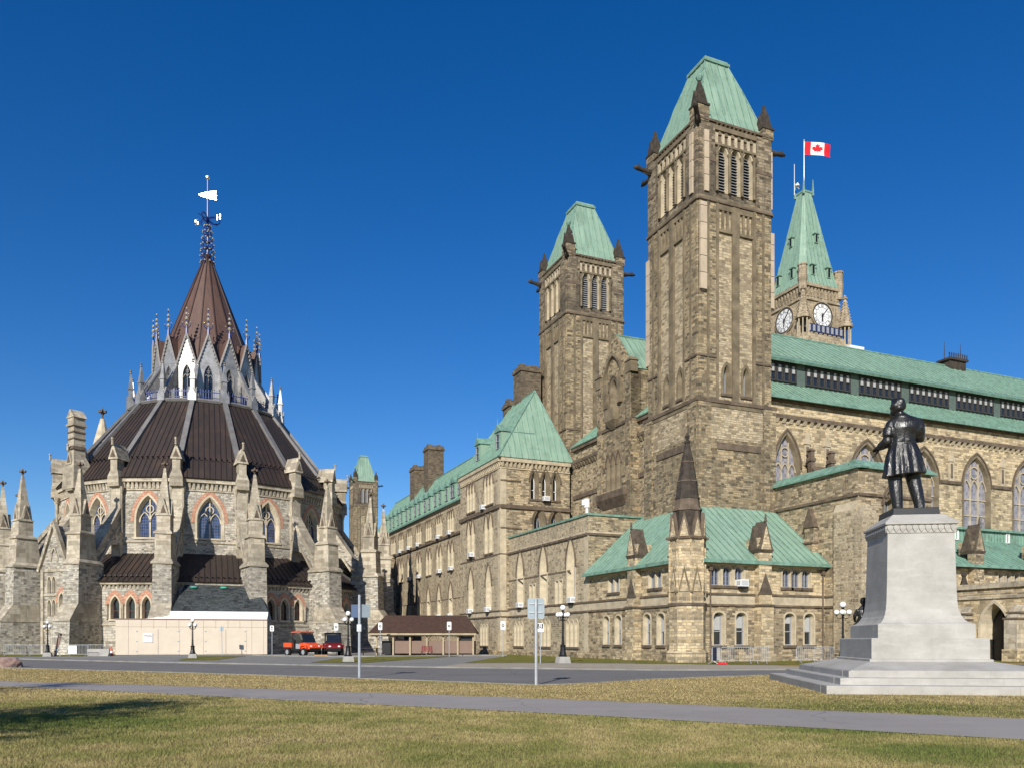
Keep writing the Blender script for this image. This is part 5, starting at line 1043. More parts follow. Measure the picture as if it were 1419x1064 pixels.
FP.face(P, D, 4.2, 0, 9.5, [(x, 0.6, z, z+1.2, 0.6, lt) for x in (1.2, 1.95) for z in (4.3, 6.9)]+[(3.2, 0.8, 4.2, 6.0, 0.8, LOWW)], 0)
FP.wall.prism([(-0.1, 9.5), (4.3, 9.5), (2.1, 14.4)], (P[0]-ey[0]*0.05, P[1]-ey[1]*0.05, 0), (*D, 0), (0, 0, 1), (*ey, 0), 3.5, 0)
for s0_ in (-0.35, 4.55): FP.wall.bar((P[0]+D[0]*s0_-ey[0]*0.1, P[1]+D[1]*s0_-ey[1]*0.1, 9.3), (P[0]+D[0]*2.1-ey[0]*0.1, P[1]+D[1]*2.1-ey[1]*0.1, 14.7), 0.5, 0.35, 1)
FP.wall.obx(P, D, ey, 0, 0.4, -0.2, 0.1, 0, 9.5, 1); FP.wall.obx(P, D, ey, 3.8, 4.2, -0.2, 0.1, 0, 9.5, 1); FP.wall.obx(P, D, ey, 0.4, 3.8, -0.12, 0.1, 9.2, 9.5, 1); FP.wall.obx(P, D, ey, 0.3, 2.7, -0.1, 0.1, 6.5, 6.75, 1); FP.wall.obx(P, D, ey, 0.4, 3.8, -0.1, 0.1, 3.5, 3.75, 1)
for s_ in (0.02, 4.18): x, y = P[0]+D[0]*s_, P[1]+D[1]*s_; FP.wall.face([(x, y, 0), (x+ey[0]*3, y+ey[1]*3, 0), (x+ey[0]*3, y+ey[1]*3, 9.5), (x, y, 9.5)], 0)
aa = [(x*0.9, z) for x, z in arch(1.2, 10.4, 1.5, 6)]
for (x0, z0), (x1, z1) in zip(aa, aa[1:]): FP.wall.bar((P[0]+D[0]*(2.1+x0)-ey[0]*0.1, P[1]+D[1]*(2.1+x0)-ey[1]*0.1, z0), (P[0]+D[0]*(2.1+x1)-ey[0]*0.1, P[1]+D[1]*(2.1+x1)-ey[1]*0.1, z1), 0.18, 0.15, 1)
LB_.p(FP.wall, "frontispiece", LB_.mats)
dw = LB_.win(P, D, 0.95, 1.15, 0.0, 2.35, 0.3, dict(t=0.25, depth=0.3, splay=0.02, mat='libdressed', bar='orangewood', glass='orangewood', sill=False, trans=(0.5,), lights=2), None, "door")
for ch in dw.children: ch.name = "door_leaf"
# ================================================================ hoarding in front of the hall
HB = thing("site_hoarding", "beige plywood hoarding with white membrane strip, built against the round hall's entrance", "hoarding", (*at(160, 84.2), 0), radians(16))
hx1 = 15.0
m = MB(); m.box(0, hx1, 0, 7.5, 0.05, 3.8, 0); m.obx((0, 0), (1, 0), (0, 1), -0.02, hx1+0.02, -0.03, 0.002, 3.7, 3.83, 1); m.build("panel_wall", ['plywood', 'tanpanel'], HB)
m = MB()
for x in np.arange(1.22, hx1-0.1, 1.22): m.box(x-0.012, x+0.012, -0.008, 0.01, 0.05, 3.7, 0)
m.box(0.03, hx1-0.03, -0.008, 0.01, 2.95, 2.975, 0); m.build("panel_joints", ['tanpanel'], HB)
for x0 in (2.0, 8.7):
    for s_ in (0, 1):
        m = MB(); m.box(x0+s_*2.1, x0+s_*2.1+2.07, -0.03, -0.002, 0.12, 2.75, 0)
        for z in (0.35, 1.4, 2.45): xx = x0+(0.05 if s_ == 0 else 4.05); m.box(xx-0.08, xx+0.08, -0.045, -0.028, z, z+0.1, 1)
        m.box(x0+2.085-0.015, x0+2.085+0.015, -0.033, -0.001, 0.12, 2.75, 2) if s_ else None
        m.build("door", ['plywood', 'greypaint', 'darkwood'], HB)
m = MB(); m.rects((0, 0), (1, 0), (0, 1), [(3.81, 2.5, hx1, 0.1, 6.0), (4.0, 4.5, hx1, 0.2, 6.0), (4.2, 5.2, hx1+0.05, 0.3, 6.0), (4.65, 5.15, hx1+0.1, 0.6, 6.0)], 0); m.build("membrane", 'membrane', HB)
sl = MB(); x0s = 5.3; sl.slab([(x0s, 0.6, 4.7), (hx1+0.1, 0.6, 4.7), (hx1-1.2, 4.6, 7.7), (x0s+0.9, 4.6, 7.7)], 0.12, 0); sl.build("porch_roof", 'slate', HB)
gr_ = MB()
for x in (7.0, 10.1): gr_.ball((x+0.2, 4.0, 7.42), 0.32, 8, 0, 1.3, 0.8, 0.45)
M['verdigris'] = plain("bright verdigris", (0.08, 0.45, 0.33), 0.6, var=0.2); gr_.build("roof_vent", 'verdigris', HB)
# white notice with its small printed lines
NS = thing("notice_board", "white paper notice fixed to the hoarding's left door, small dark print", "notice", (-37.95, 84.98, 1.35), radians(16))
m = MB(); m.box(-0.45, 0.45, -0.03, 0.0, 0, 0.95, 0); m.build("board", 'white', NS)
def text_mesh(txt, size, mat, parent, loc, rot=(pi/2, 0, 0), name="lettering"):
    cu = bpy.data.curves.new(name, 'FONT'); cu.body = txt; cu.size = size; cu.align_x = 'CENTER'; cu.extrude = 0.004
    o = bpy.data.objects.new(name, cu); COL.objects.link(o); bpy.context.view_layer.update()
    me = bpy.data.meshes.new_from_object(o.evaluated_get(bpy.context.evaluated_depsgraph_get())); COL.objects.unlink(o); bpy.data.objects.remove(o)
    me.materials.clear(); me.materials.append(M[mat]); o = bpy.data.objects.new(name, me); COL.objects.link(o); o.parent = parent; o.location = loc; o.rotation_euler = rot; return o
m = MB()
for k in range(8): m.box(-0.36+k*0.092, -0.36+k*0.092+0.06, -0.036, -0.031, 0.72, 0.80, 0)
m.build("print_line", 'redpaint', NS); m = MB(); z = 0.52
m.box(-0.30, -0.12, -0.036, -0.031, z+0.13, z+0.17); m.bar((-0.14, -0.034, z+0.14), (-0.22, -0.034, z), 0.05, 0.005)
m.box(-0.04, 0.0, -0.036, -0.031, z, z+0.14); m.box(0.0, 0.09, -0.036, -0.031, z, z+0.04); m.box(0.05, 0.09, -0.036, -0.031, z+0.041, z+0.14)
m.box(0.18, 0.22, -0.036, -0.031, z, z+0.17); m.box(0.32, 0.36, -0.036, -0.031, z, z+0.17); m.bar((0.22, -0.034, z+0.15), (0.27, -0.034, z+0.05), 0.04, 0.005); m.bar((0.32, -0.034, z+0.15), (0.27, -0.034, z+0.05), 0.04, 0.005)
m.build("print_marks", 'black', NS)
# ================================================================ clock tower far behind
CT = thing("clock_tower", "clock tower with pointed green copper roof, rising far behind the great hall", "tower", (57.0, 160, 0), TH)
CW = 9.4; ZC0, ZC1 = 40.0, 71.6
m = MB(); m.box(0, CW, 0, CW, 0, ZC1, 0)
for (P, D) in (((0, 0), FR), ((0, CW), LF)):
    ey = nrm_in(D)
    strip(m, P, D, 0, 1.1, ZC0, ZC1-3.6, 0.35, 0); strip(m, P, D, CW-1.1, CW, ZC0, ZC1-3.6, 0.35, 0); strip(m, P, D, 0, CW, ZC1-3.2, ZC1-2.9, 0.3, 0); strip(m, P, D, -0.3, CW+0.3, ZC1-0.6, ZC1, 0.6, 0); corbels(m, P, D, 0, CW, ZC1-2.4, 1.6, 0.42, 0.42, 0.4, 0)
    for k in range(7): strip(m, P, D, 0.9+k*1.15, 1.6+k*1.15, 61.4, 62.6, 1.2, 0)
    strip(m, P, D, -0.6, CW+0.6, 59.5, 61.4, 1.15, 0)
M['ctstone'] = stone("clock tower stone", (0.26, 0.21, 0.14, 1), (0.48, 0.40, 0.28, 1), (0.35, 0.29, 0.2, 1), bw=0.9, rh=0.4, stain_amt=0.35)
m.build("wall", ['ctstone'], CT)
r = MB(); prf = [(-0.6, ZC1), (0.0, ZC1+1.8), (3.4, 90.6), (3.75, 92.2)]
for (i0, z0), (i1, z1) in zip(prf, prf[1:]):
    ch = 0.28
    def octo(i): s = CW-2*i; k = max(0.02, s*0.12); return [(i+k, i), (CW-i-k, i), (CW-i, i+k), (CW-i, CW-i-k), (CW-i-k, CW-i), (i+k, CW-i), (i, CW-i-k), (i, i+k)]
    q0, q1 = octo(i0), octo(i1)
    for j in range(8): r.slab([(*q0[j], z0), (*q0[(j+1) % 8], z0), (*q1[(j+1) % 8], z1), (*q1[j], z1)], 0.1, 0, 0.95, 1, 0.1, 0.08)
r.box(3.6, CW-3.6, 3.6, CW-3.6, 92.1, 92.5, 1)
for x, y in ((3.5, 3.5), (CW-3.5, 3.5), (3.5, CW-3.5), (CW-3.5, CW-3.5)): r.frus(x, y, 91.5, 94.8, 0.28, 0.08, 5, 0, 1)
r.build("roof", ['copper', 'copperedge'], CT)
def lucarne(P, D, s, z, inset, sz=1.0):
    m = MB(); ey = nrm_in(D); m.obx(P, D, ey, s-0.45*sz, s+0.45*sz, inset-0.55, inset+0.8, z, z+1.9*sz, 0); m.obx(P, D, ey, s-0.7*sz, s+0.7*sz, inset-0.75, inset+0.9, z+1.9*sz, z+2.1*sz, 1); m.obx(P, D, ey, s-0.26*sz, s+0.26*sz, inset-0.57, inset-0.5, z+0.1, z+1.8*sz, 2)
    m.build("lucarne", ['copper', 'copperedge', 'black'], CT)
for P, D in (((0, 0), FR), ((0, CW), LF)):
    for s_ in (2.6, 6.6): lucarne(P, D, s_, ZC1+1.9, 0.35)
    lucarne(P, D, CW/2, ZC1+9.2, 1.75, 0.9)
for x, y in ((0.1, 0.1), (CW-0.1, 0.1), (0.1, CW-0.1)):
    m = MB(); m.frus(x, y, ZC1-2, ZC1+1.4, 0.75, 0.95, 8, 0, 0); m.frus(x, y, ZC1+1.4, ZC1+3.3, 0.85, 0.85, 8, 0, 0); m.frus(x, y, ZC1+3.3, ZC1+3.6, 0.98, 0.98, 8, 0, 0); CTt = m.build("corner_turret", 'ctstone', CT)
def clock(P, D, s, z, R):
    ey = nrm_in(D); mb = MB(); O = Vector((P[0]+D[0]*s-ey[0]*0.36, P[1]+D[1]*s-ey[1]*0.36, z)); ex = Vector((D[0], D[1], 0)); ez = Vector((0, 0, 1)); n_ = Vector((ey[0], ey[1], 0))
    circ = lambda r, y, n=40: [O+ex*r*cos(2*pi*i/n)+ez*r*sin(2*pi*i/n)-n_*y for i in range(n)]
    mb.face(circ(R*0.93, 0.0), 0); mb.ring(circ(R*1.02, 0.12), circ(R*0.93, 0.12), 1); mb.ring(circ(R*1.09, 0.1), circ(R*1.02, 0.1), 2); mb.ring(circ(R*0.93, 0.12), circ(R*0.93, -0.02), 1); mb.ring(circ(R*1.09, -0.4), circ(R*1.09, 0.1), 2); mb.ring(circ(R*0.64, 0.02), circ(R*0.61, 0.02), 1); mb.ring(circ(R*0.90, 0.02), circ(R*0.88, 0.02), 1)
    d_ = mb.build("clock_face", ['white', 'blackstone', 'ctstone'], CT)
    h = MB(); roman = ["XII", "I", "II", "III", "IV", "V", "VI", "VII", "VIII", "IX", "X", "XI"]
    for i, rn in enumerate(roman):
        a = radians(30*i); c = O+ex*R*0.76*sin(a)+ez*R*0.76*cos(a)-n_*0.03; rx = ex*cos(a)-ez*sin(a); rz = ex*sin(a)+ez*cos(a); wch = 0.2*R*0.45; x = -wch*(len(rn)-1)/2
        for ch_ in rn:
            if ch_ == "I": h.bar(c+rx*x-rz*R*0.10, c+rx*x+rz*R*0.10, R*0.03, 0.02, 0)
            elif ch_ == "V": h.bar(c+rx*(x-wch*.4)+rz*R*0.1, c+rx*x-rz*R*0.1, R*0.03, 0.02, 0); h.bar(c+rx*(x+wch*.4)+rz*R*0.1, c+rx*x-rz*R*0.1, R*0.02, 0.02, 0)
            else: h.bar(c+rx*(x-wch*.4)+rz*R*0.1, c+rx*(x+wch*.4)-rz*R*0.1, R*0.03, 0.02, 0); h.bar(c+rx*(x+wch*.4)+rz*R*0.1, c+rx*(x-wch*.4)-rz*R*0.1, R*0.02, 0.02, 0)
            x += wch
    for i in range(12): a = radians(30*i+15); h.bar(O+ex*R*0.1*sin(a)+ez*R*0.1*cos(a)-n_*0.03, O+ex*R*0.6*sin(a)+ez*R*0.6*cos(a)-n_*0.03, R*0.012, 0.02, 0)
    h.build("numerals", 'black', d_)
    h = MB()
    for ang, L_, w_ in ((40, 0.86, 0.07), (182, 0.5, 0.11)):
        a = radians(ang); h.bar(O-(ex*sin(a)+ez*cos(a))*R*0.15-n_*0.09, O+(ex*sin(a)+ez*cos(a))*R*L_-n_*0.09, R*w_, 0.05, 0)
    h.ball(O-n_*0.08, R*0.09, 8, 0); h.build("clock_hands", 'black', d_)
clock((0, 0), FR, CW/2, 65.7, 2.5); clock((0, CW), LF, CW/2, 65.7, 2.5)
def open_turret(x, y, z, s=1.0):
    m = MB(); m.frus(x, y, z-6, z, 1.45*s, 1.45*s, 8, 0, 0)
    for k in range(8): a = 2*pi*k/8; m.frus(x+1.05*s*cos(a), y+1.05*s*sin(a), z, z+3.7*s, 0.13*s, 0.13*s, 6, 0, 1)
    m.frus(x, y, z, z+3.7*s, 0.35, 0.35, 6, 0, 2); m.frus(x, y, z+3.7*s, z+4.3*s, 1.5*s, 1.45*s, 8, 0, 0); m.frus(x, y, z+4.3*s, z+9.5*s, 1.25*s, 0.25*s, 8, 0, 0)
    for k in range(8):
        a = 2*pi*k/8
        for j in range(8): f = j/8; rr = (1.3*(1-f)+0.27*f)*s; m.ball((x+rr*cos(a), y+rr*sin(a), z+(4.4+5.0*f)*s), 0.16*s, 4, 0)
    m.frus(x, y, z+9.5*s, z+9.7*s, 0.5*s, 0.5*s, 6, 0, 0); m.ball((x, y, z+10*s), 0.3*s, 6, 0); m.build("open_turret", ['ctstone', 'band', 'black'], CT)
open_turret(-0.4, -0.6, 60.5); open_turret(CW+0.9, -0.6, 60.2)
m = MB(); m.box(-0.3, CW, -1.25, -1.12, 61.7, 63.3, 0)
for k in range(8): m.box(0.3+k*1.15, 0.9+k*1.15, -1.3, -1.24, 61.9, 63.1, 1)
m.build("floodlight_rail", ['navy', 'greypaint'], CT)
m = MB(); m.frus(CW/2, CW/2, 92.4, 103.1, 0.11, 0.06, 7, 0, 0); m.ball((CW/2, CW/2, 103.2), 0.2, 7, 0); m.build("flagpole", 'galv', CT)
m = MB(); m.frus(2.2, CW/2, 91.5, 97.8, 0.07, 0.05, 6, 0, 0); m.frus(3.0, CW/2, 93.5, 94.2, 0.5, 0.1, 8, 0, 0); m.bar((2.2, CW/2, 93.8), (3.4, CW/2, 93.0), 0.1, 0.1, 0); m.build("antenna", 'white', CT)
# flag, waving, with a maple leaf of its own
FL = thing("flag", "red and white maple leaf flag flying from the clock tower's pole", "flag", (57.0+EU[0]*CW/2+EN[0]*CW/2, 160+EU[1]*CW/2+EN[1]*CW/2, 100.3), 0.05)
LW_, LH_ = 5.7, 2.55
def fw(s, t): a = s/LW_; return (s*0.97, 0.35*sin(a*7)*a+0.15*sin(t*2), t-0.3*a*a+0.12*sin(a*6.2)*(0.3+a))
def flag_piece(s0, s1, name, mat, ns=10):
    mb = MB()
    for i in range(ns):
        for j in range(4):
            a0, a1 = s0+(s1-s0)*i/ns, s0+(s1-s0)*(i+1)/ns; b0, b1 = LH_*j/4, LH_*(j+1)/4
            mb.face([fw(a0, b0), fw(a1, b0), fw(a1, b1), fw(a0, b1)])
            mb.face([tuple(np.array(fw(*q))+np.array((0, 0.02, 0))) for q in ((a0, b0), (a0, b1), (a1, b1), (a1, b0))])
    mb.build(name, mat, FL, True)
flag_piece(0.0, 0.12, "flag_heading", 'white', 1); flag_piece(0.12, LW_*0.26, "red_panel", 'redfab', 4); flag_piece(LW_*0.26, LW_*0.74, "white_panel", 'white', 8); flag_piece(LW_*0.74, LW_, "red_panel", 'redfab', 5)
half = [(0, 1.0), (0.16, 0.68), (0.36, 0.78), (0.27, 0.30), (0.52, 0.52), (0.58, 0.40), (0.88, 0.44), (0.78, 0.22), (0.92, 0.12), (0.50, -0.18), (0.55, -0.34), (0.06, -0.28), (0.05, -0.66)]
leaf = half+[(-x, z) for x, z in half[::-1] if x > 0]
from mathutils.geometry import tessellate_polygon
mb = MB(); tri_ = tessellate_polygon([[Vector((x, z, 0)) for x, z in leaf]]); lf = lambda i: tuple(np.array(fw(LW_*0.5+leaf[i][0]*1.22, LH_*0.46+leaf[i][1]*1.12))+np.array((0, -0.05, 0)))
for t3 in tri_: mb.face([lf(i) for i in t3])
mb.build("maple_leaf", 'redfab', FL)
# ================================================================ statue on its pedestal
RP = (0.9913, -0.1316); DP = (0.1316, 0.9913); PC = (13.86, 28.16); PRZ = atan2(RP[1], RP[0])
PD = thing("statue_pedestal", "tall pale granite pedestal with flared foot on three broad steps", "pedestal", (*PC, 0), PRZ)
O0, X1, Y1 = (0, 0), (1, 0), (0, 1)
def chunk(name, secs, gaps=()):
    m = MB()
    for s_ in secs: m.rects(O0, X1, Y1, s_, 0)
    return m.build(name, 'granite', PD)
def slabs_step(z0, z1, r, d, name="step"):
    m = MB(); m.box(-r+0.01, r-0.01, -d+0.01, d-0.01, z0, z1-0.002); n = 3
    for i in range(n):                                     # jointed kerb stones along the edges
        for sy in (-1, 1):
            a0, a1 = -r+2*r*i/n, -r+2*r*(i+1)/n; y0, y1 = (sy*d, sy*(d-0.7)); m.rects(O0, X1, Y1, [(z0, a0+0.006, a1-0.006, min(y0, y1), max(y0, y1)), (z1-0.02, a0+0.006, a1-0.006, min(y0, y1), max(y0, y1)), (z1, a0+0.02, a1-0.02, min(y0, y1)+0.015, max(y0, y1)-0.015)])
        for sx in (-1, 1):
            a0, a1 = -d+0.71+(2*d-1.42)*i/n, -d+0.71+(2*d-1.42)*(i+1)/n; x0, x1 = sx*r, sx*(r-0.7); m.rects(O0, X1, Y1, [(z0, min(x0, x1), max(x0, x1), a0+0.006, a1-0.006), (z1-0.02, min(x0, x1), max(x0, x1), a0+0.006, a1-0.006), (z1, min(x0, x1)+0.015, max(x0, x1)-0.015, a0+0.02, a1-0.02)])
    return m.build(name, 'granite', PD)
slabs_step(0, 0.25, 4.0, 4.65); slabs_step(0.25, 0.45, 3.46, 4.05); slabs_step(0.45, 0.65, 3.07, 3.5)
chunk("wash", [[(0.64, -2.98, 2.98, -3.4, 3.4), (0.66, -2.98, 2.98, -3.4, 3.4), (0.9, -2.05, 1.78, -2.06, 2.06)]])
KX, OX = 0.93, -0.14
sq = lambda *zr: [(z, -r*KX+OX, r*KX+OX, -r, r) for z, r in zr]
chunk("plinth", [sq((0.88, 2.02), (0.97, 2.02), (0.99, 1.96)), sq((0.985, 1.935), (1.63, 1.935), (1.66, 1.905)), sq((1.655, 1.62), (2.1, 1.62), (2.13, 1.59))])
chunk("shaft", [sq((2.125, 1.56), (2.17, 1.46), (2.26, 1.37), (2.40, 1.29), (2.6, 1.225), (2.9, 1.19), (3.3, 1.175), (5.16, 1.13))])
fz = MB(); fz.rects(O0, X1, Y1, sq((5.155, 1.16), (5.42, 1.17), (5.44, 1.24), (5.50, 1.24), (5.82, 0.84)))
for (P, D) in (((-1.16*KX+OX, -1.16), FR), ((1.16*KX+OX, -1.16), RT), ((1.16*KX+OX, 1.16), BK), ((-1.16*KX+OX, 1.16), LF)):
    for k in range(11):
        s_ = (0.09+k*0.214)*(KX if D in (FR, BK) else 1); ey = nrm_in(D); fz.rects(P, D, ey, [(5.19, s_-0.02, s_+0.02, -0.03, 0.02), (5.30, s_-0.085, s_+0.085, -0.055, 0.02), (5.38, s_-0.095, s_+0.095, -0.05, 0.02), (5.42, s_-0.03, s_+0.03, -0.02, 0.02)])
fz.build("frieze", 'granite', PD)
ST = thing("bronze_statue", "dark bronze statue of a man in a frock coat seen from behind, holding papers", "statue", (PC[0]-0.2, PC[1]-0.05, 5.82), PRZ)
m = MB(); m.rects(O0, X1, Y1, [(0, -0.74, 0.74, -0.8, 0.8), (0.2, -0.72, 0.72, -0.78, 0.78), (0.22, -0.70, 0.70, -0.76, 0.76)]); m.build("bronze_base", 'bronzeplate', ST)
S = 2.13; Z0 = 0.22
def fig(v): return (v[0]*S-0.17, v[1]*S, v[2]*S+Z0)
m = MB()
def el(z, cx, cy, rx, ry, fold=0, nf=9, ph=0.0, n=40):
    return [fig((cx+rx*(1+fold*sin(nf*t_+ph))*cos(t_), cy+ry*(1+fold*sin(nf*t_+ph))*sin(t_), z+(0.03*cos(t_)*(fold > 0)))) for t_ in [2*pi*i/n for i in range(n)]]
m.loft([el(0.565, 0.015, -0.02, 0.31, 0.205, 0.12, 11), el(0.575, 0.015, -0.02, 0.318, 0.212, 0.12, 11), el(0.72, 0.01, -0.015, 0.288, 0.195, 0.105, 11, 0.3), el(0.90, 0.0, -0.005, 0.262, 0.175, 0.075, 11, 0.6), el(1.03, -0.005, 0.0, 0.222, 0.155, 0.045, 11, 0.9), el(1.10, -0.005, 0.0, 0.19, 0.135), el(1.13, -0.005, 0.0, 0.185, 0.135), el(1.22, 0.0, 0.0, 0.205, 0.145, 0.012, 7), el(1.33, 0.008, -0.01, 0.25, 0.155, 0.012, 7), el(1.41, 0.015, -0.01, 0.27, 0.14), el(1.47, 0.02, -0.01, 0.25, 0.115), el(1.505, 0.015, -0.01, 0.185, 0.095), el(1.54, -0.005, -0.005, 0.105, 0.08), el(1.60, -0.05, 0.01, 0.066, 0.07)], 0)
T_ = lambda pts, rr, n=12: m.tube([fig(p) for p in pts], [r_*S for r_ in rr], n)
T_([(-0.11, 0, 0.86), (-0.115, 0.02, 0.66), (-0.115, 0.03, 0.50), (-0.105, 0.0, 0.30), (-0.095, -0.02, 0.12), (-0.09, -0.02, 0.03)], [0.12, 0.118, 0.108, 0.10, 0.084, 0.08])
T_([(0.10, 0, 0.86), (0.14, 0.03, 0.66), (0.175, 0.045, 0.50), (0.215, 0.02, 0.30), (0.245, -0.01, 0.12), (0.25, -0.01, 0.03)], [0.12, 0.118, 0.11, 0.102, 0.086, 0.08])
T_([(-0.088, -0.10, 0.045), (-0.09, 0.02, 0.05), (-0.10, 0.14, 0.035), (-0.105, 0.20, 0.03)], [0.045, 0.06, 0.05, 0.025], 10); T_([(0.235, -0.09, 0.045), (0.26, 0.02, 0.05), (0.32, 0.11, 0.035), (0.35, 0.16, 0.03)], [0.045, 0.06, 0.05, 0.025], 10)
T_([(-0.17, -0.01, 1.42), (-0.225, -0.02, 1.33), (-0.245, -0.03, 1.22), (-0.25, -0.01, 1.13), (-0.27, 0.06, 1.105), (-0.295, 0.14, 1.09), (-0.305, 0.19, 1.085)], [0.085, 0.092, 0.088, 0.086, 0.08, 0.07, 0.056])
T_([(0.17, -0.01, 1.43), (0.23, 0.01, 1.37), (0.25, 0.03, 1.28), (0.275, 0.09, 1.2), (0.22, 0.17, 1.21), (0.13, 0.21, 1.23), (0.08, 0.215, 1.24)], [0.085, 0.10, 0.10, 0.096, 0.082, 0.063, 0.05])
for sx, w0, d in ((-1, (-0.305, 0.19, 1.085), (-0.35, 0.92, -0.12)), (1, (0.08, 0.215, 1.24), (-0.97, 0.1, 0.1))):   # hands with five fingers
    d = Vector(d).normalized(); w0 = Vector(w0); side = d.cross(Vector((0, 0, 1))).normalized(); up = side.cross(d)
    if sx < 0: A, Bv = side, up
    else: A, Bv = up, side
    T_([w0, w0+d*0.05, w0+d*0.095], [0.036, 0.042, 0.034], 10)
    for j, (o_, ln) in enumerate(((-0.033, 0.062), (-0.011, 0.075), (0.011, 0.078), (0.033, 0.07))): q = w0+d*0.09+A*o_; T_([q, q+d*ln*0.5-Bv*0.008, q+d*ln*0.8-Bv*0.035], [0.013, 0.012, 0.009], 7)
    q = w0+d*0.03-A*0.04; T_([q, q-A*0.025+d*0.03-Bv*0.01, q-A*0.022+d*0.065-Bv*0.02], [0.015, 0.013, 0.01], 7)
for p_, r_ in (((-0.19, -0.01, 1.385), 0.09), ((0.21, -0.01, 1.405), 0.095), ((-0.248, -0.005, 1.135), 0.086), ((0.25, 0.06, 1.23), 0.098), ((-0.225, -0.02, 1.30), 0.09), ((0.235, 0.0, 1.34), 0.10), ((0.1, -0.01, 1.45), 0.085), ((0.17, 0.02, 1.3), 0.13), ((-0.15, 0.02, 1.3), 0.12)): m.ball(fig(p_), r_*S, 14)
hd = Vector((-0.075, 0.02, 1.695))
m.ball(fig(hd), 0.112*S, 18, 0, 0.92, 1.05, 1.16)
for (dx, dy, dz, r_) in ((0.02, -0.035, 0.055, 0.088), (0.05, -0.03, 0.0, 0.075), (-0.055, -0.03, 0.01, 0.07), (-0.03, 0.02, 0.085, 0.07), (0.03, 0.02, 0.085, 0.07), (0.0, -0.07, -0.03, 0.062), (-0.045, 0.075, -0.085, 0.055), (-0.03, 0.09, -0.03, 0.05)): m.ball(fig(hd+Vector((dx, dy, dz))), r_*S, 10)
m.ball(fig(hd+Vector((-0.068, 0.112, -0.012))), 0.024*S, 8, 0, 0.8, 1.4, 1.1); m.ball(fig(hd+Vector((-0.065, 0.098, -0.055))), 0.026*S, 8, 0, 1.2, 0.8, 0.5)
for s_ in (-1, 1): m.ball(fig(hd+Vector((s_*0.105, 0.015, -0.015))), 0.030*S, 8, 0, 0.45, 0.8, 1.2); m.ball(fig(hd+Vector((-0.055+s_*0.036, 0.097, 0.018))), 0.017*S, 6)
m.tube([fig((-0.02+0.095*cos(t_), 0.0+0.09*sin(t_), 1.525+0.015*sin(t_))) for t_ in [2*pi*i/16 for i in range(17)]], 0.026*S, 8)     # collar
m.tube([fig((0.19*cos(t_), 0.138*sin(t_), 1.115)) for t_ in [2*pi*i/24 for i in range(25)]], 0.012*S, 6)                                     # waist seam
m.bar(fig((0.0, -0.215, 0.60)), fig((0.0, -0.15, 1.06)), 0.03*S, 0.02*S)
for t_ in (-0.05, 0.05): m.ball(fig((t_, -0.145, 1.13)), 0.014*S, 6)
def remesh(mb, name, mat, parent, vox):
    o = mb.build(name, mat, None); md = o.modifiers.new("r", 'REMESH'); md.mode = 'VOXEL'; md.voxel_size = vox
    s_ = o.modifiers.new("s", 'SMOOTH'); s_.iterations = 6; s_.factor = 0.5
    bpy.context.view_layer.update(); dg = bpy.context.evaluated_depsgraph_get(); me = bpy.data.meshes.new_from_object(o.evaluated_get(dg))
    bpy.data.objects.remove(o); me.materials.clear(); me.materials.append(M[mat]); me.polygons.foreach_set("use_smooth", [True]*len(me.polygons))
    o = bpy.data.objects.new(name, me); COL.objects.link(o); o.parent = parent; return o
remesh(m, "figure", 'bronze', ST, 0.024)
m = MB(); R3 = [Vector(fig(p)) for p in ((-0.38, 0.16, 0.93), (-0.29, 0.20, 1.05), (-0.29, 0.34, 1.06), (-0.40, 0.30, 0.93))]; n_ = Vector((0, 0, 0.03))
m.loft([R3, [p+n_ for p in R3]]); m.loft([[p+n_*1.3+Vector((0.03, 0.02, 0)) for p in R3], [p+n_*1.8+Vector((0.03, 0.02, 0)) for p in R3]]); m.build("papers", 'bronze', ST)
# seated bronze figure tucked behind the pedestal's far side
SF = thing("seated_bronze_figure", "dark bronze draped figure seated behind the pedestal, barely showing at its left edge", "statue", (PC[0]-RP[0]*1.12+DP[0]*1.9, PC[1]-RP[1]*1.12+DP[1]*1.9, 1.66), PRZ)
SF.scale = (0.9, 0.9, 0.85)
m = MB(); n = 24
E2 = lambda z, cx, cy, rx, ry, f=0.05: [(cx+rx*(1+f*sin(8*t_))*cos(t_), cy+ry*(1+f*sin(8*t_))*sin(t_), z) for t_ in [2*pi*i/n for i in range(n)]]
m.loft([E2(0, 0.1, 0.35, 0.45, 0.22), E2(0.4, 0.1, 0.28, 0.38, 0.22), E2(0.62, 0.05, 0.1, 0.36, 0.26), E2(0.9, 0, -0.12, 0.24, 0.17), E2(1.2, 0, -0.1, 0.27, 0.16, 0.02), E2(1.36, 0, -0.08, 0.16, 0.1, 0), E2(1.45, 0, -0.06, 0.07, 0.07, 0)])
m.ball((0, -0.02, 1.62), 0.15, 12, 0, 0.9, 1.05, 1.2); m.ball((0.0, -0.1, 1.66), 0.13, 10); m.ball((0, 0.13, 1.6), 0.03, 6)
for s_ in (-1, 1):
    m.tube([(s_*0.23, -0.1, 1.25), (s_*0.34, -0.02, 0.98), (s_*0.26, 0.28, 0.82), (s_*0.2, 0.42, 0.76)], [0.09, 0.08, 0.06, 0.045], 8); m.tube([(s_*0.14, 0.0, 0.62), (s_*0.17, 0.42, 0.58), (s_*0.16, 0.40, 0.1)], [0.14, 0.12, 0.08], 8)
    for j in range(5): m.tube([(s_*0.2+(j-2)*0.022, 0.42, 0.76), (s_*0.2+(j-2)*0.026, 0.50, 0.74-0.01*j), (s_*0.2+(j-2)*0.026, 0.54, 0.71)], [0.014, 0.012, 0.01], 6)
remesh(m, "figure", 'bronze', SF, 0.025)
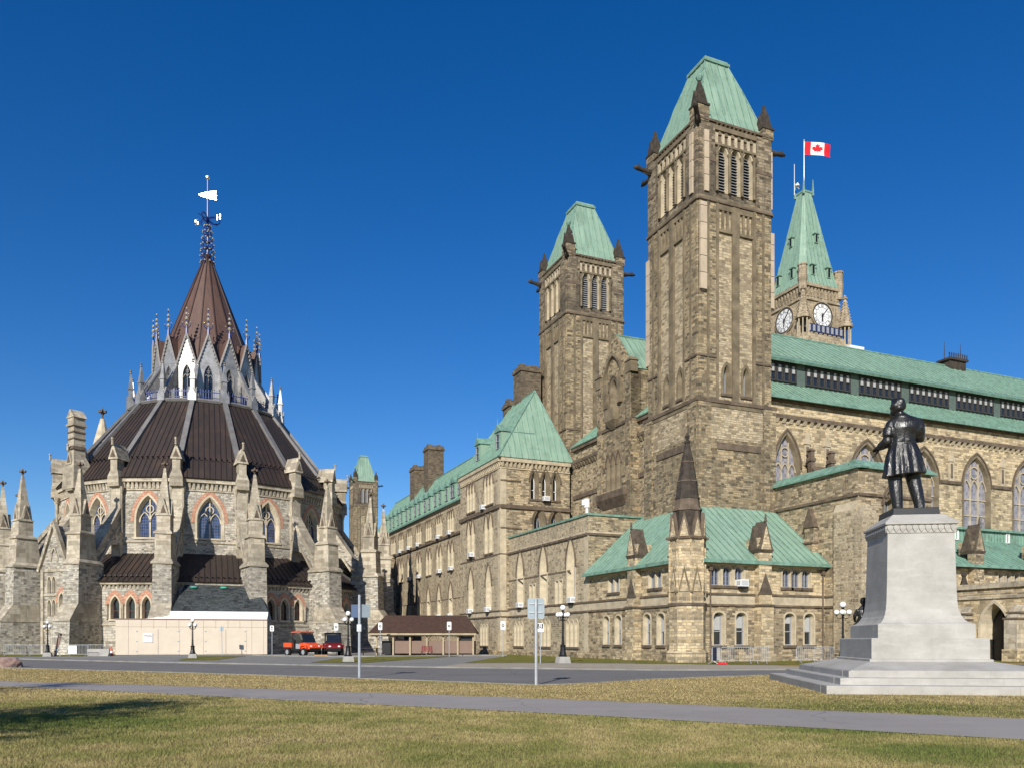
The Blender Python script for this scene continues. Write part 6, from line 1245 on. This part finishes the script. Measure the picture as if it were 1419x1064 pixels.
# ================================================================ street lamps
def lamp_parts(t, arms=4):
    m = MB(); m.rects(O0, X1, Y1, [(0, -0.42, 0.42, -0.42, 0.42), (0.42, -0.36, 0.36, -0.36, 0.36), (0.44, -0.34, 0.34, -0.34, 0.34)]); m.build("plinth", 'concrete', t)
    m = MB(); m.lathe(0, 0, [(0.30, 0.44), (0.30, 0.5), (0.24, 0.55), (0.19, 0.85), (0.17, 1.1), (0.20, 1.14), (0.20, 1.2), (0.10, 1.26), (0.075, 1.7), (0.09, 1.72), (0.09, 1.76), (0.07, 1.8), (0.055, 3.0), (0.08, 3.05), (0.08, 3.1), (0.05, 3.15), (0.045, 3.45), (0.09, 3.5), (0.10, 3.55), (0.06, 3.57)], 12); m.build("post", 'black', t, False)
    for k in range(arms):
        a = pi/4+2*pi*k/arms; c, s_ = cos(a), sin(a); m = MB(); m.tube([(0.04*c, 0.04*s_, 2.95), (0.16*c, 0.16*s_, 2.86), (0.30*c, 0.30*s_, 2.90), (0.36*c, 0.36*s_, 3.02), (0.36*c, 0.36*s_, 3.1)], 0.025, 6); m.lathe(0.36*c, 0.36*s_, [(0.03, 3.06), (0.08, 3.10), (0.08, 3.13)], 8); ar = m.build("arm", 'black', t)
        m = MB(); m.ball((0.36*c, 0.36*s_, 3.27), 0.165, 14); m.build("globe", 'globe', ar, True)
    m = MB(); m.ball((0, 0, 3.74), 0.19, 14); m.build("globe", 'globe', t, True)
LAMPS = [("five-globe black lamp post before the beige hoarding", at(267, 70.9), 0.885), ("five-globe black lamp post beside the leaning grey plank, left edge", at(66, 78), 0.88), ("five-globe black lamp post in the shade behind the V-shaped grey signs", at(482.5, 59), 0.94), ("five-globe black lamp post on the verge before the annex, beside the number sign", at(780, 56), 1.02), ("five-globe black lamp post close to the pedestal's left side", at(1168, 52), 1.03)]
first = None
for lab, p, sc in LAMPS:
    if first is None: first = thing("street_lamp", lab, "street lamp", (*p, 0), 0.3, "five-globe lamp posts"); lamp_parts(first); o = first
    else: o = dup(first); o["label"] = lab
    o.location = (*p, 0); o.scale = (sc, sc, sc)
# ================================================================ signs
def post_sign(name, label, p, H, wd, hgt, face, glyph=None, rz=0, lean=0, group=None, pole=0.035, back=False):
    t = thing(name, label, "sign", (*p, 0), rz, group); t.rotation_euler = (0, lean, rz)
    m = MB(); m.frus(0, 0, 0, H-0.02, pole, pole, 8); m.build("pole", 'galv', t)
    m = MB(); y = -pole-0.02 if not back else pole+0.005; r_ = 0.05; m.prism([(-wd/2+r_, 0), (wd/2-r_, 0), (wd/2, r_), (wd/2, hgt-r_), (wd/2-r_, hgt), (-wd/2+r_, hgt), (-wd/2, hgt-r_), (-wd/2, r_)], (0, y, H-hgt), (1, 0, 0), (0, 0, 1), (0, 1, 0), 0.015); pn = m.build("panel", face, t)
    if glyph == "ring":
        m = MB(); c = (0, y-0.012, H-hgt*0.5); R_ = wd*0.24
        pts = [(c[0]+R_*cos(a), c[1], c[2]+R_*sin(a)) for a in [2*pi*i/14 for i in range(15)]]; m.tube(pts, 0.035, 5); m.bar((-R_*0.7, y-0.012, c[2]+R_*0.7), (R_*0.7, y-0.012, c[2]-R_*0.7), 0.05, 0.01); m.box(-0.03, 0.03, y-0.01, y-0.002, H-hgt*0.2, H-hgt*0.1); m.build("symbol", 'black', pn)
    elif glyph == "arrow":
        m = MB(); m.box(-0.03, 0.03, y-0.01, y-0.002, H-hgt*0.6, H-hgt*0.35); m.prism([(-0.12, 0), (0.12, 0), (0, 0.2)], (0, y-0.01, H-hgt*0.38), (1, 0, 0), (0, 0, 1), (0, 1, 0), 0.008); m.box(-0.13, 0.13, y-0.01, y-0.002, H-hgt*0.8, H-hgt*0.68); m.build("symbol", 'black', pn)
    elif glyph == "8":
        m = MB(); m.box(-wd*0.42, wd*0.42, y-0.008, y-0.001, H-hgt*0.62, H-0.04); m.build("symbol_ground", 'black', pn)
        m = MB()
        for zc, R_ in ((H-hgt*0.22, 0.085), (H-hgt*0.43, 0.105)): m.tube([(R_*cos(a), y-0.014, zc+R_*0.8*sin(a)) for a in [2*pi*i/14 for i in range(15)]], 0.028, 5)
        m.build("numeral", 'white', pn)
    if back: m = MB(); m.box(-wd*0.4, wd*0.4, y-0.03, y, H-hgt*0.72, H-hgt*0.66); m.box(-wd*0.4, wd*0.4, y-0.03, y, H-hgt*0.3, H-hgt*0.24); m.build("bracket", 'galv', t)
    return t
SG = "white parking signs on thin posts"
post_sign("parking_sign", "small white sign on post in the shade right of the hoarding", at(377, 88), 3.15, 0.42, 0.62, 'white', "arrow", group=SG)
post_sign("parking_sign", "small white sign on post in front of the dark red utility cart", at(466, 84), 3.3, 0.42, 0.72, 'white', "ring", group=SG)
post_sign("parking_sign", "small white sign on post before the brown shelter's left corner", at(527, 82), 3.35, 0.40, 0.75, 'white', "ring", group=SG)
post_sign("parking_sign", "small white sign on post before the brown shelter's right half", at(622.5, 76.5), 3.3, 0.40, 0.78, 'white', "ring", group=SG)
post_sign("parking_sign", "small white sign on post right of the shelter, before the speckled annex wall", at(697, 76), 3.35, 0.44, 0.80, 'white', "ring", group=SG)
post_sign("number_sign", "white sign with a white 8 on a black square, beside the tall grey sign pole", at(748.8, 55), 2.72, 0.44, 0.58, 'white', "8")
post_sign("leaning_sign", "slightly leaning grey-backed sign standing before the beige hoarding", at(308, 84), 3.0, 0.42, 0.5, 'signback', None, 0, -0.03, back=True)
post_sign("road_sign", "tall pole with one grey sign back at the road edge, nearest the middle", g(743, 948.6), 3.08, 0.60, 0.74, 'signback', None, 0.08, pole=0.055, back=True)
t = thing("road_sign", "tall roadside pole with two angled sign backs, one dark blue, one grey", "sign", (*g(498, 938.6), 0), 0.0)
m = MB(); m.frus(0, 0, 0, 3.5, 0.06, 0.055, 8); m.build("pole", 'galv', t)
M['bluesign'] = plain("blue-grey sign back", (0.09, 0.13, 0.22), 0.5, var=0.1)
for nm, s_, mt in (("panel", -1, 'bluesign'), ("panel", 1, 'signback')): m = MB(); m.obx((0, 0.06), (cos(0.5), s_*sin(0.5)), (-s_*sin(0.5), cos(0.5)), min(0.0, s_*0.46), max(0.0, s_*0.46), 0.0, 0.015, 2.55, 3.10); m.build(nm, mt, t)
m = MB(); m.box(-0.09, 0.09, -0.09, 0.09, 1.95, 2.25); m.build("control_box", 'galv', t)
# ================================================================ crowd barriers and small site things
def barrier(label, p, rz, L=2.3, board=None, group="steel crowd barriers", nb=14):
    t = thing("crowd_barrier", label, "barrier", (*p, 0), rz, group); m = MB(); h = 1.12
    m.tube([(0.0, 0, 0.22), (0.0, 0, h-0.1), (0.03, 0, h-0.03), (0.1, 0, h), (L-0.1, 0, h), (L-0.03, 0, h-0.03), (L, 0, h-0.1), (L, 0, 0.22), (0, 0, 0.22)], 0.024, 6); m.build("frame", 'galv', t)
    m = MB()
    for k in range(1, nb): m.tube([(L*k/nb, 0, 0.22), (L*k/nb, 0, h)], 0.012, 5)
    m.build("bars", 'galv', t)
    for x in (0.2, L-0.2): m = MB(); m.tube([(x, -0.32, 0.02), (x, -0.1, 0.16), (x, 0, 0.24), (x, 0.1, 0.16), (x, 0.32, 0.02)], 0.022, 6); m.build("foot", 'galv', t)
    if board: m = MB(); m.box(board[0], board[1], -0.05, -0.03, board[2], board[3]); m.build("board", board[4], t)
    return t
barrier("steel crowd barrier facing the road, left of the buttress by the pavilion's front windows", at(1000, 54.2), 0.05, 2.1)
barrier("steel crowd barrier just before the pavilion's front buttress, second from the turret", at(1044.5, 54.3), 0.02, 1.0, nb=7)
barrier("steel crowd barrier near the pavilion's right-hand windows, left end low", at(1104, 55.6), 0.25, 1.5, nb=10)
barrier("steel crowd barrier nearest the pedestal's left edge, closely barred", at(1128, 55.0), 0.1, 1.4, nb=12)
barrier("steel crowd barrier turned end-on with a navy panel, before the turret", at(987, 53.6), 1.05, 1.9, (0.0, 0.9, 0.25, 1.1, 'navy'))
barrier("steel crowd barrier carrying a white board, left of the low concrete block", at(95, 78.5), 0.0, 1.9, (0.02, 0.8, 0.25, 1.05, 'white'))
barrier("steel crowd barrier by the far left buttress, left of the orange door", at(5, 79.5), 0.02, 2.3); barrier("steel crowd barrier before the orange door, left of the lamp", at(40, 79.3), 0.02, 2.0); barrier("steel crowd barrier behind the low concrete block, left of the orange cone", at(121, 81.5), 0.0, 2.3)
t = thing("road_barrier_block", "low pale concrete barrier block left of the orange cone", "barrier", (*at(122, 80), 0)); m = MB(); m.rects(O0, X1, Y1, [(0, 0, 2.1, -0.3, 0.3), (0.15, 0, 2.1, -0.28, 0.28), (0.3, 0, 2.1, -0.12, 0.12), (0.72, 0, 2.1, -0.09, 0.09)]); m.build("block", 'concrete', t)
t = thing("traffic_cone", "orange traffic cone at the hoarding's left corner", "cone", (*at(154.5, 81), 0)); m = MB(); m.box(-0.2, 0.2, -0.2, 0.2, 0, 0.05); m.build("base", 'black', t); m = MB(); m.lathe(0, 0, [(0.19, 0.05), (0.16, 0.3)], 12, 0); m.lathe(0, 0, [(0.16, 0.3), (0.12, 0.5)], 12, 1); m.lathe(0, 0, [(0.12, 0.5), (0.055, 0.95)], 12, 0); m.build("cone_body", ['conecol', 'white'], t)
t = thing("plank", "grey plank leaning upright by the left lamp post", "plank", (*at(75.5, 79), 0)); m = MB(); m.bar((0, 0, 0), (0.42, 0.3, 2.25), 0.32, 0.06); m.bar((-0.15, 0.03, 0.5), (0.5, 0.1, 0.62), 0.06, 0.05); m.build("board", 'tanpanel', t); m = MB(); m.bar((0.02, -0.08, 0.0), (0.48, -0.06, 0.9), 0.07, 0.05); m.bar((0.6, 0, 0.0), (0.1, 0.05, 0.8), 0.07, 0.05); m.build("prop", 'galv', t)
t = thing("red_ribbon", "red barrier foot cover lying on the verge by the navy panel", "barrier foot", (*at(993, 52.8), 0)); m = MB(); m.prism([(0, 0), (0.5, 0.02), (0.72, 0.0), (0.5, 0.22), (0.25, 0.2)], (0, 0, 0.03), (1, -0.2, 0), (0, 0.5, 0.6), (0, 0.2, 0.1), 0.06); m.build("cover", 'redfab', t)
t = thing("boulder", "flat pinkish granite boulder at the far left lawn edge", "boulder", (*at(2, 47.5), 0)); m = MB(); rb = random.Random(5); k = 9
rows = [[((1.15*cos(2*pi*i/16))*rr*(1+rb.uniform(-.1, .1)), 0.6*sin(2*pi*i/16)*rr*(1+rb.uniform(-.1, .1)), z*(1+rb.uniform(-.15, .15))) for i in range(16)] for z, rr in ((-0.05, 1.0), (0.2, 1.06), (0.38, 0.98), (0.52, 0.75), (0.58, 0.4))]; m.loft(rows); m.build("rock", 'boulder', t)
t = thing("yellow_kerb_block", "yellow painted kerb block before the two utility carts", "kerb block", (*at(436, 77), 0)); m = MB(); m.rects(O0, X1, Y1, [(0, 0, 1.25, -0.2, 0.2), (0.16, 0, 1.25, -0.2, 0.2), (0.2, 0.04, 1.21, -0.15, 0.15)]); m.build("block", 'kerbyellow', t)
t = thing("picnic_table", "dark wooden picnic table left of the brown shelter", "table", (*at(513, 84), 0), 0.2); m = MB(); m.box(-0.9, 0.9, -0.4, 0.4, 0.72, 0.78); m.build("tabletop", 'darkwood', t)
for s_ in (-1, 1):
    m = MB(); m.box(-0.9, 0.9, s_*0.75-0.14, s_*0.75+0.14, 0.42, 0.47); m.build("seat", 'darkwood', t); m = MB(); m.bar((s_*0.7, -0.75, 0), (s_*0.7, 0.3, 0.75), 0.08, 0.05); m.bar((s_*0.7, 0.75, 0), (s_*0.7, -0.3, 0.75), 0.08, 0.05); m.bar((s_*0.7, -0.85, 0.4), (s_*0.7, 0.85, 0.4), 0.08, 0.05); m.build("leg", 'darkwood', t)
t = thing("slatted_bench", "dark red slatted bench against the shelter's tan panels", "bench", (*at(592, 83.2), 0)); m = MB(); 
for k in range(6): m.box(-0.55+k*0.19, -0.42+k*0.19, -0.1, -0.05, 0.5, 1.0)
m.build("backrest", 'redpaint', t); m = MB(); m.box(-0.6, 0.6, -0.55, -0.08, 0.42, 0.48); m.build("seat", 'redpaint', t)
for s_ in (-0.5, 0.5): m = MB(); m.box(s_-0.04, s_+0.04, -0.5, -0.1, 0, 0.42); m.build("leg", 'black', t)
# ================================================================ brown roofed shelter
SHX = at(518, 84.5)[0]; SHL = at(657, 84.5)[0]-SHX
t = thing("open_shelter", "open timber shelter with brown shingle roof and tan panels, before the side range", "shelter", (SHX, 84.5, 0), 0.0)
m = MB(); m.slab([(-0.5, -0.5, 2.35), (SHL+0.3, -0.5, 2.35), (SHL-0.9, 2.1, 4.2), (0.9, 2.1, 4.2)], 0.14); m.slab([(-0.5, -0.5, 2.35), (0.9, 2.1, 4.2), (-0.5, 4.7, 2.35)], 0.12); m.slab([(SHL+0.3, 4.7, 2.35), (-0.5, 4.7, 2.35), (0.9, 2.1, 4.2), (SHL-0.9, 2.1, 4.2)], 0.12); m.slab([(SHL+0.3, -0.5, 2.35), (SHL+0.3, 4.7, 2.35), (SHL-0.9, 2.1, 4.2)], 0.12); m.build("roof", 'shingle', t)
m = MB(); m.box(-0.45, SHL+0.25, -0.46, -0.40, 2.1, 2.3, 0); m.box(-0.45, -0.39, -0.39, 4.6, 2.1, 2.3, 0); m.box(-0.3, SHL, 0.1, 0.2, 1.98, 2.15, 0); m.build("fascia", ['timber'], t)
for x in (0.3, 2.0, 3.75, 5.5, 7.2, 8.7, SHL-0.1):
    m = MB(); m.box(x-0.09, x+0.09, -0.02, 0.16, 0, 2.2); m.build("post", 'timber', t)
    if x < SHL-1: m = MB(); m.bar((x+0.05, 0.07, 1.55), (x+0.5, 0.07, 2.1), 0.09, 0.06); m.build("brace", 'darkwood', t)
m = MB(); m.box(2.1, SHL-0.1, 0.2, 0.26, 0.2, 1.5); m.build("panel", 'tanpanel', t); m = MB(); m.box(0.2, SHL, 4.0, 4.1, 0.0, 1.5); m.build("back_panel", 'tanpanel', t)
m = MB(); m.box(8.8, SHL-0.2, 0.22, 0.3, 1.5, 2.15); m.build("dark_infill", 'black', t); m = MB(); m.box(0.7, 1.6, 1.0, 1.9, 0.1, 1.4); m.box(0.65, 1.65, 0.95, 1.95, 1.4, 1.48); m.build("locker", 'black', t)
# ================================================================ utility carts
def utv(label, p, rz, paint, sc, dark=False, s=1.0):
    t = thing("utility_cart", label, "utility vehicle", (*p, 0), rz, "small utility carts"); t.scale = (s, s, s)
    m = MB()   # hood with sloped nose, fenders
    sec = lambda x, w_, zb, zt: [(x, -w_, zb), (x, w_, zb), (x, w_, zt*0.93), (x, w_*0.82, zt), (x, -w_*0.82, zt), (x, -w_, zt*0.93)]
    m.loft([sec(0.55, 0.72, 0.55, 1.12), sec(0.9, 0.72, 0.55, 1.10), sec(1.25, 0.68, 0.55, 1.02), sec(1.5, 0.58, 0.58, 0.88), sec(1.56, 0.5, 0.6, 0.8)])
    for s_ in (-1, 1): m.prism([(0.62, 0.62), (0.66, 0.86), (0.8, 0.98), (1.25, 0.98), (1.4, 0.86), (1.44, 0.66), (1.38, 0.66), (1.25, 0.82), (0.85, 0.84), (0.7, 0.62)], (0, s_*0.78-0.07, 0), (1, 0, 0), (0, 0, 1), (0, 1, 0), 0.14)
    m.build("hood", paint, t)
    m = MB(); m.box(-0.55, 0.55, -0.62, 0.62, 0.35, 0.52); m.box(-1.5, 1.5, -0.3, 0.3, 0.32, 0.5); m.box(-0.45, 0.45, -0.70, -0.60, 0.42, 0.75); m.box(-0.45, 0.45, 0.60, 0.70, 0.42, 0.75); m.box(1.5, 1.6, -0.55, 0.55, 0.42, 0.66); m.build("chassis", 'black', t)
    m = MB(); m.box(-1.55, -0.55, -0.72, 0.72, 0.72, 0.78); m.box(-1.55, -0.55, -0.74, -0.69, 0.78, 1.08); m.box(-1.55, -0.55, 0.69, 0.74, 0.78, 1.08); m.box(-1.58, -1.52, -0.74, 0.74, 0.72, 1.08); m.box(-0.58, -0.53, -0.74, 0.74, 0.72, 1.08); m.build("cargo_bed", paint, t)
    m = MB()
    for s_ in (-1, 1): m.tube([(0.78, s_*0.66, 1.05), (0.42, s_*0.62, 1.85), (-0.5, s_*0.62, 1.88), (-0.55, s_*0.66, 0.7)], 0.035, 6); m.tube([(-0.05, s_*0.64, 1.86), (-0.02, s_*0.68, 0.6)], 0.03, 6)
    m.tube([(0.42, -0.62, 1.85), (0.42, 0.62, 1.85)], 0.035, 6); m.tube([(-0.5, -0.62, 1.88), (-0.5, 0.62, 1.88)], 0.035, 6); m.build("cab_frame", 'black', t)
    m = MB(); m.rects((0, 0), (1, 0), (0, 1), [(1.88, -0.66, 0.56, -0.70, 0.70), (1.94, -0.66, 0.58, -0.70, 0.70), (1.99, -0.56, 0.45, -0.58, 0.58)]); m.build("roof", 'black' if dark else paint, t)
    m = MB(); m.box(-0.45, 0.1, -0.58, 0.58, 0.52, 0.78); m.box(-0.5, -0.38, -0.58, 0.58, 0.78, 1.3); m.build("seat", 'tyre', t)
    m = MB(); m.loft([[(0.80, -0.6, 1.1), (0.80, 0.6, 1.1), (0.46, 0.56, 1.8), (0.46, -0.56, 1.8)], [(0.82, -0.6, 1.1), (0.82, 0.6, 1.1), (0.48, 0.56, 1.8), (0.48, -0.56, 1.8)]]); m.build("windscreen", 'glass', t)
    for s_ in (-1, 1):
        m = MB(); m.prism([(0.7, 0.6), (0.72, 1.0), (-0.02, 1.0), (0.0, 0.6)], (0, s_*0.70-0.02, 0), (1, 0, 0), (0, 0, 1), (0, 1, 0), 0.04); d_ = m.build("door", 'greypaint', t); m = MB(); m.prism([(0.70, 1.02), (0.40, 1.8), (0.0, 1.82), (0.0, 1.02)], (0, s_*0.67-0.01, 0), (1, 0, 0), (0, 0, 1), (0, 1, 0), 0.02); m.build("door_window", 'glass', d_)
        m = MB(); m.ball((1.53, s_*0.38, 0.80), 0.1, 10, 0, 0.5, 1.2, 0.8); m.build("headlight", 'white', t)
    for x in (-1.02, 1.02):
        for s_ in (-1, 1):
            m = MB(); y = s_*0.68; prf = [(0.20, -0.14), (0.29, -0.14), (0.33, -0.1), (0.335, 0), (0.33, 0.1), (0.29, 0.14), (0.20, 0.14)]
            R_ = [[(x+r_*cos(2*pi*i/18), y+h_, 0.335+r_*sin(2*pi*i/18)) for i in range(18)] for r_, h_ in prf]; m.loft(R_, 0, False)
            for i in range(18): a = 2*pi*i/18; m.box(x+0.33*cos(a)-0.02, x+0.33*cos(a)+0.02, y-0.1, y+0.1, 0.335+0.33*sin(a)-0.02, 0.335+0.33*sin(a)+0.02)
            wl = m.build("wheel", 'tyre', t); m = MB(); m.loft([[(x+0.205*cos(2*pi*i/14), y+h_, 0.335+0.205*sin(2*pi*i/14)) for i in range(14)] for h_ in (-0.12, 0.12)]); m.loft([[(x+0.07*cos(2*pi*i/10), y+h_, 0.335+0.07*sin(2*pi*i/10)) for i in range(10)] for h_ in (-0.14, 0.14)]); m.build("rim", 'greypaint', wl)
    m = MB()
    for s_ in (-1, 1): m.bar((1.05, s_*0.735, 0.96), (1.3, s_*0.73, 0.94), 0.02, 0.06)
    m.build("decal", 'white', t)
utv("bright orange utility cart with orange roof, right of the hoarding", at(420, 80.5), radians(-38), 'orange', 1, s=1.22); utv("dark red utility cart with black roof, behind the orange one", at(461, 83.5), radians(-72), 'redpaint', 1, True, s=1.18)
# ================================================================ trees behind the viewer, whose shade falls on the lawn
def tree(label, x, y, H, seed, crown=3.2, nleaf=2600):
    rr = random.Random(seed); t = thing("broadleaf_tree", label, "tree", (x, y, 0)); m = MB(); tips = []
    m.tube([(0, 0, 0), (0.05, 0.02, H*0.2), (-0.05, 0.08, H*0.42), (0.05, 0, H*0.7), (0, 0, H*0.95)], [0.32, 0.24, 0.19, 0.11, 0.03], 9)
    for k in range(16):
        z = H*(0.35+0.035*k); a = k*2.4; L = crown*(1.05-0.045*k)*rr.uniform(0.75, 1.1); p0 = Vector((0, 0, z)); p2 = Vector((L*cos(a), L*sin(a), z+L*0.5)); p1 = p0.lerp(p2, 0.5)+Vector((0, 0, 0.15)); m.tube([p0, p1, p2], [0.09, 0.05, 0.015], 5); tips += [p1, p2, p0.lerp(p2, 0.8)]
        for j in range(3): q = p1+Vector((rr.uniform(-1, 1), rr.uniform(-1, 1), rr.uniform(0.2, 0.9))); m.tube([p1, q], [0.03, 0.008], 4); tips.append(q)
    m.build("trunk", 'bark', t); m = MB()
    for i in range(nleaf):
        c = rr.choice(tips); p = c+Vector((rr.gauss(0, .42), rr.gauss(0, .42), rr.gauss(0, .36))); d = Vector((rr.gauss(0, 1), rr.gauss(0, 1), rr.gauss(0, 1))).normalized(); e = d.orthogonal().normalized(); f = d.cross(e); s_ = rr.uniform(0.07, 0.13); m.face([p-e*s_, p+f*s_*0.5, p+e*s_, p-f*s_*0.5])
    m.build("crown", 'leaf', t)
tree("broadleaf tree standing left of the viewer, shading the near lawn", -13.2, 4.6, 9.5, 2, 3.0, 4200)
tree("tall half-bare broadleaf tree farther left, its shade streaking the path", -21.0, 8.0, 13.0, 9, 2.8, 1500)
# ================================================================ grass blades on the near lawn
def blades(name, n, ylo, yhi, inside, hmin, hmax, wd, seed):
    r = np.random.default_rng(seed); pts = []
    tot = 0
    while tot < n:
        u = r.random(n); Y = ylo*(yhi/ylo)**u; X = (r.random(n)*2-1)*(0.66*Y+3.5); ok = inside(X, Y); pts.append(np.stack([X[ok], Y[ok]], 1)); tot += ok.sum()
    P = np.concatenate(pts)[:n]; n = len(P); a = r.random(n)*2*pi; h = hmin+(hmax-hmin)*r.random(n)**1.6; lean = r.normal(0, 0.55, (n, 2))*h[:, None]; sc = wd*(P[:, 1]/11)**0.7
    V = np.zeros((n, 3, 3)); dx, dy = np.cos(a)*sc/2, np.sin(a)*sc/2
    V[:, 0, 0] = P[:, 0]-dx; V[:, 0, 1] = P[:, 1]-dy; V[:, 1, 0] = P[:, 0]+dx; V[:, 1, 1] = P[:, 1]+dy; V[:, 2, 0] = P[:, 0]+lean[:, 0]; V[:, 2, 1] = P[:, 1]+lean[:, 1]; V[:, 2, 2] = h
    me = bpy.data.meshes.new(name); me.vertices.add(3*n); me.vertices.foreach_set("co", V.ravel()); me.loops.add(3*n); me.loops.foreach_set("vertex_index", np.arange(3*n)); me.polygons.add(n); me.polygons.foreach_set("loop_start", np.arange(0, 3*n, 3)); me.update(calc_edges=True)
    at_ = me.attributes.new("tint", 'FLOAT', 'POINT'); at_.data.foreach_set("value", np.repeat(r.random(n), 3))
    me.materials.append(M['blade']); o = bpy.data.objects.new(name, me); COL.objects.link(o); tag(o, "short dry autumn grass across the near lawn" if seed == 1 else "dry grass on the strip between path and road", "grass", None, "stuff"); return o
t = NT("grass blade"); geo = t.n("ShaderNodeTexCoord").outputs["Object"]; an = t.n("ShaderNodeAttribute"); an.attribute_name = "tint"
big = t.noise(geo, 0.16, 5, 0.65); mid = t.noise(geo, 1.1, 4, 0.6); sep = t.n("ShaderNodeSeparateXYZ"); t.l(geo, sep.inputs[0])
gcol = t.mix(an.outputs["Fac"], (0.105, 0.13, 0.03, 1), (0.27, 0.26, 0.08, 1)); dcol = t.mix(an.outputs["Fac"], (0.29, 0.21, 0.085, 1), (0.55, 0.46, 0.23, 1))
fm = t.math('ADD', t.ramp(mid, 0.36, 0.64, 0.0, 0.65), t.math('SUBTRACT', t.math('MULTIPLY', an.outputs["Fac"], 0.7), 0.35)); fm = t.math('ADD', fm, t.ramp(big, 0.44, 0.58, 0.08, 0.62)); fm = t.math('SUBTRACT', fm, t.ramp(sep.outputs[1], 19, 24, 0, 0.7))
def spotb(px, py, rx, ry, warp):
    X, Y = g(px, py); dx = t.math('MULTIPLY', t.math('SUBTRACT', sep.outputs[0], X), 1/rx); dy = t.math('MULTIPLY', t.math('SUBTRACT', sep.outputs[1], Y), 1/ry)
    r2 = t.math('ADD', t.math('MULTIPLY', dx, dx), t.math('MULTIPLY', dy, dy)); return t.ramp(t.math('ADD', r2, t.math('MULTIPLY', t.math('SUBTRACT', mid, 0.5), warp)), 0.6, 1.2, 1.0, 0.0)
spots = None
for q in ((1330, 1045, 1.5, 1.2, 5), (1160, 1010, 1.3, 0.7, 6), (980, 1062, 0.7, 0.35, 6), (80, 1000, 2.2, 1.3, 6), (560, 945, 7, 1.2, 4), (1000, 960, 6, 0.6, 5)): s_ = spotb(*q); spots = s_ if spots is None else t.math('MAXIMUM', spots, s_)
fm = t.math('ADD', fm, t.math('MULTIPLY', spots, 0.55)); gcol = t.mix(t.math('MULTIPLY', spots, 0.45), gcol, (0.07, 0.125, 0.02, 1))
fmn = t.n("ShaderNodeClamp"); t.l(fm, fmn.inputs[0]); c = t.mix(fmn.outputs[0], dcol, gcol); M['blade'] = t.fin(c, 0.8, 0, 0.2)
hx, hy = np.array([p[0] for p in ph]), np.array([p[1] for p in ph]); lx, ly = np.array([p[0] for p in pl]), np.array([p[1] for p in pl])
rx_, ry_ = np.array([p[0] for p in lower]), np.array([p[1] for p in lower])
blades("grass", 430000, 8.2, 30, lambda X, Y: Y < np.interp(X, hx, hy)-0.02+0.05*np.sin(X*9), 0.012, 0.055, 0.008, 1)
def strip_in(X, Y):
    c, s_ = RP; dx, dy = X-PC[0], Y-PC[1]; a = dx*RP[0]+dy*RP[1]; b_ = dx*DP[0]+dy*DP[1]
    return (Y > np.interp(X, lx, ly)+0.03) & (Y < np.interp(X, rx_, ry_)-0.15) & ~((np.abs(a) < 4.02) & (np.abs(b_) < 4.67))
blades("grass", 110000, 14, 47, strip_in, 0.015, 0.06, 0.008, 2)
